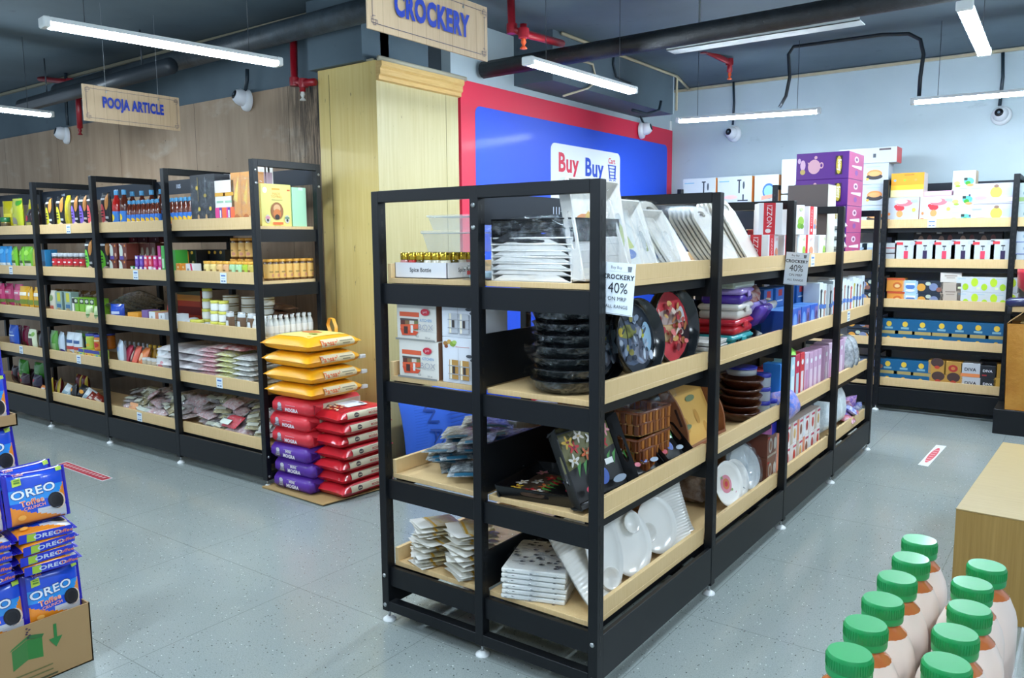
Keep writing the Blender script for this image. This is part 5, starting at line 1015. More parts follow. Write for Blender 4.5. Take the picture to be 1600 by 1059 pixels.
Kind(carton('wooden_board_pack', .28, .34, .02, '#a8742c', tp=[('r', .1, .4, .9, .44, '#6a4416')])).place((-.34, .78, GZ[3] + .155), (0, R(4), .1), label='amber coloured flat pack lying on the greyish dishes', cat='pack')

# ---- near end, top shelf: basket stack, number plate, leaning tray
def basket(name, w, d, h, mat):
    mb = MB(); hole_wall(mb, w, h, .004, .062, .0062, h * .73, mat, Matrix.Translation((0, -d / 2, 0))); hole_wall(mb, w, h, .004, .062, .0062, h * .73, mat, Matrix.Translation((0, d / 2 - .004, 0)))
    for s in (-1, 1): mb.cbox(s * w / 2 - .002, -d / 2, 0, s * w / 2 + .002, d / 2, h, mat, .001)
    mb.cbox(-w / 2, -d / 2, 0, w / 2, d / 2, .004, mat, .001); mb.tube([(-w / 2, -d / 2, h), (w / 2, -d / 2, h), (w / 2, d / 2, h), (-w / 2, d / 2, h), (-w / 2, -d / 2, h)], .0035, mat, 6); return mb.obj(name)
bw_ = park(basket('white_basket', .345, .34, .042, M('#e6e3dd', .3))); bwz = .0305; bk_ = park(basket('black_basket', .345, .34, .045, M('#131518', .25)))
for i in range(6): bw_.place((-.32, .235, GZ[0] + i * .0225), (0, 0, R(rnd.uniform(-1, 1))), label=f'white plastic basket with hand slot, {lvl(i, 6)} of the nested stack', cat='basket', group='white plastic baskets nested in a stack')
for i in range(2): bk_.place((-.32, .235, GZ[0] + .1415 + i * .034), (0, 0, R(2)), label=f'black plastic basket wrapped on top of the white stack, {("lower", "upper")[i]} one', cat='basket', group='black baskets on the white stack')
mb = MB(); wrapfilm(mb, .37, .37, .225, rnd, .012, 9); q = random.Random(4)
for (x, z) in ((-.16, .22), (-.165, .10), (-.15, .05), (.12, .225)):
    pts_ = [(x + q.uniform(-.03, .03), -.185, z + q.uniform(-.03, .03)) for _ in range(4)]; mb.add(pts_ + [(x - .04, -.19, z - .05)], [(0, 1, 4), (1, 2, 4), (2, 3, 4)], FILM)
Kind(mb.obj('film_wrap_sheet')).place((-.32, .235, GZ[0] + .002), label='crinkled clear film wrapped around the stack of baskets at the gondola end', cat='plastic film')

# ---- near end, left half: spice bottles, boxes, foil sachets, card packs
XL = -.79
sc_ = MB(); w, d, h = .30, .24, .062
for (a, b_, c, e_) in ((-w / 2, -d / 2, w / 2, -d / 2 + .003), (-w / 2, d / 2 - .003, w / 2, d / 2), (-w / 2, -d / 2, -w / 2 + .003, d / 2), (w / 2 - .003, -d / 2, w / 2, d / 2)): sc_.box(a, b_, 0, c, e_, h, M('#e4e4e6', .5))
sc_.box(-w / 2, -d / 2, 0, w / 2, d / 2, .003, M('#e4e4e6', .5)); prints(sc_, front(w, d, h), w, h, [('t', 'Spice Bottie', .5, .5, .36, '#22242a', 1.05, 0, .02)], .0006); prints(sc_, right(w, d, h), d, h, [('t', 'Spice Bottie', .5, .5, .36, '#22242a', .9, 0, .02)], .0006)
scx = (xat(612, .05, 1.49) + xat(693, .05, 1.49)) / 2; scw = xat(693, .05, 1.49) - xat(612, .05, 1.49)
Kind(sc_.obj('spice_tray')).place((scx, .19, GZ[0]), 0, (scw / .30, 1, 1), label='white cardboard tray printed Spice Bottie holding gold-lidded jars', cat='tray')
gl_ = M('#c9a83a', .18, .9)
def spj(c): return park(jar('spice_jar', .0215, .098, c, gl_, c, .3, band2=[('e', .3, .3, .15, .15, '#e8dcc0'), ('e', .7, .5, .15, .15, '#c87a3c')]))
SJ = [spj('#d8948c'), spj('#c8342c'), spj('#5a4a1c'), spj('#e4dcc4')]
for r in range(4):
    for i in range(6):
        SJ[min(3, i if r == 0 else (i + r) % 4)].place((scx - scw / 2 + .027 + i * .046 * scw / .30, .105 + r * .048, GZ[0] + .0035), (0, 0, rnd.random()), label=f'gold-lidded spice jar, {nth(i, 6)} in row {ORD[r]} of the Spice Bottie tray', cat='jar', group='gold-lidded spice jars in the tray')
def ctub(name, w, d, h):
    mb = MB(); T = []; 
    for z0_, z1_, a, b_ in ((0, h * .85, .86, 1),):
        vs = [(sx * w / 2 * k, sy * d / 2 * k, z) for z, k in ((z0_, a), (z1_, b_)) for sx, sy in ((-1, -1), (1, -1), (1, 1), (-1, 1))]; mb.add(vs, [(0, 3, 2, 1), (0, 1, 5, 4), (1, 2, 6, 5), (2, 3, 7, 6), (3, 0, 4, 7)], CLEAR)
    r = mb.obj(name); mb = MB(); mb.cbox(-w / 2 - .008, -d / 2 - .008, h * .85, w / 2 + .008, d / 2 + .008, h, CLEAR, .004); mb.cbox(-w / 2 - .003, -d / 2 - .003, h * .87, w / 2 + .003, d / 2 + .003, h * .89, M('#dfe9ee', .2), .002); mb.obj('lid', r); return r
ct = park(ctub('clear_food_box', .24, .2, .085)); cy = .21; ct.place((xat(716, cy, 1.6), cy + .02, GZ[0] + .1025), (0, 0, .1), label='clear plastic food box resting on the gold-lidded spice jars', cat='food box')
Kind(dup(ct.root, (0, 0, 0))).place((xat(716, cy, 1.6) + .01, cy + .02, GZ[0] + .189), (0, 0, .18), (.9, .9, .7), label='smaller clear plastic food box stacked on the larger one', cat='food box')
mb = MB(); wrapfilm(mb, .14, .16, .05, rnd, .014, 7); mb.cbox(-.05, -.06, .006, .05, .06, .03, M('#a9c4cc', .4), .004); mb.box(-.055, -.065, .02, -.02, .0, .034, '#b0281c'); Kind(mb.obj('film_packet')).place((-.575, .14, GZ[0]), .3, label='crinkled film packet with a red corner beside the Spice Bottie tray', cat='packet')
kb = [('r', .08, .62, .58, .74, '#e0603a'), ('r', .10, .28, .22, .52, '#6a3a30'), ('r', .22, .28, .34, .52, '#8a6a44'), ('r', .34, .28, .46, .52, '#d8d0c4'), ('r', .46, .28, .56, .52, '#7a7a4c'), ('r', .1, .52, .56, .57, '#5a504c'), ('p', [(.1, .4), (.57, .44), (.57, .32), (.12, .22)], '#e0603a'), ('p', [(.1, .3), (.57, .24), (.5, .14), (.15, .12)], '#d8502c'), ('r', .2, .17, .3, .36, '#4a3028'), ('r', .38, .2, .44, .4, '#e4e0dc'),
      ('e', .75, .76, .11, .09, '#c8283c'), ('t', 'Jony', .75, .76, .07, '#f2e0e4', 1.1, .2), ('t', 'KITCHEN', .77, .55, .075, '#3f86c0', .9), ('t', 'BOX', .77, .37, .15, '#a8a8b0', 1.2), ('r', .62, .27, .93, .28, '#b9b9bc'), ('t', 'RED', .56, .12, .05, '#4a4a4c', .8), ('t', 'Gift set', .82, .10, .05, '#55555a', .8), ('r', 0, 0, 1, .05, '#8d8d88')]
bx0, bx1 = xat(620, .045, 1.15), xat(681, .045, 1.15); kw = bx1 - bx0
ktb = carton('kitchen_box', kw, .20, .152, '#e4e0d6', fr=kb, side='#7a5540', topc='#cfc9bd', rt=[('e', .4, .6, .2, .15, '#2a2320'), ('e', .6, .3, .2, .1, '#d8cfc4'), ('e', .3, .85, .12, .08, '#c4a888'), ('r', .7, .1, .95, .25, '#b8302a')]); kt = park(ktb)
for j in range(2): kt.place(((bx0 + bx1) / 2 + (.008 if not j else 0), .15, GZ[1] + j * .153), (0, 0, R(0)), label=f'white KITCHEN BOX carton with orange spice rack picture, {("lower", "upper")[j]} of the two', cat='carton', group='white and orange kitchen box cartons')
def spice_box(tone):
    it = [('r', .03, .03, .97, .97, '#e2e5ec')]
    it += [('e', .1, .86, .07, .05, '#a87838'), ('e', .2, .9, .06, .05, '#c9a050'), ('e', .12, .8, .05, .04, '#8a4a28'), ('e', .3, .86, .08, .06, '#8aa83c'), ('e', .35, .9, .06, .04, '#a8c860'), ('r', .38, .8, .75, .81, '#c85a4a'), ('e', .75, .62, .09, .035, '#4a4c52'), ('e', .85, .54, .08, .035, '#55575e'), ('e', .92, .44, .07, .035, '#4a4c52'), ('e', .96, .34, .05, .05, '#5a5c62'), ('r', .46, .5, .465, .78, '#6a6a70')]
    for x in (.22, .52): it += [('r', x, .1, x + .24, .52, tone), ('r', x + .02, .1, x + .07, .52, '#f0e6cc'), ('r', x + .09, .2, x + .16, .4, '#3a3230'), ('r', x - .02, .38, x + .27, .40, '#a4a6aa'), ('r', x - .02, .2, x + .27, .22, '#a4a6aa'), ('r', x, .09, x + .26, .1, '#8a8c90')]
    return it
sx0, sx1 = xat(690, .045, 1.15), xat(748, .045, 1.15); sw = sx1 - sx0
for j, tone in ((0, '#b88a44'), (1, '#b9bcc2')):
    Kind(carton('spice_rack_box', sw, .18, .178, '#e2e5ec', fr=spice_box(tone))).place(((sx0 + sx1) / 2, .14, GZ[1] + j * .1785), 0, label=('white spice set box with golden jars printed, bottom of the pair', 'white spice set box with silver jars printed, on top of the golden one')[j], cat='carton')
mb = MB(); mb.box(-.05, -.0, 0, .05, .002, .03, M('#e4dcc8', .5)); 
sil = foil('silvery_sachet', '#6a747a', '#d4dcdf', 38, .22, .3)
sch = park(flatpack('foil_sachet', .14, .20, .012, sil, [('r', .2, .02, .8, .14, '#2a6a88'), ('r', .1, .15, .9, .18, '#1c2228')]))
q = random.Random(12)
for i in range(34):
    x = -.88 + q.uniform(0, .26); y = .15 + q.uniform(0, .26); z = GZ[2] + .004 + .0055 * i
    sch.place((x + q.uniform(-.01, .01), y, z), (R(q.uniform(-7, 5)), R(q.uniform(-9, 9)), R(q.uniform(20, 50))), label=f'thin silvery sachet, {ORD[i % 20]} from the bottom in the {"lower" if i < 20 else "upper"} part of the slipping heap', cat='sachet', group='thin silvery sachets heaped on the third level')
cd = flatpack('card_pack', .135, .18, .006, foil('card_film', '#c8b06a', '#d8d4c4', 16, .3, 0), [('r', 0, 0, 1, .30, '#ecebe6'), ('r', 0, .34, 1, .40, '#d8a83a')]); cd = park(cd)
for c, (x0_, n_) in enumerate(((-.86, 15), (-.66, 16))):
    for i in range(n_):
        cd.place((x0_ + q.uniform(-.012, .012) + (.02 if c == 0 and i > 7 else 0), .13 + q.uniform(-.008, .008) - .004 * (i % 3), GZ[3] + .004 + i * .0125), (R(q.uniform(-7, 3)), R(q.uniform(-8, 8)), R(-28 + q.uniform(-22, 22))), label=f'white-edged card pack, {lvl(i, n_)} of the {("left", "right")[c]} pile at the gondola end', cat='card pack', group='white-edged card packs piled at the gondola end')
mb = MB(); wrapfilm(mb, .27, .28, .13, rnd, .03, 9); Kind(mb.obj('bubble_film')).place((-.74, .44, GZ[3] + .0), .3, label='big crumpled clear film behind the white-edged card packs', cat='plastic film')
tt = tray('flowered_tray', .30, .34, .05, M('#0c0d0f', .25), flowers('#5d4a3c'), .018, .005)
Kind(tt).place((-.33, .24, GZ[2]), (0, 0, R(8)), label='black flowered tray lying flat in the end opening of the third level', cat='tray')

# boxes on the far side of the gondola, seen through it
wbx = carton('white_flat_box', .22, .3, .05, '#dfe3e6'); wbx = park(wbx)
wbx.place((-.72, .55, GZ[1]), 0, label='flat white box on the far side of the second level', cat='box')
gls_ = park(jar('wine_glass_pack', .03, .12, '#3a2a2c', '#5a1c20'))
for i in range(6): gls_.place((-.62, .30 + i * .07, GZ[1] + (.055 if i > 2 else 0)), 0, label=f'dark jar behind the back panel of the second level, {nth(i, 6)}', cat='jar', group='dark jars behind the back panel') if i > 4 else None
wb2 = park(carton('storage_carton', .24, .2, .17, '#e2e8ee', fr=[('r', .1, .4, .9, .6, '#2c54b8')], lf=[('r', .0, .4, 1, .65, '#2c54b8')], side='#d8dee4'))
for i, (y, s) in enumerate(((.62, 2), (.9, 2))): wb2.place((-.80, y, GZ[s]), PI / 2, label=f'white and blue carton on the far side of the third level, {("nearer", "further")[i]} one', cat='carton', group='white and blue cartons on the far side')

# ================================================================ gondola, second to fourth bays
def GP(kd, u, s, x, d=0, dz=0, rz=PI / 2, **k): z = GZ[s] + dz; return kd.place((x - d / 2, yat(u, x, z + .06), z), rz, **k)
# price sheets hung on the posts
def sheet(x, y, label):
    mb = MB(); mb.box(-.06, -.0008, -.172, .06, 0, 0, M('#e3ebf2', .35)); F = lambda a, b_, o: Vector(((a - .5) * .12, -.0008 - o, -.172 + b_ * .172))
    prints(mb, F, .12, .172, [('t', 'Buy Buy', .42, .90, .075, '#3a3d44', .9), ('p', [(.76, .94), (.90, .94), (.88, .84), (.78, .84)], '#70747c'), ('r', .2, .83, .8, .833, '#70747c'), ('t', 'CROCKERY', .5, .73, .095, '#2a2d33', 1, 0, .03), ('t', '40%', .5, .52, .2, '#2a2d33', .9), ('t', 'ON MRP', .5, .31, .075, '#3a3d44', 1), ('t', 'ALL RANGE', .5, .16, .065, '#3a3d44', 1), ('r', .02, .015, .98, .022, '#55585e')], .0003)
    o = mb.obj('price_sheet', label=label, cat='price sheet', group='price sheets on the gondola posts'); o.location = (x, y, 1.527); o.rotation_euler = (0, R(4), 0)
sheet(.046, .054, 'white crockery price sheet with 40% hung behind the front corner post'); sheet(.030, 2.034, 'white crockery price sheet with 40% hung on the third post')
noz = [('r', .10, 0, .55, 1, '#cf2430'), ('t', 'NOZZI', .32, .6, .13, '#f0dfe0', 1, PI / 2), ('e', .3, .16, .08, .06, '#e8e0dc'), ('e', .78, .45, .14, .14, '#e09a78'), ('e', .7, .3, .1, .08, '#7a94c0'), ('e', .85, .28, .08, .07, '#d88a5c'), ('e', .78, .86, .08, .05, '#e8b8b8')]
nz = park(carton('container_box', .16, .12, .165, '#e8e5e6', fr=noz, lf=[('r', .2, 0, .7, 1, '#cf2430'), ('t', 'NOZZI', .45, .58, .16, '#f0dfe0', 1, PI / 2), ('e', .4, .12, .12, .07, '#e8e0dc')])); nz2 = park(carton('container_box', .16, .12, .165, '#e8e5e6', fr=[('r', 0, 0, .15, 1, '#c8d0d8')] + [(a if a[0] != 'e' else ('e', a[1], a[2], a[3] * 1.3, a[4] * 1.2, c)) for a, c in zip(noz[3:], ('#9ac050', '#7ab03c', '#6a9a34', '#c8d8a0', '#e8c8c8'))]))
GP(nz, 1208, 0, -.07, .12, label='white and red container box on the top shelf, front one beside the cream boards', cat='box'); GP(nz, 1232, 0, -.07, .12, label='white and red container box next to the third post', cat='box')
GP(nz, 1217, 0, -.07, .12, .166, rz=PI / 2 + .5, label='white and red container box turned askew above the front ones', cat='box'); GP(park(carton('container_box', .16, .12, .14, '#c82832', fr=[('r', .4, 0, 1, .5, '#30489c'), ('p', [(0, .6), (.5, .95), (.4, .4)], '#e8e0e0')])), 1226, 0, -.17, .12, .166, label='red and blue container box behind, higher in the pile by the third post', cat='box')
GP(park(carton('container_box', .2, .14, .1, '#a82c34', fr=[('r', 0, .4, .6, 1, '#d8dfea')])), 1212, 0, -.28, .14, .10, label='dark red container box behind the askew one', cat='box')
GP(nz2, 1252, 0, -.07, .12, label='white container box with green print, first past the third post', cat='box'); GP(nz, 1262, 0, -.07, .12, .0, rz=PI / 2 - .25, label='white and red container box past the third post, turned slightly', cat='box'); GP(nz2, 1284, 0, -.07, .12, label='white container box with green print, lower one before the fourth post', cat='box')
GP(nz, 1270, 0, -.07, .12, .166, label='white and red container box on top of the row past the third post', cat='box')
GP(nz2, 1246, 0, -.07, .12, .166, rz=PI / 2 - .3, label='white and blue container box standing askew right at the third post', cat='box')
# second shelf of the second bay
def tiffin(name, col, lidc, w=.28, d=.2, h=.075):
    mb = MB(); mb.cbox(-w / 2, -d / 2, 0, w / 2, d / 2, h * .6, M(col, .25), .012, None, True); r = mb.obj(name); mb = MB(); mb.cbox(-w / 2 - .006, -d / 2 - .006, h * .6 + .0004, w / 2 + .006, d / 2 + .006, h, M(lidc, .22), .012, None, True); mb.cbox(-.03, -d / 2 - .012, h * .45, .03, -d / 2 - .005, h * .85, M(lidc, .3), .003); mb.obj('lid', r); return park(r)
tps = [tiffin('lunch_box', '#2f9aa0', '#38a8ae'), tiffin('lunch_box', '#c01f2c', '#c8283a'), tiffin('lunch_box', '#cfc9c0', '#d8d4cc'), tiffin('lunch_box', '#4a2c94', '#a08ac8')]
for i, (kd, nm) in enumerate(zip(tps, ('teal', 'red', 'off-white', 'purple'))): kd.place((-.20, 1.60 + .015 * i, GZ[1] + i * .0755), (0, 0, PI / 2 + R(3 * i)), label=f'{nm} lunch box, {lvl(i, 4)} of the stack in the second bay', cat='lunch box')
mb = MB(); mb.cbox(-.14, -.1, 0, .14, .1, .07, M('#a8b4a4', .3), .01); mb.box(-.06, -.08, .07, .1, .04, .071, M('#2f7a3a', .4)); lbx = mb.obj('lunch_box'); mb = MB(); wrapfilm(mb, .29, .21, .075, rnd, .008); mb.obj('film_wrap', lbx); Kind(lbx).place((-.2, 1.62, GZ[1] + .303), PI / 2, label='grey box in film with a green mark, on top of the lunch boxes', cat='box')
pr_ = tiffin('lunch_box', '#5a3aa4', '#9a8cd0', .26, .12, .07); pr_.place((-.12, 1.96, GZ[1] + .13), (R(-60), 0, PI / 2 + .1), label='purple lunch box tipped on its edge beside the stack', cat='lunch box')
pr_.place((-.24, 1.99, GZ[1] + .13), (R(-62), 0, PI / 2 + .1), label='second purple lunch box tipped behind the first', cat='lunch box')
cr_ = tiffin('lunch_box', '#c9bfa4', '#ddd4bc', .26, .12, .06); cr_.place((-.17, 2.2, GZ[1] + .13), (R(-64), 0, PI / 2 + .1), label='cream lunch box tipped upright by the third post', cat='lunch box')
facing(ft, -.115, 1.72, GZ[1], .22, 64, R(4), sc=(.8, .95, .8), label='black patterned tray lying slanted before the lunch boxes', cat='tray')
fhp = foil('colour_film', '#c8b8b0', '#a03c34', 20, .25, 0); fb = park(flatpack('film_bundle', .2, .16, .09, fhp))
for i in range(3): fb.place((-.3, 1.95 + .1 * i, GZ[1] + .16 + .03 * i), (.3 * i, .1, i), label=f'coloured bundle in film behind the tipped lunch boxes, {nth(i, 3)}', cat='bundle', group='coloured bundles in film')
pc = park(carton('patterned_carton', .1, .06, .03, '#c88a4c', tp=[('r', .1, .2, .3, .8, '#24201c'), ('r', .45, .2, .6, .8, '#e4dccc'), ('r', .75, .2, .9, .8, '#24201c')]))
for i in range(4): pc.place((-.11 - .002 * i, 1.36 + .085 * i, GZ[1]), PI / 2 + .1, label=f'small brown patterned box at the lip, {nth(i, 4)} before the slanted black tray', cat='box', group='small brown patterned boxes')
# third shelf: brown bowls and blue-lidded jars
bw2 = MB(); bw2.lathe([(.05, 0), (.09, .02), (.115, .05), (.12, .06), (.112, .058), (.085, .025), (0, .012)], M('#4a2414', .2, 0, .5, .6), 24); bw2 = park(bw2.obj('brown_bowl'))
for i in range(5): bw2.place((-.19, 1.80 + .01 * i, GZ[2] + i * .042), (R(4 * (i % 2)), R(3), 0), label=f'glossy dark brown bowl, {lvl(i, 5)} of the stack in the second bay', cat='bowl', group='glossy dark brown bowls')
bj = park(jar('glass_jar', .042, .075, '#b9b6a4', '#3038a8', None, .28, mat=GLASS)); rj2 = park(jar('glass_jar', .036, .075, '#b8a8a0', '#b02c3c', None, .25, mat=GLASS))
for i in range(3): bj.place((-.13, 2.02, GZ[2] + i * .077), 0, label=f'glass jar with blue lid, {lvl(i, 3)} of the column beside the brown bowls', cat='jar', group='blue-lidded glass jars in a column')
for i, y in enumerate((2.10, 2.17)): bj.place((-.11, y, GZ[2]), 0, (.85, .85, 1), label=f'blue-lidded glass jar on the shelf board near the third post, {("left", "right")[i]} one', cat='jar', group='blue-lidded glass jars by the third post')
bj.place((-.2, 1.88, GZ[2] + .235), 0, (1.9, 1.9, .6), label='wide blue-lidded dish resting on top of the brown bowls', cat='dish')
for j in range(3):
    for i, y in enumerate((2.12, 2.21, 2.30)): rj2.place((-.2, y, GZ[2] + j * .077), 0, label=f'red-lidded glass jar, {nth(i, 3)} in the {("lower", "middle", "upper")[j]} row by the third post', cat='jar', group='red-lidded glass jars by the third post')
# lowest shelf
fpl = plate('flowered_plate', .115, .115, None, [('e', .5, .5, .2, .2, '#d88a9a'), ('e', .5, .5, .12, .12, '#c87a4c'), ('e', .5, .5, .06, .06, '#c83a4c'), ('e', .1, .5, .045, .045, '#c02c3c'), ('e', .9, .45, .045, .045, '#c83a5c'), ('e', .5, .9, .045, .045, '#d04a5c'), ('e', .75, .8, .04, .04, '#c02c3c'), ('e', .25, .2, .04, .04, '#d0506c'), ('e', .8, .2, .04, .04, '#b8c08a'), ('e', .2, .8, .04, .04, '#a8b87a'), ('e', .35, .35, .03, .03, '#8aa86a'), ('e', .66, .64, .03, .03, '#8aa86a')])
disc(fpl, -.13, 1.50, GZ[3], .115, R(-12), R(16), label='white plate with red and pink flowers leaning beside the second post', cat='plate'); disc(plate('white_plate', .1, .1), -.15, 1.66, GZ[3], .1, R(-14), R(20), label='plain white plate leaning behind the flowered plate', cat='plate')
gd = MB(); gd.lathe([(0, 0), (.07, 0), (.1, .02), (.12, .045), (.117, .046), (.098, .024), (.068, .005), (0, .005)], GLASS, 30); wf = gd.obj('glass_plate'); mb = MB(); q = random.Random(8); mb.lathe([(0, -.006), (.1, .0), (.13, .04), (.125, .06), (0, .055)], FILM, 26, None, False); mb.v = [(x + q.uniform(-.008, .008), y + q.uniform(-.008, .008), z + q.uniform(-.004, .006)) for x, y, z in mb.v]; mb.obj('film_wrap', wf); wf = park(wf)
for i, y in enumerate((1.78, 1.86)): disc(wf, -.165 - .05 * i, y, GZ[3], .13, R(-16), R(22), label=('glass plate wrapped in shiny film, leaning in the second bay', 'second film-wrapped glass plate just behind the shiny one')[i], cat='plate')
mgb = park(carton('mug_box', .17, .13, .14, '#8f5a44', fr=[('e', .3, .45, .17, .3, '#d8d2c8'), ('e', .3, .45, .11, .2, '#a87a5c'), ('e', .72, .45, .14, .25, '#cfc8bc'), ('r', 0, 0, 1, .1, '#c8b8a4'), ('e', .1, .8, .12, .05, '#c84038')], side='#7a4434', topc='#a88a74'))
for j in range(2):
    for i, y in enumerate((2.08, 2.27)): mgb.place((-.15, y, GZ[3] + j * .141), PI / 2, label=f'brown box printed with white mugs, {("lower", "upper")[j]} {("left", "right")[i]} one by the third post', cat='box', group='brown mug boxes')
Kind(carton('game_box', .32, .22, .06, '#2a2c9c', fr=[('t', 'HEXA', .55, .5, .25, '#8f9ad8'), ('r', .8, 0, 1, 1, '#c878b8')], side='#c97ab8', tp=[('e', .4, .5, .3, .3, '#c0406c'), ('p', [(.6, .2), (.9, .8), (.95, .2)], '#3f9a4c'), ('e', .3, .7, .1, .1, '#3f8ad0')])).place((-.17, 2.12, GZ[3] + .283), PI / 2 + .05, label='blue and pink flat box lying on the mug boxes', cat='box')
pc2 = foil('brown_film', '#8a7a6c', '#5a4638', 16, .25, 0); fb2 = park(flatpack('film_bundle', .22, .2, .13, pc2))
for i in range(2): fb2.place((-.32, 1.5 + .24 * i, GZ[3] + .01), (0, .1, i), label=f'brownish wrapped bundle behind the leaning plates, {("left", "right")[i]} one', cat='bundle', group='brownish wrapped bundles')
# third and fourth bays: rows of cartons
def tall(name, w, d, h, c, fr, **k): return park(carton(name, w, d, h, c, fr=fr, **k))
blu = tall('bottle_box', .15, .12, .26, '#1e62b0', [('r', .3, .82, .75, .96, '#b02c34'), ('r', .1, .3, .9, .5, '#3f82c4'), ('r', .15, .7, .8, .73, '#c8d8ec')]); blu2 = tall('bottle_box', .16, .12, .15, '#2c5fc0', [('e', .3, .5, .2, .3, '#6f9ce0'), ('r', .6, .1, .95, .9, '#7a6ab0'), ('e', .78, .5, .1, .25, '#3a3058')], side='#2450a8', topc='#4f86cc')
for i, y in enumerate((2.22, 2.42, 2.62, 2.82)): blu.place((-.24, y, GZ[1]), PI / 2, label=f'tall blue bottle box with a red mark, {nth(i, 4)} behind the shorter blue boxes', cat='box', group='tall blue bottle boxes')
for i, y in enumerate((2.19, 2.36, 2.53, 2.70)): blu2.place((-.12, y, GZ[1]), PI / 2, label=f'short blue and purple box at the lip past the third post, {nth(i, 4)}', cat='box', group='short blue and purple boxes')
slim = [tall('slim_box', .075, .1, .27, '#dfe8ee', [('r', .3, .1, .7, .8, c), ('r', 0, .4, 1, .5, '#4a78c8'), ('e', .5, .8, .3, .05, c)]) for c in ('#2a3038', '#b98a7a', '#4a525c', '#d8483c', '#c8b83c')]
ys = [2.88, 2.96] + [3.10 + .088 * i for i in range(11)]
for i, y in enumerate(ys): slim[i % 5].place((-.12, y, GZ[1]), PI / 2, (1, 1, 1 - .04 * (i % 3)), label=f'slim white bottle carton, {nth(i, 13)} of the upright row around the fourth post', cat='carton', group='slim white bottle cartons')
pnk = [tall('slim_box', .08, .1, h, c, [('r', .2, .1, .8, .6, c2), ('e', .5, .8, .25, .06, '#eef2f6')]) for h, c, c2 in ((.26, '#2f82d8', '#78b8ec'), (.25, '#a8cfe4', '#6aa8d8'), (.27, '#b8dcea', '#e0eef4'), (.28, '#c83858', '#b9d8e4'), (.28, '#d8404c', '#e8e0e4'), (.27, '#d8bcd4', '#c890b8'), (.26, '#d0a8c8', '#e8d4e4'))]
ys = [2.20 + .093 * i for i in range(9)] + [3.10 + .095 * i for i in range(6)]
for i, y in enumerate(ys): pnk[min(6, i) if i < 9 else 5 + i % 2].place((-.13, y, GZ[2]), PI / 2, label=f'tall slim blue or pink carton, {nth(i, 15)} on the third gondola shelf', cat='carton', group='blue to pink bottle cartons')
gbag = park(flatpack('green_package', .26, .2, .06, foil('greenfilm', '#5fb82c', '#8fd850', 10, .3, 0))); gbag.place((-.2, 2.38, GZ[2] + .28), (0, 0, .3), label='bright green package lying on top of the blue cartons', cat='package')
fg = park(flatpack('blue_package', .2, .18, .14, foil('bluefilm', '#3f7ae0', '#c8a8c0', 18, .25, 0))); fg.place((-.12, 2.2, GZ[2] + .0), (R(60), 0, PI / 2), label='blue and pink package in film slumped at the lip past the third post', cat='package')
sf = park(flatpack('silver_package', .12, .26, .1, foil('silverfilm', '#7a8088', '#d8dde0', 26, .2, .3)))
for i, y in enumerate((3.62, 3.75)): sf.place((-.13, y, GZ[2] + .14), (R(80), 0, PI / 2), label=f'silvery film package hanging over the lip near the last post, {("left", "right")[i]} one', cat='package', group='silvery film packages')
def wht(c, c2): return tall('cup_box', .12, .1, .13, '#e8e2de', [('r', 0, 0, .35, 1, c), ('e', .65, .45, .18, .25, c2), ('r', .45, .8, .95, .9, '#c8405c')], topc='#d8c8c0')
wk = [wht('#e08a6a', '#8a5a48'), wht('#dfe2e6', '#b03a3c'), wht('#e4d8d4', '#c8483c'), wht('#c9b4a0', '#d8b070')]
for j in range(2):
    for i in range(7): wk[(i + j) % 4 if i else 0].place((-.13, 2.20 + .124 * i, GZ[3] + j * .131), PI / 2, label=f'small white cup box, {nth(i, 7)} of the {("lower", "upper")[j]} row, third bay', cat='box', group='white and orange cup boxes')
for i in range(5): wk[2].place((-.28, 2.3 + .14 * i, GZ[3] + .1), PI / 2, (1, 1, 1.6), label=f'taller white box behind the cup boxes, {nth(i, 5)}', cat='box', group='taller white boxes behind the cup boxes')
clr = park(flatpack('clear_package', .3, .26, .1, foil('pale_film', '#c8d4d8', '#e8eef0', 14, .25, 0)))
for i in range(3): clr.place((-.17, 3.26 + .16 * i, GZ[3] + .16), (R(84), 0, PI / 2), label=f'pale translucent package standing in the last bay, {nth(i, 3)}', cat='package', group='pale translucent packages')
toy = [park(flatpack('toy_packet', .12, .1, .05, foil('toy' + str(i), a, b_, 30, .25, 0))) for i, (a, b_) in enumerate((('#c03848', '#e8d0e0'), ('#5a4ab8', '#d8a8d0'), ('#d8dce8', '#3f58c0')))]
for i in range(9): toy[i % 3].place((-.09 - .04 * (i % 2), 3.72 + .03 * i, GZ[3] + .02 + .028 * (i % 5)), (.3 * i, .2, i), label=f'small bright toy packet, {nth(i, 9)} of the pile by the last post', cat='packet', group='small bright toy packets')
# top of the last bays: grey box, purple tea set cartons, white wrapped goods
gy = carton('grey_box', .255, .2, .49, '#5a504e', side='#d8d4c4', rt=[('r', .0, 0, .06, 1, '#8a8478')]); Kind(gy).place((-.245, 3.215, GZ[0]), 0, label='tall dark grey box with a cream side, standing among the container boxes', cat='box')
sp = [('r', .02, .04, .985, .96, '#56207e'), ('e', .13, .55, .05, .2, '#cfa8c4'), ('e', .13, .3, .05, .1, '#b9a05c'), ('e', .06, .72, .03, .1, '#c9a8c8'), ('e', .35, .48, .12, .27, '#cf9fae'), ('p', [(.22, .66), (.27, .42), (.3, .6)], '#cf9fae'), ('e', .49, .52, .04, .12, '#cf9fae'), ('e', .49, .52, .022, .07, '#56207e'), ('e', .38, .82, .03, .06, '#cf9fae'),
      ('r', .76, .16, .88, .84, '#3a2a20'), ('e', .82, .5, .05, .33, '#c8b040'), ('t', 'Sonny', .825, .5, .16, '#f0e8d0', 1, -PI / 2, .05)]
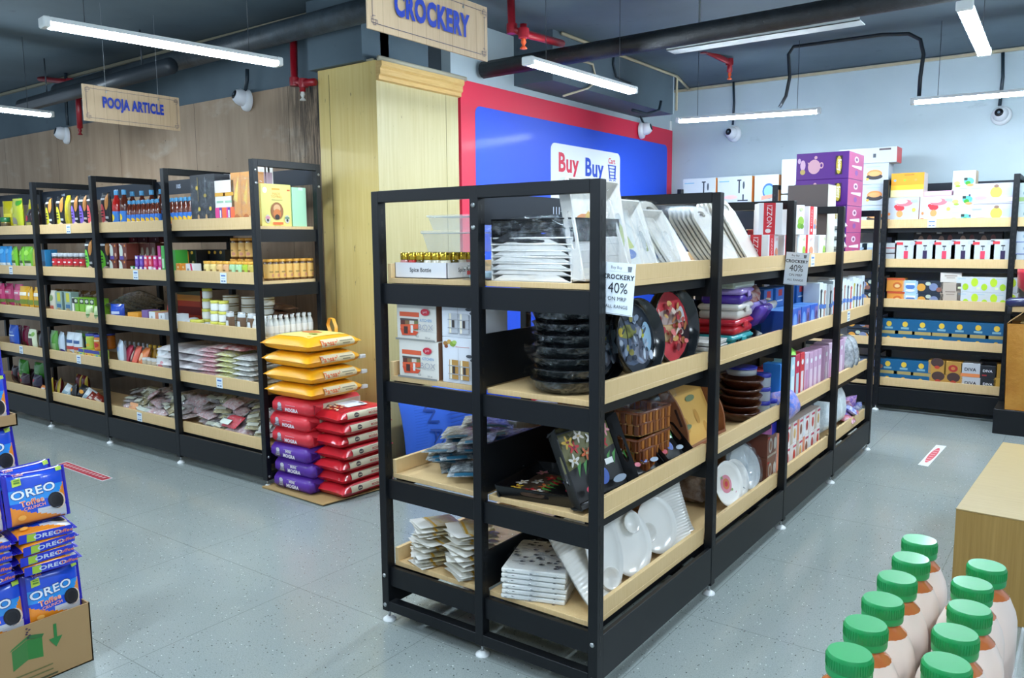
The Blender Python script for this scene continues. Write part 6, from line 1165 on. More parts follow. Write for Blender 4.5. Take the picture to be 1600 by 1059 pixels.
spr = [('e', .5, .75, .14, .12, '#e0c8d8'), ('e', .5, .75, .07, .06, '#7a3a6a'), ('p', [(.2, .45), (.85, .4), (.85, .55), (.2, .5)], '#e8dce4'), ('e', .5, .25, .1, .1, '#8a4a9a')]
sbx = carton('tea_set_carton', .35, .42, .182, '#56207e', fr=sp, rt=spr, side='#b8487e', topc='#4a1c70'); sb_ = park(sbx)
for i in range(4): sb_.place((-.268, 3.72, GZ[0] + i * .1825), 0, label=f'purple tea set carton with a teapot picture, {lvl(i, 4)} of the tall stack', cat='carton', group='purple tea set cartons')
wrp = park(flatpack('white_package', .26, .2, .07, foil('white_film', '#e6e9e8', '#c8cfd0', 14, .25, 0)))
for i in range(4): wrp.place((-.14, 3.42, GZ[0] + .068 * i), (0, 0, PI / 2 + .1 * i), (.65, .7, 1), label=f'white package in film, {lvl(i, 4)} of the stack past the fourth post', cat='package', group='white packages in film')
pkf = park(flatpack('pink_package', .24, .22, .09, foil('pink_film', '#d88aa8', '#e8c8d4', 18, .25, 0)))
for i in range(3): pkf.place((-.05, 3.62, GZ[0] + .12 + .0 * i), (R(86), 0, PI / 2 + .05), label='pink package in film', cat='package') if i == 5 else None
cf2 = foil('cream_film', '#d8d0b4', '#b8ae8c', 14, .3, 0)
# film bulge on the far side of the gondola top, against the banner
mb = MB(); wrapfilm(mb, .3, .4, .10, rnd, .03, 9); Kind(mb.obj('bubble_film')).place((-.78, .95, 1.80), 0, label='crumpled clear film lying over the frame top before the banner', cat='plastic film') if False else None
far_ = park(flatpack('film_bundle', .36, .3, .36, foil('far_film', '#9ab0c8', '#dfe8f0', 12, .2, .1)))
far_.place((-.80, 1.25, GZ[0]), 0, label='bulging bundle in clear film on the far side of the gondola top', cat='bundle')
for (u, s) in ((1270, 0), (1326, 1)):
    z = GZ[s] + .028; PR.place((-.0385, yat(u, -.0385, z), z - .012), PI / 2, label=('small white price label on the gondola lip before the fourth post', 'small white price label on the gondola lip past the fourth post')[s], cat='price label', group='price labels on the gondola')

# ================================================================ rack on the pale blue wall
BY = 5.66 + .038 + .028; 
def Bk(kd, u, s, d, row=0, dz=0, rz=0, **k): z = ZL[s] + dz; yy = BY + d / 2 + row * (d + .004); return kd.place((xat(u, yy - d / 2, z + .04), yy, z), rz, **k)
def bxk(name, w, d, h, c, fr, **k):
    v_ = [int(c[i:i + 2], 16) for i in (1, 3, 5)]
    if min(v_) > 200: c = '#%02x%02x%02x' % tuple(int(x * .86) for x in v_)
    return park(carton(name, w, d, h, c, fr=fr, **k))
gr = [('e', .42, .62, .14, .1, '#d83a44'), ('e', .3, .68, .06, .06, '#d83a44'), ('e', .55, .8, .25, .12, '#e87a84'), ('e', .45, .85, .2, .08, '#e8e8ee'), ('e', .42, .42, .1, .12, '#e8a060'), ('e', .42, .15, .13, .14, '#b9c8cc'), ('e', .85, .55, .06, .07, '#d0dc5a'), ('r', .04, .1, .14, .25, '#e88a4c'), ('e', .1, .42, .04, .05, '#e88a4c'), ('r', .75, .82, .95, .9, '#a8c0e0')]
mg = bxk('mixer_box', .27, .24, .255, '#e2e4ec', gr, side='#e8902c'); Bk(mg, 1409, 0, .24, label='white mixer box with a red fruit picture, below the orange box', cat='box'); Bk(mg, 1462, 0, .24, label='white mixer box with a red fruit picture, beside the price label', cat='box')
Bk(bxk('appliance_box', .27, .2, .215, '#f09c28', [('r', 0, .3, 1, .5, '#f0bc34'), ('r', 0, 0, 1, .3, '#f4e4a8'), ('e', .12, .7, .04, .05, '#7a9ac0'), ('e', .42, .7, .04, .05, '#9ac030'), ('e', .75, .7, .04, .05, '#d0a050'), ('r', .4, .9, .7, .93, '#a86a20')], side='#e8e0d8'), 1417, 0, .2, 0, .256, label='orange and white appliance box on top of the mixer box', cat='box')
Bk(bxk('flat_box', .24, .14, .045, '#f0b0d0', [('r', .2, .3, .5, .7, '#f8d8e8')]), 1467, 0, .14, 0, .256, label='flat pink box on the mixer box beside the orange one', cat='box')
cp = bxk('chopper_box', .175, .18, .155, '#ecf0e6', [('e', .72, .4, .22, .2, '#5cc4c0'), ('e', .68, .3, .12, .12, '#3f9a2c'), ('e', .78, .18, .15, .08, '#e8985c'), ('r', .5, .45, .65, .6, '#20302c'), ('e', .2, .3, .14, .12, '#d8b070'), ('r', .1, .65, .4, .7, '#b8d8c8'), ('e', .25, .15, .12, .06, '#98b83c')], side='#dfc49c')
for j in range(3): Bk(cp, 1501 + 2.5 * j, 0, .18, 0, j * .156, label=f'white and green chopper box, {lvl(j, 3)} of the stack on the top shelf', cat='box', group='white and green chopper boxes')
st = bxk('stove_box', .37, .2, .173, '#dcdce8', [('r', 0, 0, 1, .35, '#b8b0cc'), ('e', .6, .55, .12, .28, '#e4dc50'), ('e', .6, .85, .05, .08, '#8a6a58'), ('r', .72, .4, .95, .75, '#b4c0d8'), ('r', .5, .1, .95, .3, '#ece8f4'), ('r', .05, .4, .09, .5, '#504a6a'), ('r', .1, .75, .3, .8, '#a8b4d4'), ('e', .3, .3, .12, .08, '#c8a0a0')], side='#e8a898')
for j in range(2): Bk(st, 1548, 0, .2, 0, j * .176, label=f'stove box with a person in yellow printed, {("lower", "upper")[j]} of the two', cat='box', group='stove boxes')
tbx = [bxk('toaster_box', .2, .2, .17, '#cfe0e0', [('e', .6, .5, .3, .2, '#6a8a9a'), ('r', 0, .1, 1, .3, '#8fae6a')])]
for j in range(2): Bk(tbx[0], 1607, 0, .2, 0, j * .171, label=f'grey-green toaster box past the second post, {("lower", "upper")[j]} one', cat='box', group='toaster boxes past the post')
hb = lambda c: [('r', .08, .82, .38, .93, '#d83a44'), ('r', .7, .82, .92, .95, '#b9bcc4'), ('r', .44, .74, .6, .79, '#26282c'), ('r', .5, .6, .54, .75, '#6a6e74'), ('r', .43, .28, .62, .58, c), ('p', [(.25, .14), (.8, .14), (.6, .28), (.45, .28)], '#3a3a48'), ('e', .45, .07, .2, .06, '#f4f0ec'), ('e', .85, .06, .1, .06, '#d83a5c'), ('e', .12, .12, .07, .07, '#8a3a3c')]
h1, h2 = bxk('blender_box', .182, .16, .222, '#e4eaea', hb('#d8405c')), bxk('blender_box', .182, .16, .228, '#e4eaea', hb('#2c2048'))
for i, u in enumerate((1414, 1443.5, 1473.5, 1503, 1533.5, 1565)): Bk((h1, h2)[i % 2], u, 1, .16, label=f'white hand blender box with {("red", "dark purple")[i % 2]} motor, {nth(i, 6)} on the second shelf', cat='box', group='white hand blender boxes')
Bk(bxk('flat_box', .1, .2, .2, '#dfe2e4', [('r', .1, .2, .9, .26, '#3a3034'), ('r', .1, .5, .9, .56, '#3a3034'), ('r', .1, .75, .9, .8, '#c04848')]), 1391, 1, .2, label='stack-patterned white box beside the first post on the second shelf', cat='box')
ktl = bxk('kettle_box', .2, .14, .155, '#241f22', [('e', .3, .4, .12, .3, '#8a6a5c'), ('e', .65, .5, .1, .25, '#6a3a38'), ('r', .1, .8, .3, .9, '#a8a8a8')], side='#1c1a1e')
for i, u in enumerate((1446, 1478, 1512, 1545)): Bk(ktl, u, 1, .15, 1, .155, label=f'dark kettle box behind the blender boxes, {nth(i, 4)}', cat='box', group='dark kettle boxes')
wbb = bxk('white_appliance_box', .16, .2, .1, '#d8e4ec', [('r', .3, .4, .8, .6, '#90a4b4'), ('r', 0, 0, 1, .06, '#4a5aa8')])
for j in range(3): Bk(wbb, 1605, 1, .2, 0, j * .101, label=f'pale appliance box past the second post, {lvl(j, 3)} of the stack', cat='box', group='pale appliance boxes')
po = bxk('pot_box', .15, .14, .122, '#e0943c', [('e', .6, .45, .25, .25, '#c8682c'), ('e', .6, .42, .15, .13, '#e8c080'), ('r', 0, .85, 1, 1, '#c8502c')]); pb = bxk('pot_box', .13, .14, .112, '#a8c8e8', [('e', .5, .5, .3, .2, '#4f78b8'), ('r', .2, .65, .8, .8, '#e8eef4'), ('e', .5, .2, .3, .12, '#e0ddd8')])
pd = bxk('pot_box', .22, .14, .114, '#26303c', [('e', .2, .45, .16, .3, '#d89a3c'), ('e', .65, .5, .16, .3, '#7a86a8'), ('e', .45, .75, .1, .15, '#b9c4b0'), ('e', .85, .3, .1, .18, '#8a5a4c')])
for j in range(2):
    Bk(po, 1399, 2, .14, 0, j * .123, label=f'orange pot box, {("lower", "upper")[j]} one on the third shelf', cat='box', group='orange pot boxes'); Bk(pb, 1422, 2, .14, 0, j * .113, label=f'light blue pot box, {("lower", "upper")[j]} one beside the orange ones', cat='box', group='light blue pot boxes')
    Bk(pd, 1452, 2, .14, 0, j * .115, label=f'dark box printed with bowls, {("lower", "upper")[j]} one on the third shelf', cat='box', group='dark boxes printed with bowls')
Bk(bxk('kraft_box', .165, .12, .216, '#b9aa9a', [('r', .25, .6, .75, .64, '#8a7c70'), ('r', .3, .5, .7, .53, '#8a7c70')]), 1484, 2, .12, label='plain kraft brown box on the third shelf', cat='box'); Bk(bxk('kraft_box', .165, .12, .13, '#d4ccc2', [('r', .2, .4, .8, .5, '#a89a90'), ('r', .3, .28, .7, .34, '#a89a90')]), 1485, 2, .12, 0, .217, rz=.06, label='lighter kraft box balanced on the plain brown one', cat='box')
gc = bxk('cup_set_box', .18, .14, .134, '#e8eef0', [('e', .78, .65, .15, .28, '#b9d62c'), ('e', .4, .35, .13, .22, '#a8cc24'), ('r', .08, .85, .4, .9, '#a8c0cc'), ('r', .08, .2, .22, .35, '#d8e4b0')])
for j in range(2):
    for i, u in enumerate((1512, 1541.5, 1570.5)): Bk(gc, u, 2, .14, 0, j * .135, label=f'white box with lime green cups, {("lower", "upper")[j]} row, {nth(i, 3)}', cat='box', group='white boxes with lime green cups')
tl = bxk('gift_box', .165, .14, .228, '#135a84', [('r', 0, .40, 1, .53, '#a8945a'), ('e', .5, .8, .14, .11, '#e0b83c'), ('e', .5, .2, .12, .09, '#e0b030'), ('r', .3, .6, .7, .68, '#7aa8b8')], topc='#0f4c70')
for i, u in enumerate((1388, 1413, 1440, 1470, 1498, 1527, 1556)): Bk(tl, u, 3, .14, label=f'teal blue gift box with gold emblem, {nth(i, 7)} on the fourth shelf', cat='box', group='teal blue gift boxes on the fourth shelf')
for i, u in enumerate((1386, 1411, 1438)): Bk(tl, u, 4, .14, label=f'teal blue gift box with gold emblem, {nth(i, 3)} on the lowest shelf', cat='box', group='teal blue gift boxes on the lowest shelf')
kb1 = bxk('diya_box', .145, .14, .122, '#b98a3c', [('e', .5, .85, .36, .35, '#4a3430'), ('e', .5, .5, .15, .12, '#b8402c')]); kb2 = bxk('diya_box', .145, .14, .122, '#b98a3c', [('e', .5, .5, .26, .26, '#b0302c'), ('e', .5, .5, .12, .12, '#c87a3c')])
for i, (u, j, kd) in enumerate(((1465, 0, kb1), (1489, 0, kb1), (1464, 1, kb1), (1489, 1, kb2))): Bk(kd, u, 4, .14, 0, j * .123, label=f'golden kraft lamp box, {("lower", "upper")[j]} {("left", "right")[i % 2]} one on the lowest shelf', cat='box', group='golden kraft lamp boxes')
dv = bxk('diva_box', .15, .14, .12, '#e0e2e6', [('t', 'DIVA', .5, .55, .24, '#2c2830', 1, 0, .03), ('r', 0, 0, 1, .25, '#e88a50')]); dk_ = bxk('diva_box', .12, .14, .115, '#1f2228', [('t', 'DIVA', .5, .6, .2, '#dfe2e6', 1, 0, .03), ('r', .15, .2, .45, .3, '#a83038')])
for j in range(2): Bk(dv, 1516, 4, .14, 0, j * .121, label=f'white and orange box, {("lower", "upper")[j]} one of the pair on the lowest shelf', cat='box', group='white and orange boxes'); Bk(dk_, 1543, 4, .14, 0, j * .116, label=f'black box with white lettering, {("lower", "upper")[j]} one beside the white pair', cat='box', group='black boxes with white lettering')
Bk(bxk('kraft_box', .08, .14, .13, '#c89a3c', []), 1560, 4, .14, label='narrow golden kraft box beside the second post', cat='box'); Bk(bxk('kraft_box', .06, .14, .12, '#b98a34', []), 1562, 4, .14, 0, .131, rz=.12, label='smaller golden kraft box leaning on the narrow one', cat='box')
Bk(bxk('kettle_box', .16, .14, .13, '#1c1a1e', [('r', .6, .3, .7, .7, '#8a8a90')]), 1545, 4, .14, 1, .12, label='black box standing higher behind the lettered boxes', cat='box')
# bays seen above and between the gondola
tp_ = bxk('tap_box', .36, .2, .26, '#e6ecee', [('r', .62, .35, .66, .85, '#26303c'), ('r', .58, .82, .7, .87, '#26303c'), ('e', .77, .65, .03, .15, '#4a545c'), ('r', .74, .08, .78, .3, '#26303c'), ('r', .6, .04, .9, .09, '#26303c'), ('e', .4, .2, .2, .08, '#e8b8b0'), ('e', .15, .3, .05, .1, '#c8a060'), ('r', .05, .8, .35, .84, '#7ab0c8')], side='#f0a03c')
tb2 = bxk('tap_box', .24, .2, .26, '#e6eef2', [('e', .6, .38, .26, .3, '#3f70b0'), ('e', .6, .38, .2, .22, '#8fc4dc'), ('p', [(.3, .05), (.95, .15), (.9, .28), (.3, .2)], '#e8a088')], side='#e8a05c')
for i, (u, kd) in enumerate(((1092, tp_), (1147, tp_), (1197, tb2))): Bk(kd, u, 0, .2, 0, .262, label=f'large white appliance box high before the blue wall, {("left", "middle", "right")[i]} of three', cat='box', group='large white appliance boxes beside the banner'); Bk(kd, u, 0, .2, 0, 0, label=f'large white appliance box under the high one, {nth(i, 3)} behind the gondola top', cat='box', group='large white appliance boxes behind the gondola top')
Bk(bxk('tall_white_box', .28, .2, .33, '#eaf0f2', [('e', .6, .15, .2, .12, '#3a4a58')]), 1243, 0, .2, 0, .33, label='tall plain white box left of the purple tea set stack, upper one', cat='box'); Bk(bxk('tall_white_box', .3, .2, .32, '#e4eaee', [('e', .5, .7, .3, .2, '#3f6a94'), ('r', 0, 0, 1, .3, '#e09a4c')]), 1243, 0, .2, 0, 0, label='white and orange box left of the purple tea set stack, lower one', cat='box')
Bk(bxk('orange_box', .3, .2, .10, '#e09a4c', []), 1290, 0, .2, 0, .53, label='orange box whose top shows above the purple stack', cat='box'); Bk(bxk('kraft_box', .3, .2, .52, '#dde4e6', []), 1290, 0, .2, 0, 0, label='white box mostly hidden behind the purple stack', cat='box')
tp3 = bxk('fryer_box', .235, .22, .19, '#dfe6ec', [('e', .5, .5, .28, .2, '#e89450'), ('e', .5, .36, .3, .14, '#3a3438'), ('e', .5, .5, .22, .12, '#f0a868'), ('e', .25, .25, .06, .06, '#e8b050'), ('r', .2, .82, .7, .86, '#a8c0d0')], side='#b8c4d0')
for j in range(3): Bk(tp3, 1366, 0, .22, 0, .04 + j * .191 - .04, label=f'white fryer box with orange food picture, {("bottom", "middle", "topmost")[j]} of the stack', cat='box', group='white fryer boxes')
Bk(bxk('white_appliance_box', .5, .22, .14, '#e0e4ea', [('r', .35, .35, .4, .6, '#4a5058'), ('r', .6, .35, .65, .6, '#4a5058'), ('r', .7, .8, .9, .92, '#5a4a4c')], side='#d8484c', topc='#c8ccd4'), 1355, 0, .22, 0, .574, label='long white appliance box with a red end, topmost beside the purple stack', cat='box')
# second and lower shelves of the bay glimpsed left of the first post
for s, n_, h in ((1, 2, .15), (2, 2, .12), (3, 2, .12), (4, 2, .12)):
    for j in range(n_):
        for i, u in enumerate((1342, 1362)): Bk(pd if s != 1 else wbb, u, s, .14, 0, j * (h if s != 1 else .101), label=f'{("dark" if s != 1 else "pale")} box glimpsed behind the last gondola post, {SH[s]} shelf, {("lower", "upper")[j]} {("left", "right")[i]}', cat='box', group='boxes glimpsed behind the last gondola post')
for (u, s) in ((1456, 0),): z = ZL[s] + .028; PR.place((xat(u, 5.697, z), 5.6965, z - .012), 0, label='small white price label on the top shelf lip of the blue wall rack', cat='price label')

# ================================================================ stacked sacks by the pillar
def sack(name, w, d, t, mat, side=(), topp=(), n=20, ex=4, frontp=()):
    mb = MB(); g = lambda a: max(0, 1 - abs(2 * a - 1) ** ex) ** .5
    def XY(a, c): return (a - .5) * w * (1 - .07 * (1 - (2 * c - 1) ** 2) ), (c - .5) * d * (1 - .06 * (1 - (2 * a - 1) ** 2))
    q = random.Random(len(name) + int(w * 1000)); ph = q.random() * 6
    wr = lambda a, c: 1 + .05 * math.sin(11 * a + ph) * math.sin(8 * c + 2 * ph)
    zc = t * .45
    F = lambda a, c, o: Vector((*XY(a, c), zc + t * .55 * g(a) * g(c) * wr(a, c) + o)); B = lambda a, c: Vector((*XY(a, c), zc - t * .45 * (g(a) * g(c)) ** .7))
    mb.grid(lambda a, c: F(a, c, 0), n, n, mat); mb.grid(B, n, n, mat, flip=True); prints(mb, F, w, d, topp, .0012, 9, .001)
    def SD(u, v, o):
        c = .08 + .84 * u; s = (v - .42) * 1.9; gc = g(c); r = min(1, abs(s) / max(gc, .05)); a = .5 + .5 * (1 - r * r) ** (1 / ex); x, y = XY(a, c)
        return Vector((x + o + .002, y, zc + (t * .55 if s > 0 else t * .45) * s))
    def FD(u, v, o):
        a = .08 + .84 * u; s = (v - .42) * 1.9; gc = g(a); r = min(1, abs(s) / max(gc, .05)); c = .5 - .5 * (1 - r * r) ** (1 / ex); x, y = XY(a, c)
        return Vector((x, y - o - .002, zc + (t * .55 if s > 0 else t * .45) * s))
    prints(mb, SD, d * .84, t, side, .0008, 12, .0015); return mb.obj(name)
mb = MB(); mb.box(-3.02, .85, .002, -2.42, 1.36, .008, M('#a98a58', .7)); mb.prism([(-3.02, .85), (-2.40, .83), (-2.34, 1.3), (-3.0, 1.38)], .0085, .014, M('#b3935f', .7), 'z')
mb.obj('cardboard_sheet', label='flat brown cardboard sheet under the stacks of rice bags', cat='cardboard')
ym = M('#f0a818', .35, 0, .5, .3)
ys_ = sack('rice_bag', .46, .44, .105, ym, side=[('r', .22, .25, .94, .72, '#d9c79c'), ('t', 'Pansari', .40, .49, .34, '#e0642c', .95, 0, .03), ('r', .62, .52, .9, .58, '#8a7c5c'), ('r', .68, .38, .84, .44, '#8a7c5c')],
           topp=[('r', .12, .14, .86, .86, '#e6dc80', 6), ('e', .5, .52, .2, .10, '#d8884c'), ('e', .3, .7, .06, .05, '#c8cc6a'), ('e', .72, .35, .08, .05, '#b8b85a')])
YS = park(ys_); zb = .617
for i in range(4): YS.place((-2.742 + .006 * (i % 2), 1.085 - .006 * i, zb + i * .101), (0, 0, R((0, 1.2, -1, .6)[i])), label=f'yellow rice bag with orange brand name, {lvl(i, 4)} of the four', cat='rice bag', group='yellow rice bags')
for o in [o for o in COL.objects if o.name.startswith('rice_bag') and o.get('group') == 'yellow rice bags'][-1:]:
    mb = MB(); pts = [(-.0, .17, .07), (-.03, .17, .14), (-.01, .17, .185), (.025, .17, .18), (.06, .16, .13), (.07, .15, .07)]
    mb.grid(lambda a, c: Vector(pts[min(4, int(a * 5))]).lerp(Vector(pts[min(5, int(a * 5) + 1)]), a * 5 - min(4, int(a * 5))) + Vector((0, (c - .5) * .028, 0)), 15, 2, M('#e8a02c', .4)); mb.obj('carry_handle', o)
for k in range(1, 4):
    o = [o for o in COL.objects if o.get('group') == 'yellow rice bags'][k - 1]
    mb = MB(); mb.cbox(.205, .20, .03, .235, .25, .055, M('#c9c6c0', .3), .004); mb.obj('folded_handle_end', o)
def brick(name, col, dark, txt, band):
    mb = MB(); w, d, t = .385, .46, .098; mb.cbox(-w / 2, -d / 2, 0, w / 2, d / 2, t, M(col, .42, 0, .5, .15), .030, None, True)
    F = lambda a, c, o: Vector((-w / 2 + .03 + a * (w - .06), -d / 2 - o - .0004, .030 + c * (t - .06)))
    it = [('r', .16, -.25, .27, .75, '#8f8a94'), ('e', .215, .85, .055, .35, '#c9c6cc'), ('r', .13, -.28, .30, .12, '#4c3a48'), ('r', .15, -.05, .28, .04, '#b9b0b8')]
    it += [('t', 'MOGRA', .57, .10, .62, '#e8dfe4', 1.05, 0, .04)] + ([('t', 'MINI', .55, .85, .5, '#e8dfe4', 1.05, 0, .04)] if txt == 'MINI' else []) + [('r', .40, 1.12 if txt == 'MINI' else .82, .68, 1.17 if txt == 'MINI' else .88, '#d8c8d0')]
    prints(mb, F, w - .06, t - .06, it, .0004)
    for k in range(5): y = -d / 2 + .035 + .011 * k; mb.prism([(y, .02 + .006 * k), (y + .012, .04), (y + .012, .06), (y, t - .02 - .006 * k)], w / 2 - .006, w / 2 + .008 - .001 * k, M(dark, .4), 'x')
    G = lambda a, c, o: Vector((w / 2 + o + .0004, -d / 2 + .11 + a * (d - .14), .03 + c * (t - .06)))
    prints(mb, G, d - .14, t - .06, [('r', 0, -.25, 1, 1.25, '#cdbfa8'), ('e', .12, .5, .04, .4, '#3a3638'), ('e', .12, .5, .03, .3, '#cdbfa8'), ('r', .3, .2, .42, .8, '#4a3c40'), ('t', 'MOGRA', .68, .45, .5, '#b8404c', 1, 0, .03)] if band else [], .0005)
    return park(mb.obj(name))
pu, rd = brick('rice_bag', '#5a2a9c', '#3f1c78', 'MINI', True), brick('rice_bag', '#d8303c', '#a81e2c', '', True)
jx = [(.0, 0), (.012, .006), (-.012, -.008), (.002, 0), (-.012, -.004), (.014, .004)]
for i in range(6):
    (pu if i < 3 else rd).place((-2.772 + jx[i][0] * .6, 1.115 + jx[i][1], .0155 + i * .0995), (0, 0, R(jx[i][0] * 100)), label=f'{("purple", "red")[i > 2]} rice bag with white lettering, {("bottom", "middle", "topmost")[i % 3]} {("purple", "red")[i > 2]} one of the tall pile', cat='rice bag', group=f'{("purple", "red")[i > 2]} rice bags in the tall pile')
rm = M('#c8202c', .28, 0, .5, .4)
bs = sack('rice_bag', .265, .44, .09, rm, side=[('r', .12, .3, .98, .74, '#d0c2a6'), ('e', .32, .52, .055, .16, '#3c3438'), ('r', .28, .49, .36, .55, '#b8a890'), ('t', 'MOGRA', .68, .5, .16, '#b03a40', 1, 0, .02), ('r', .55, .66, .8, .69, '#a89a84')],
          topp=[('r', .1, .1, .9, .5, '#a01c24', 5)] + [('e', .2 + .13 * (k % 5), .12 + .06 * (k // 5) + .02 * (k % 2), .045, .02, ('#e8c890', '#f0e0c0', '#d8904c')[k % 3]) for k in range(15)], n=18)
BS = park(bs)
for i in range(7): BS.place((-2.478 + (.010, -.006, .004, .012, -.004, .006, 0)[i], 1.155 + (.0, .01, -.006, .006, .0, .008, .004)[i], .0155 + i * .0775), (0, 0, R((-1, 1, 0, 2, -1, 1, -3)[i])), label=f'glossy red rice bag with a beige side band, {lvl(i, 7)} of the lower pile', cat='rice bag', group='glossy red rice bags in the lower pile')
mb = MB(); mb.grid(lambda a, c: Vector(((a - .5) * .17, (c - .5) * .15, .004 * math.sin(3 * a) * math.sin(2 * c))), 6, 6, M('#dfe5ea', .5)); prints(mb, lambda x, y, o: Vector(((x - .5) * .17, (y - .5) * .15, .005 + o)), .17, .15, [('r', .1, .75, .5, .79, '#9aa0a8'), ('r', .1, .62, .4, .65, '#9aa0a8'), ('r', .6, .8, .9, .9, '#2c2c30')], .0004)
o = mb.obj('paper_sheet', label='white printed paper lying on the topmost glossy red rice bag', cat='paper'); o.location = (-2.49, 1.16, .573); o.rotation_euler = (0, 0, R(-8))
# blue pillow-like sack against the pillar wall, seen through the gondola
blf = M('#3d6fe0', .4, 0, .5, .15)
wv = pouch('blue_sack', .84, .56, .17, blf, fr=[('t', 'WAVE', .30, .42, .20, '#26489c', 1.1, -PI / 2 + .25, .0)] + [('r', .46, .16 + .05 * k, .46 + (.3, .26, .32, .22, .3, .28)[k % 6], .172 + .05 * k, '#2f56b8') for k in range(14)] + [('r', .02, .08 + .035 * k, .12, .085 + .035 * k, '#3260cc') for k in range(22)], seal=.03, n=22, gus=1.5)
Kind(wv).place((-2.40, 1.98, .015), (R(-8), 0, PI / 2), label='large blue sack lettered WAVE against the side wall, seen through the gondola', cat='sack')

# ================================================================ biscuit display at the left edge
def biscuit():
    w, h, t = .215, .19, .052; mb = MB(); n = 22; sl = .05
    def prof(x, y):
        xx = (x - sl) / (1 - 2 * sl); a = 0 if xx <= 0 or xx >= 1 else (1 - abs(2 * xx - 1) ** 3.4) ** .55; c = max(0, 1 - abs(2 * y - 1) ** 5) ** .5
        return t / 2 * a * c * (1 + .04 * math.sin(13 * x) * math.sin(9 * y)) + .001
    Yv = lambda x, y: (y - .5) * h * (1 + (.05 if x < sl or x > 1 - sl else 0) * math.sin(60 * y))
    F = lambda x, y, o: Vector(((x - .5) * w, -prof(x, y) - o, Yv(x, y) + h / 2)); Bk_ = lambda x, y, o=0: Vector(((x - .5) * w, prof(x, y) + o, Yv(x, y) + h / 2))
    purple, blue, lightb, org = M('#2420a8', .22, 0, .5, .6), M('#1f4fd0', .22, 0, .5, .6), M('#2f8fe0', .22, 0, .5, .6), M('#e88a24', .25, 0, .5, .6); silver = M('#c8c8cc', .25, 0, .5, .6)
    def mf(x, y):
        if x < .07 or x > .93: return purple
        if y > .86: return purple if y > .95 else blue
        if x > .80 and y < .72 and (x - .80) > (.62 - y) * .1 and y > .30 and (x - .82) * 2.2 > (y - .45): return org
        if y < .40 - .55 * x + .2 * max(0, x - .35): return org
        if y < .30 and x > .46: return silver if y < .26 - .1 * (x - .5) else blue
        if .42 < y < .78: return lightb if .42 < y < .66 else blue
        return blue
    mb.grid(lambda a, c: F(a, c, 0), 44, 36, blue, True, None, mf); mb.grid(lambda a, c: Bk_(a, c), 16, 16, blue, True, None, lambda x, y: purple if x < .07 or x > .93 or y < .1 else (org if y < .3 else blue), True)
    ring = [(i / n, 0) for i in range(n + 1)] + [(1, j / n) for j in range(1, n + 1)] + [(1 - i / n, 1) for i in range(1, n + 1)] + [(0, 1 - j / n) for j in range(1, n)]; k = len(ring)
    mb.add([F(x, y, 0) for x, y in ring] + [Bk_(x, y) for x, y in ring], [(i, i + k, (i + 1) % k + k, (i + 1) % k) for i in range(k)], purple)
    dkb = '#16307c'
    it = [('t', 'OREO', .43, .60, .195, dkb, 1.12, .10, .06), ('t', 'OREO', .43, .60, .165, '#e9eef6', 1.25, .10, .02), ('e', .79, .33, .135, .17, '#e0c8b0', .5), ('e', .76, .34, .13, .168, '#1c1a20', .5), ('e', .76, .34, .105, .14, '#26242b', .5), ('e', .76, .34, .08, .105, '#1b191f', .5),
          ('t', 'Toffee', .38, .41, .115, '#f2e8dc', 1.0, .10, .04), ('t', 'Toffee', .38, .41, .105, '#e8703c', 1.05, .10, .01), ('t', 'CRUNCH', .41, .305, .06, '#f0a07c', 1.1, .10, .02), ('p', [(.12, .74), (.25, .76), (.25, .90), (.12, .88)], '#b9d040'), ('r', .145, .80, .23, .83, '#5a8a2c'), ('r', .145, .85, .23, .87, '#5a8a2c'),
          ('p', [(.82, .90), (.93, .91), (.93, .99), (.82, .98)], '#a9c83c'), ('t', 'Toffee', .22, .955, .05, '#e8a080', 1, .05, .02), ('e', .2, .14, .06, .05, '#f0a848'), ('r', .5, .20, .9, .205, '#9aa0b0')]
    prints(mb, F, w, h, it, .0006, 10); prints(mb, lambda x, y, o: Bk_(1 - x, y, o), w, h, it[:3], .0006, 10)
    # lettering on the narrow base edge
    E_ = lambda x, y, o: Vector(((x - .5) * w, (.5 - y) * t * .8, -o - .0002))
    prints(mb, E_, w, t, [('r', .08, .1, .92, .9, '#2438c8', 2), ('p', [(.2, .15), (.34, .15), (.34, .85), (.2, .85)], '#a9c83c'), ('t', 'OREO', .52, .5, .4, '#cfd8ec', 1.2, 0, .03), ('t', 'Toffee', .78, .5, .32, '#e8845c', 1, 0, .02)], .0006)
    return park(mb.obj('biscuit_pack'))
BP = biscuit()
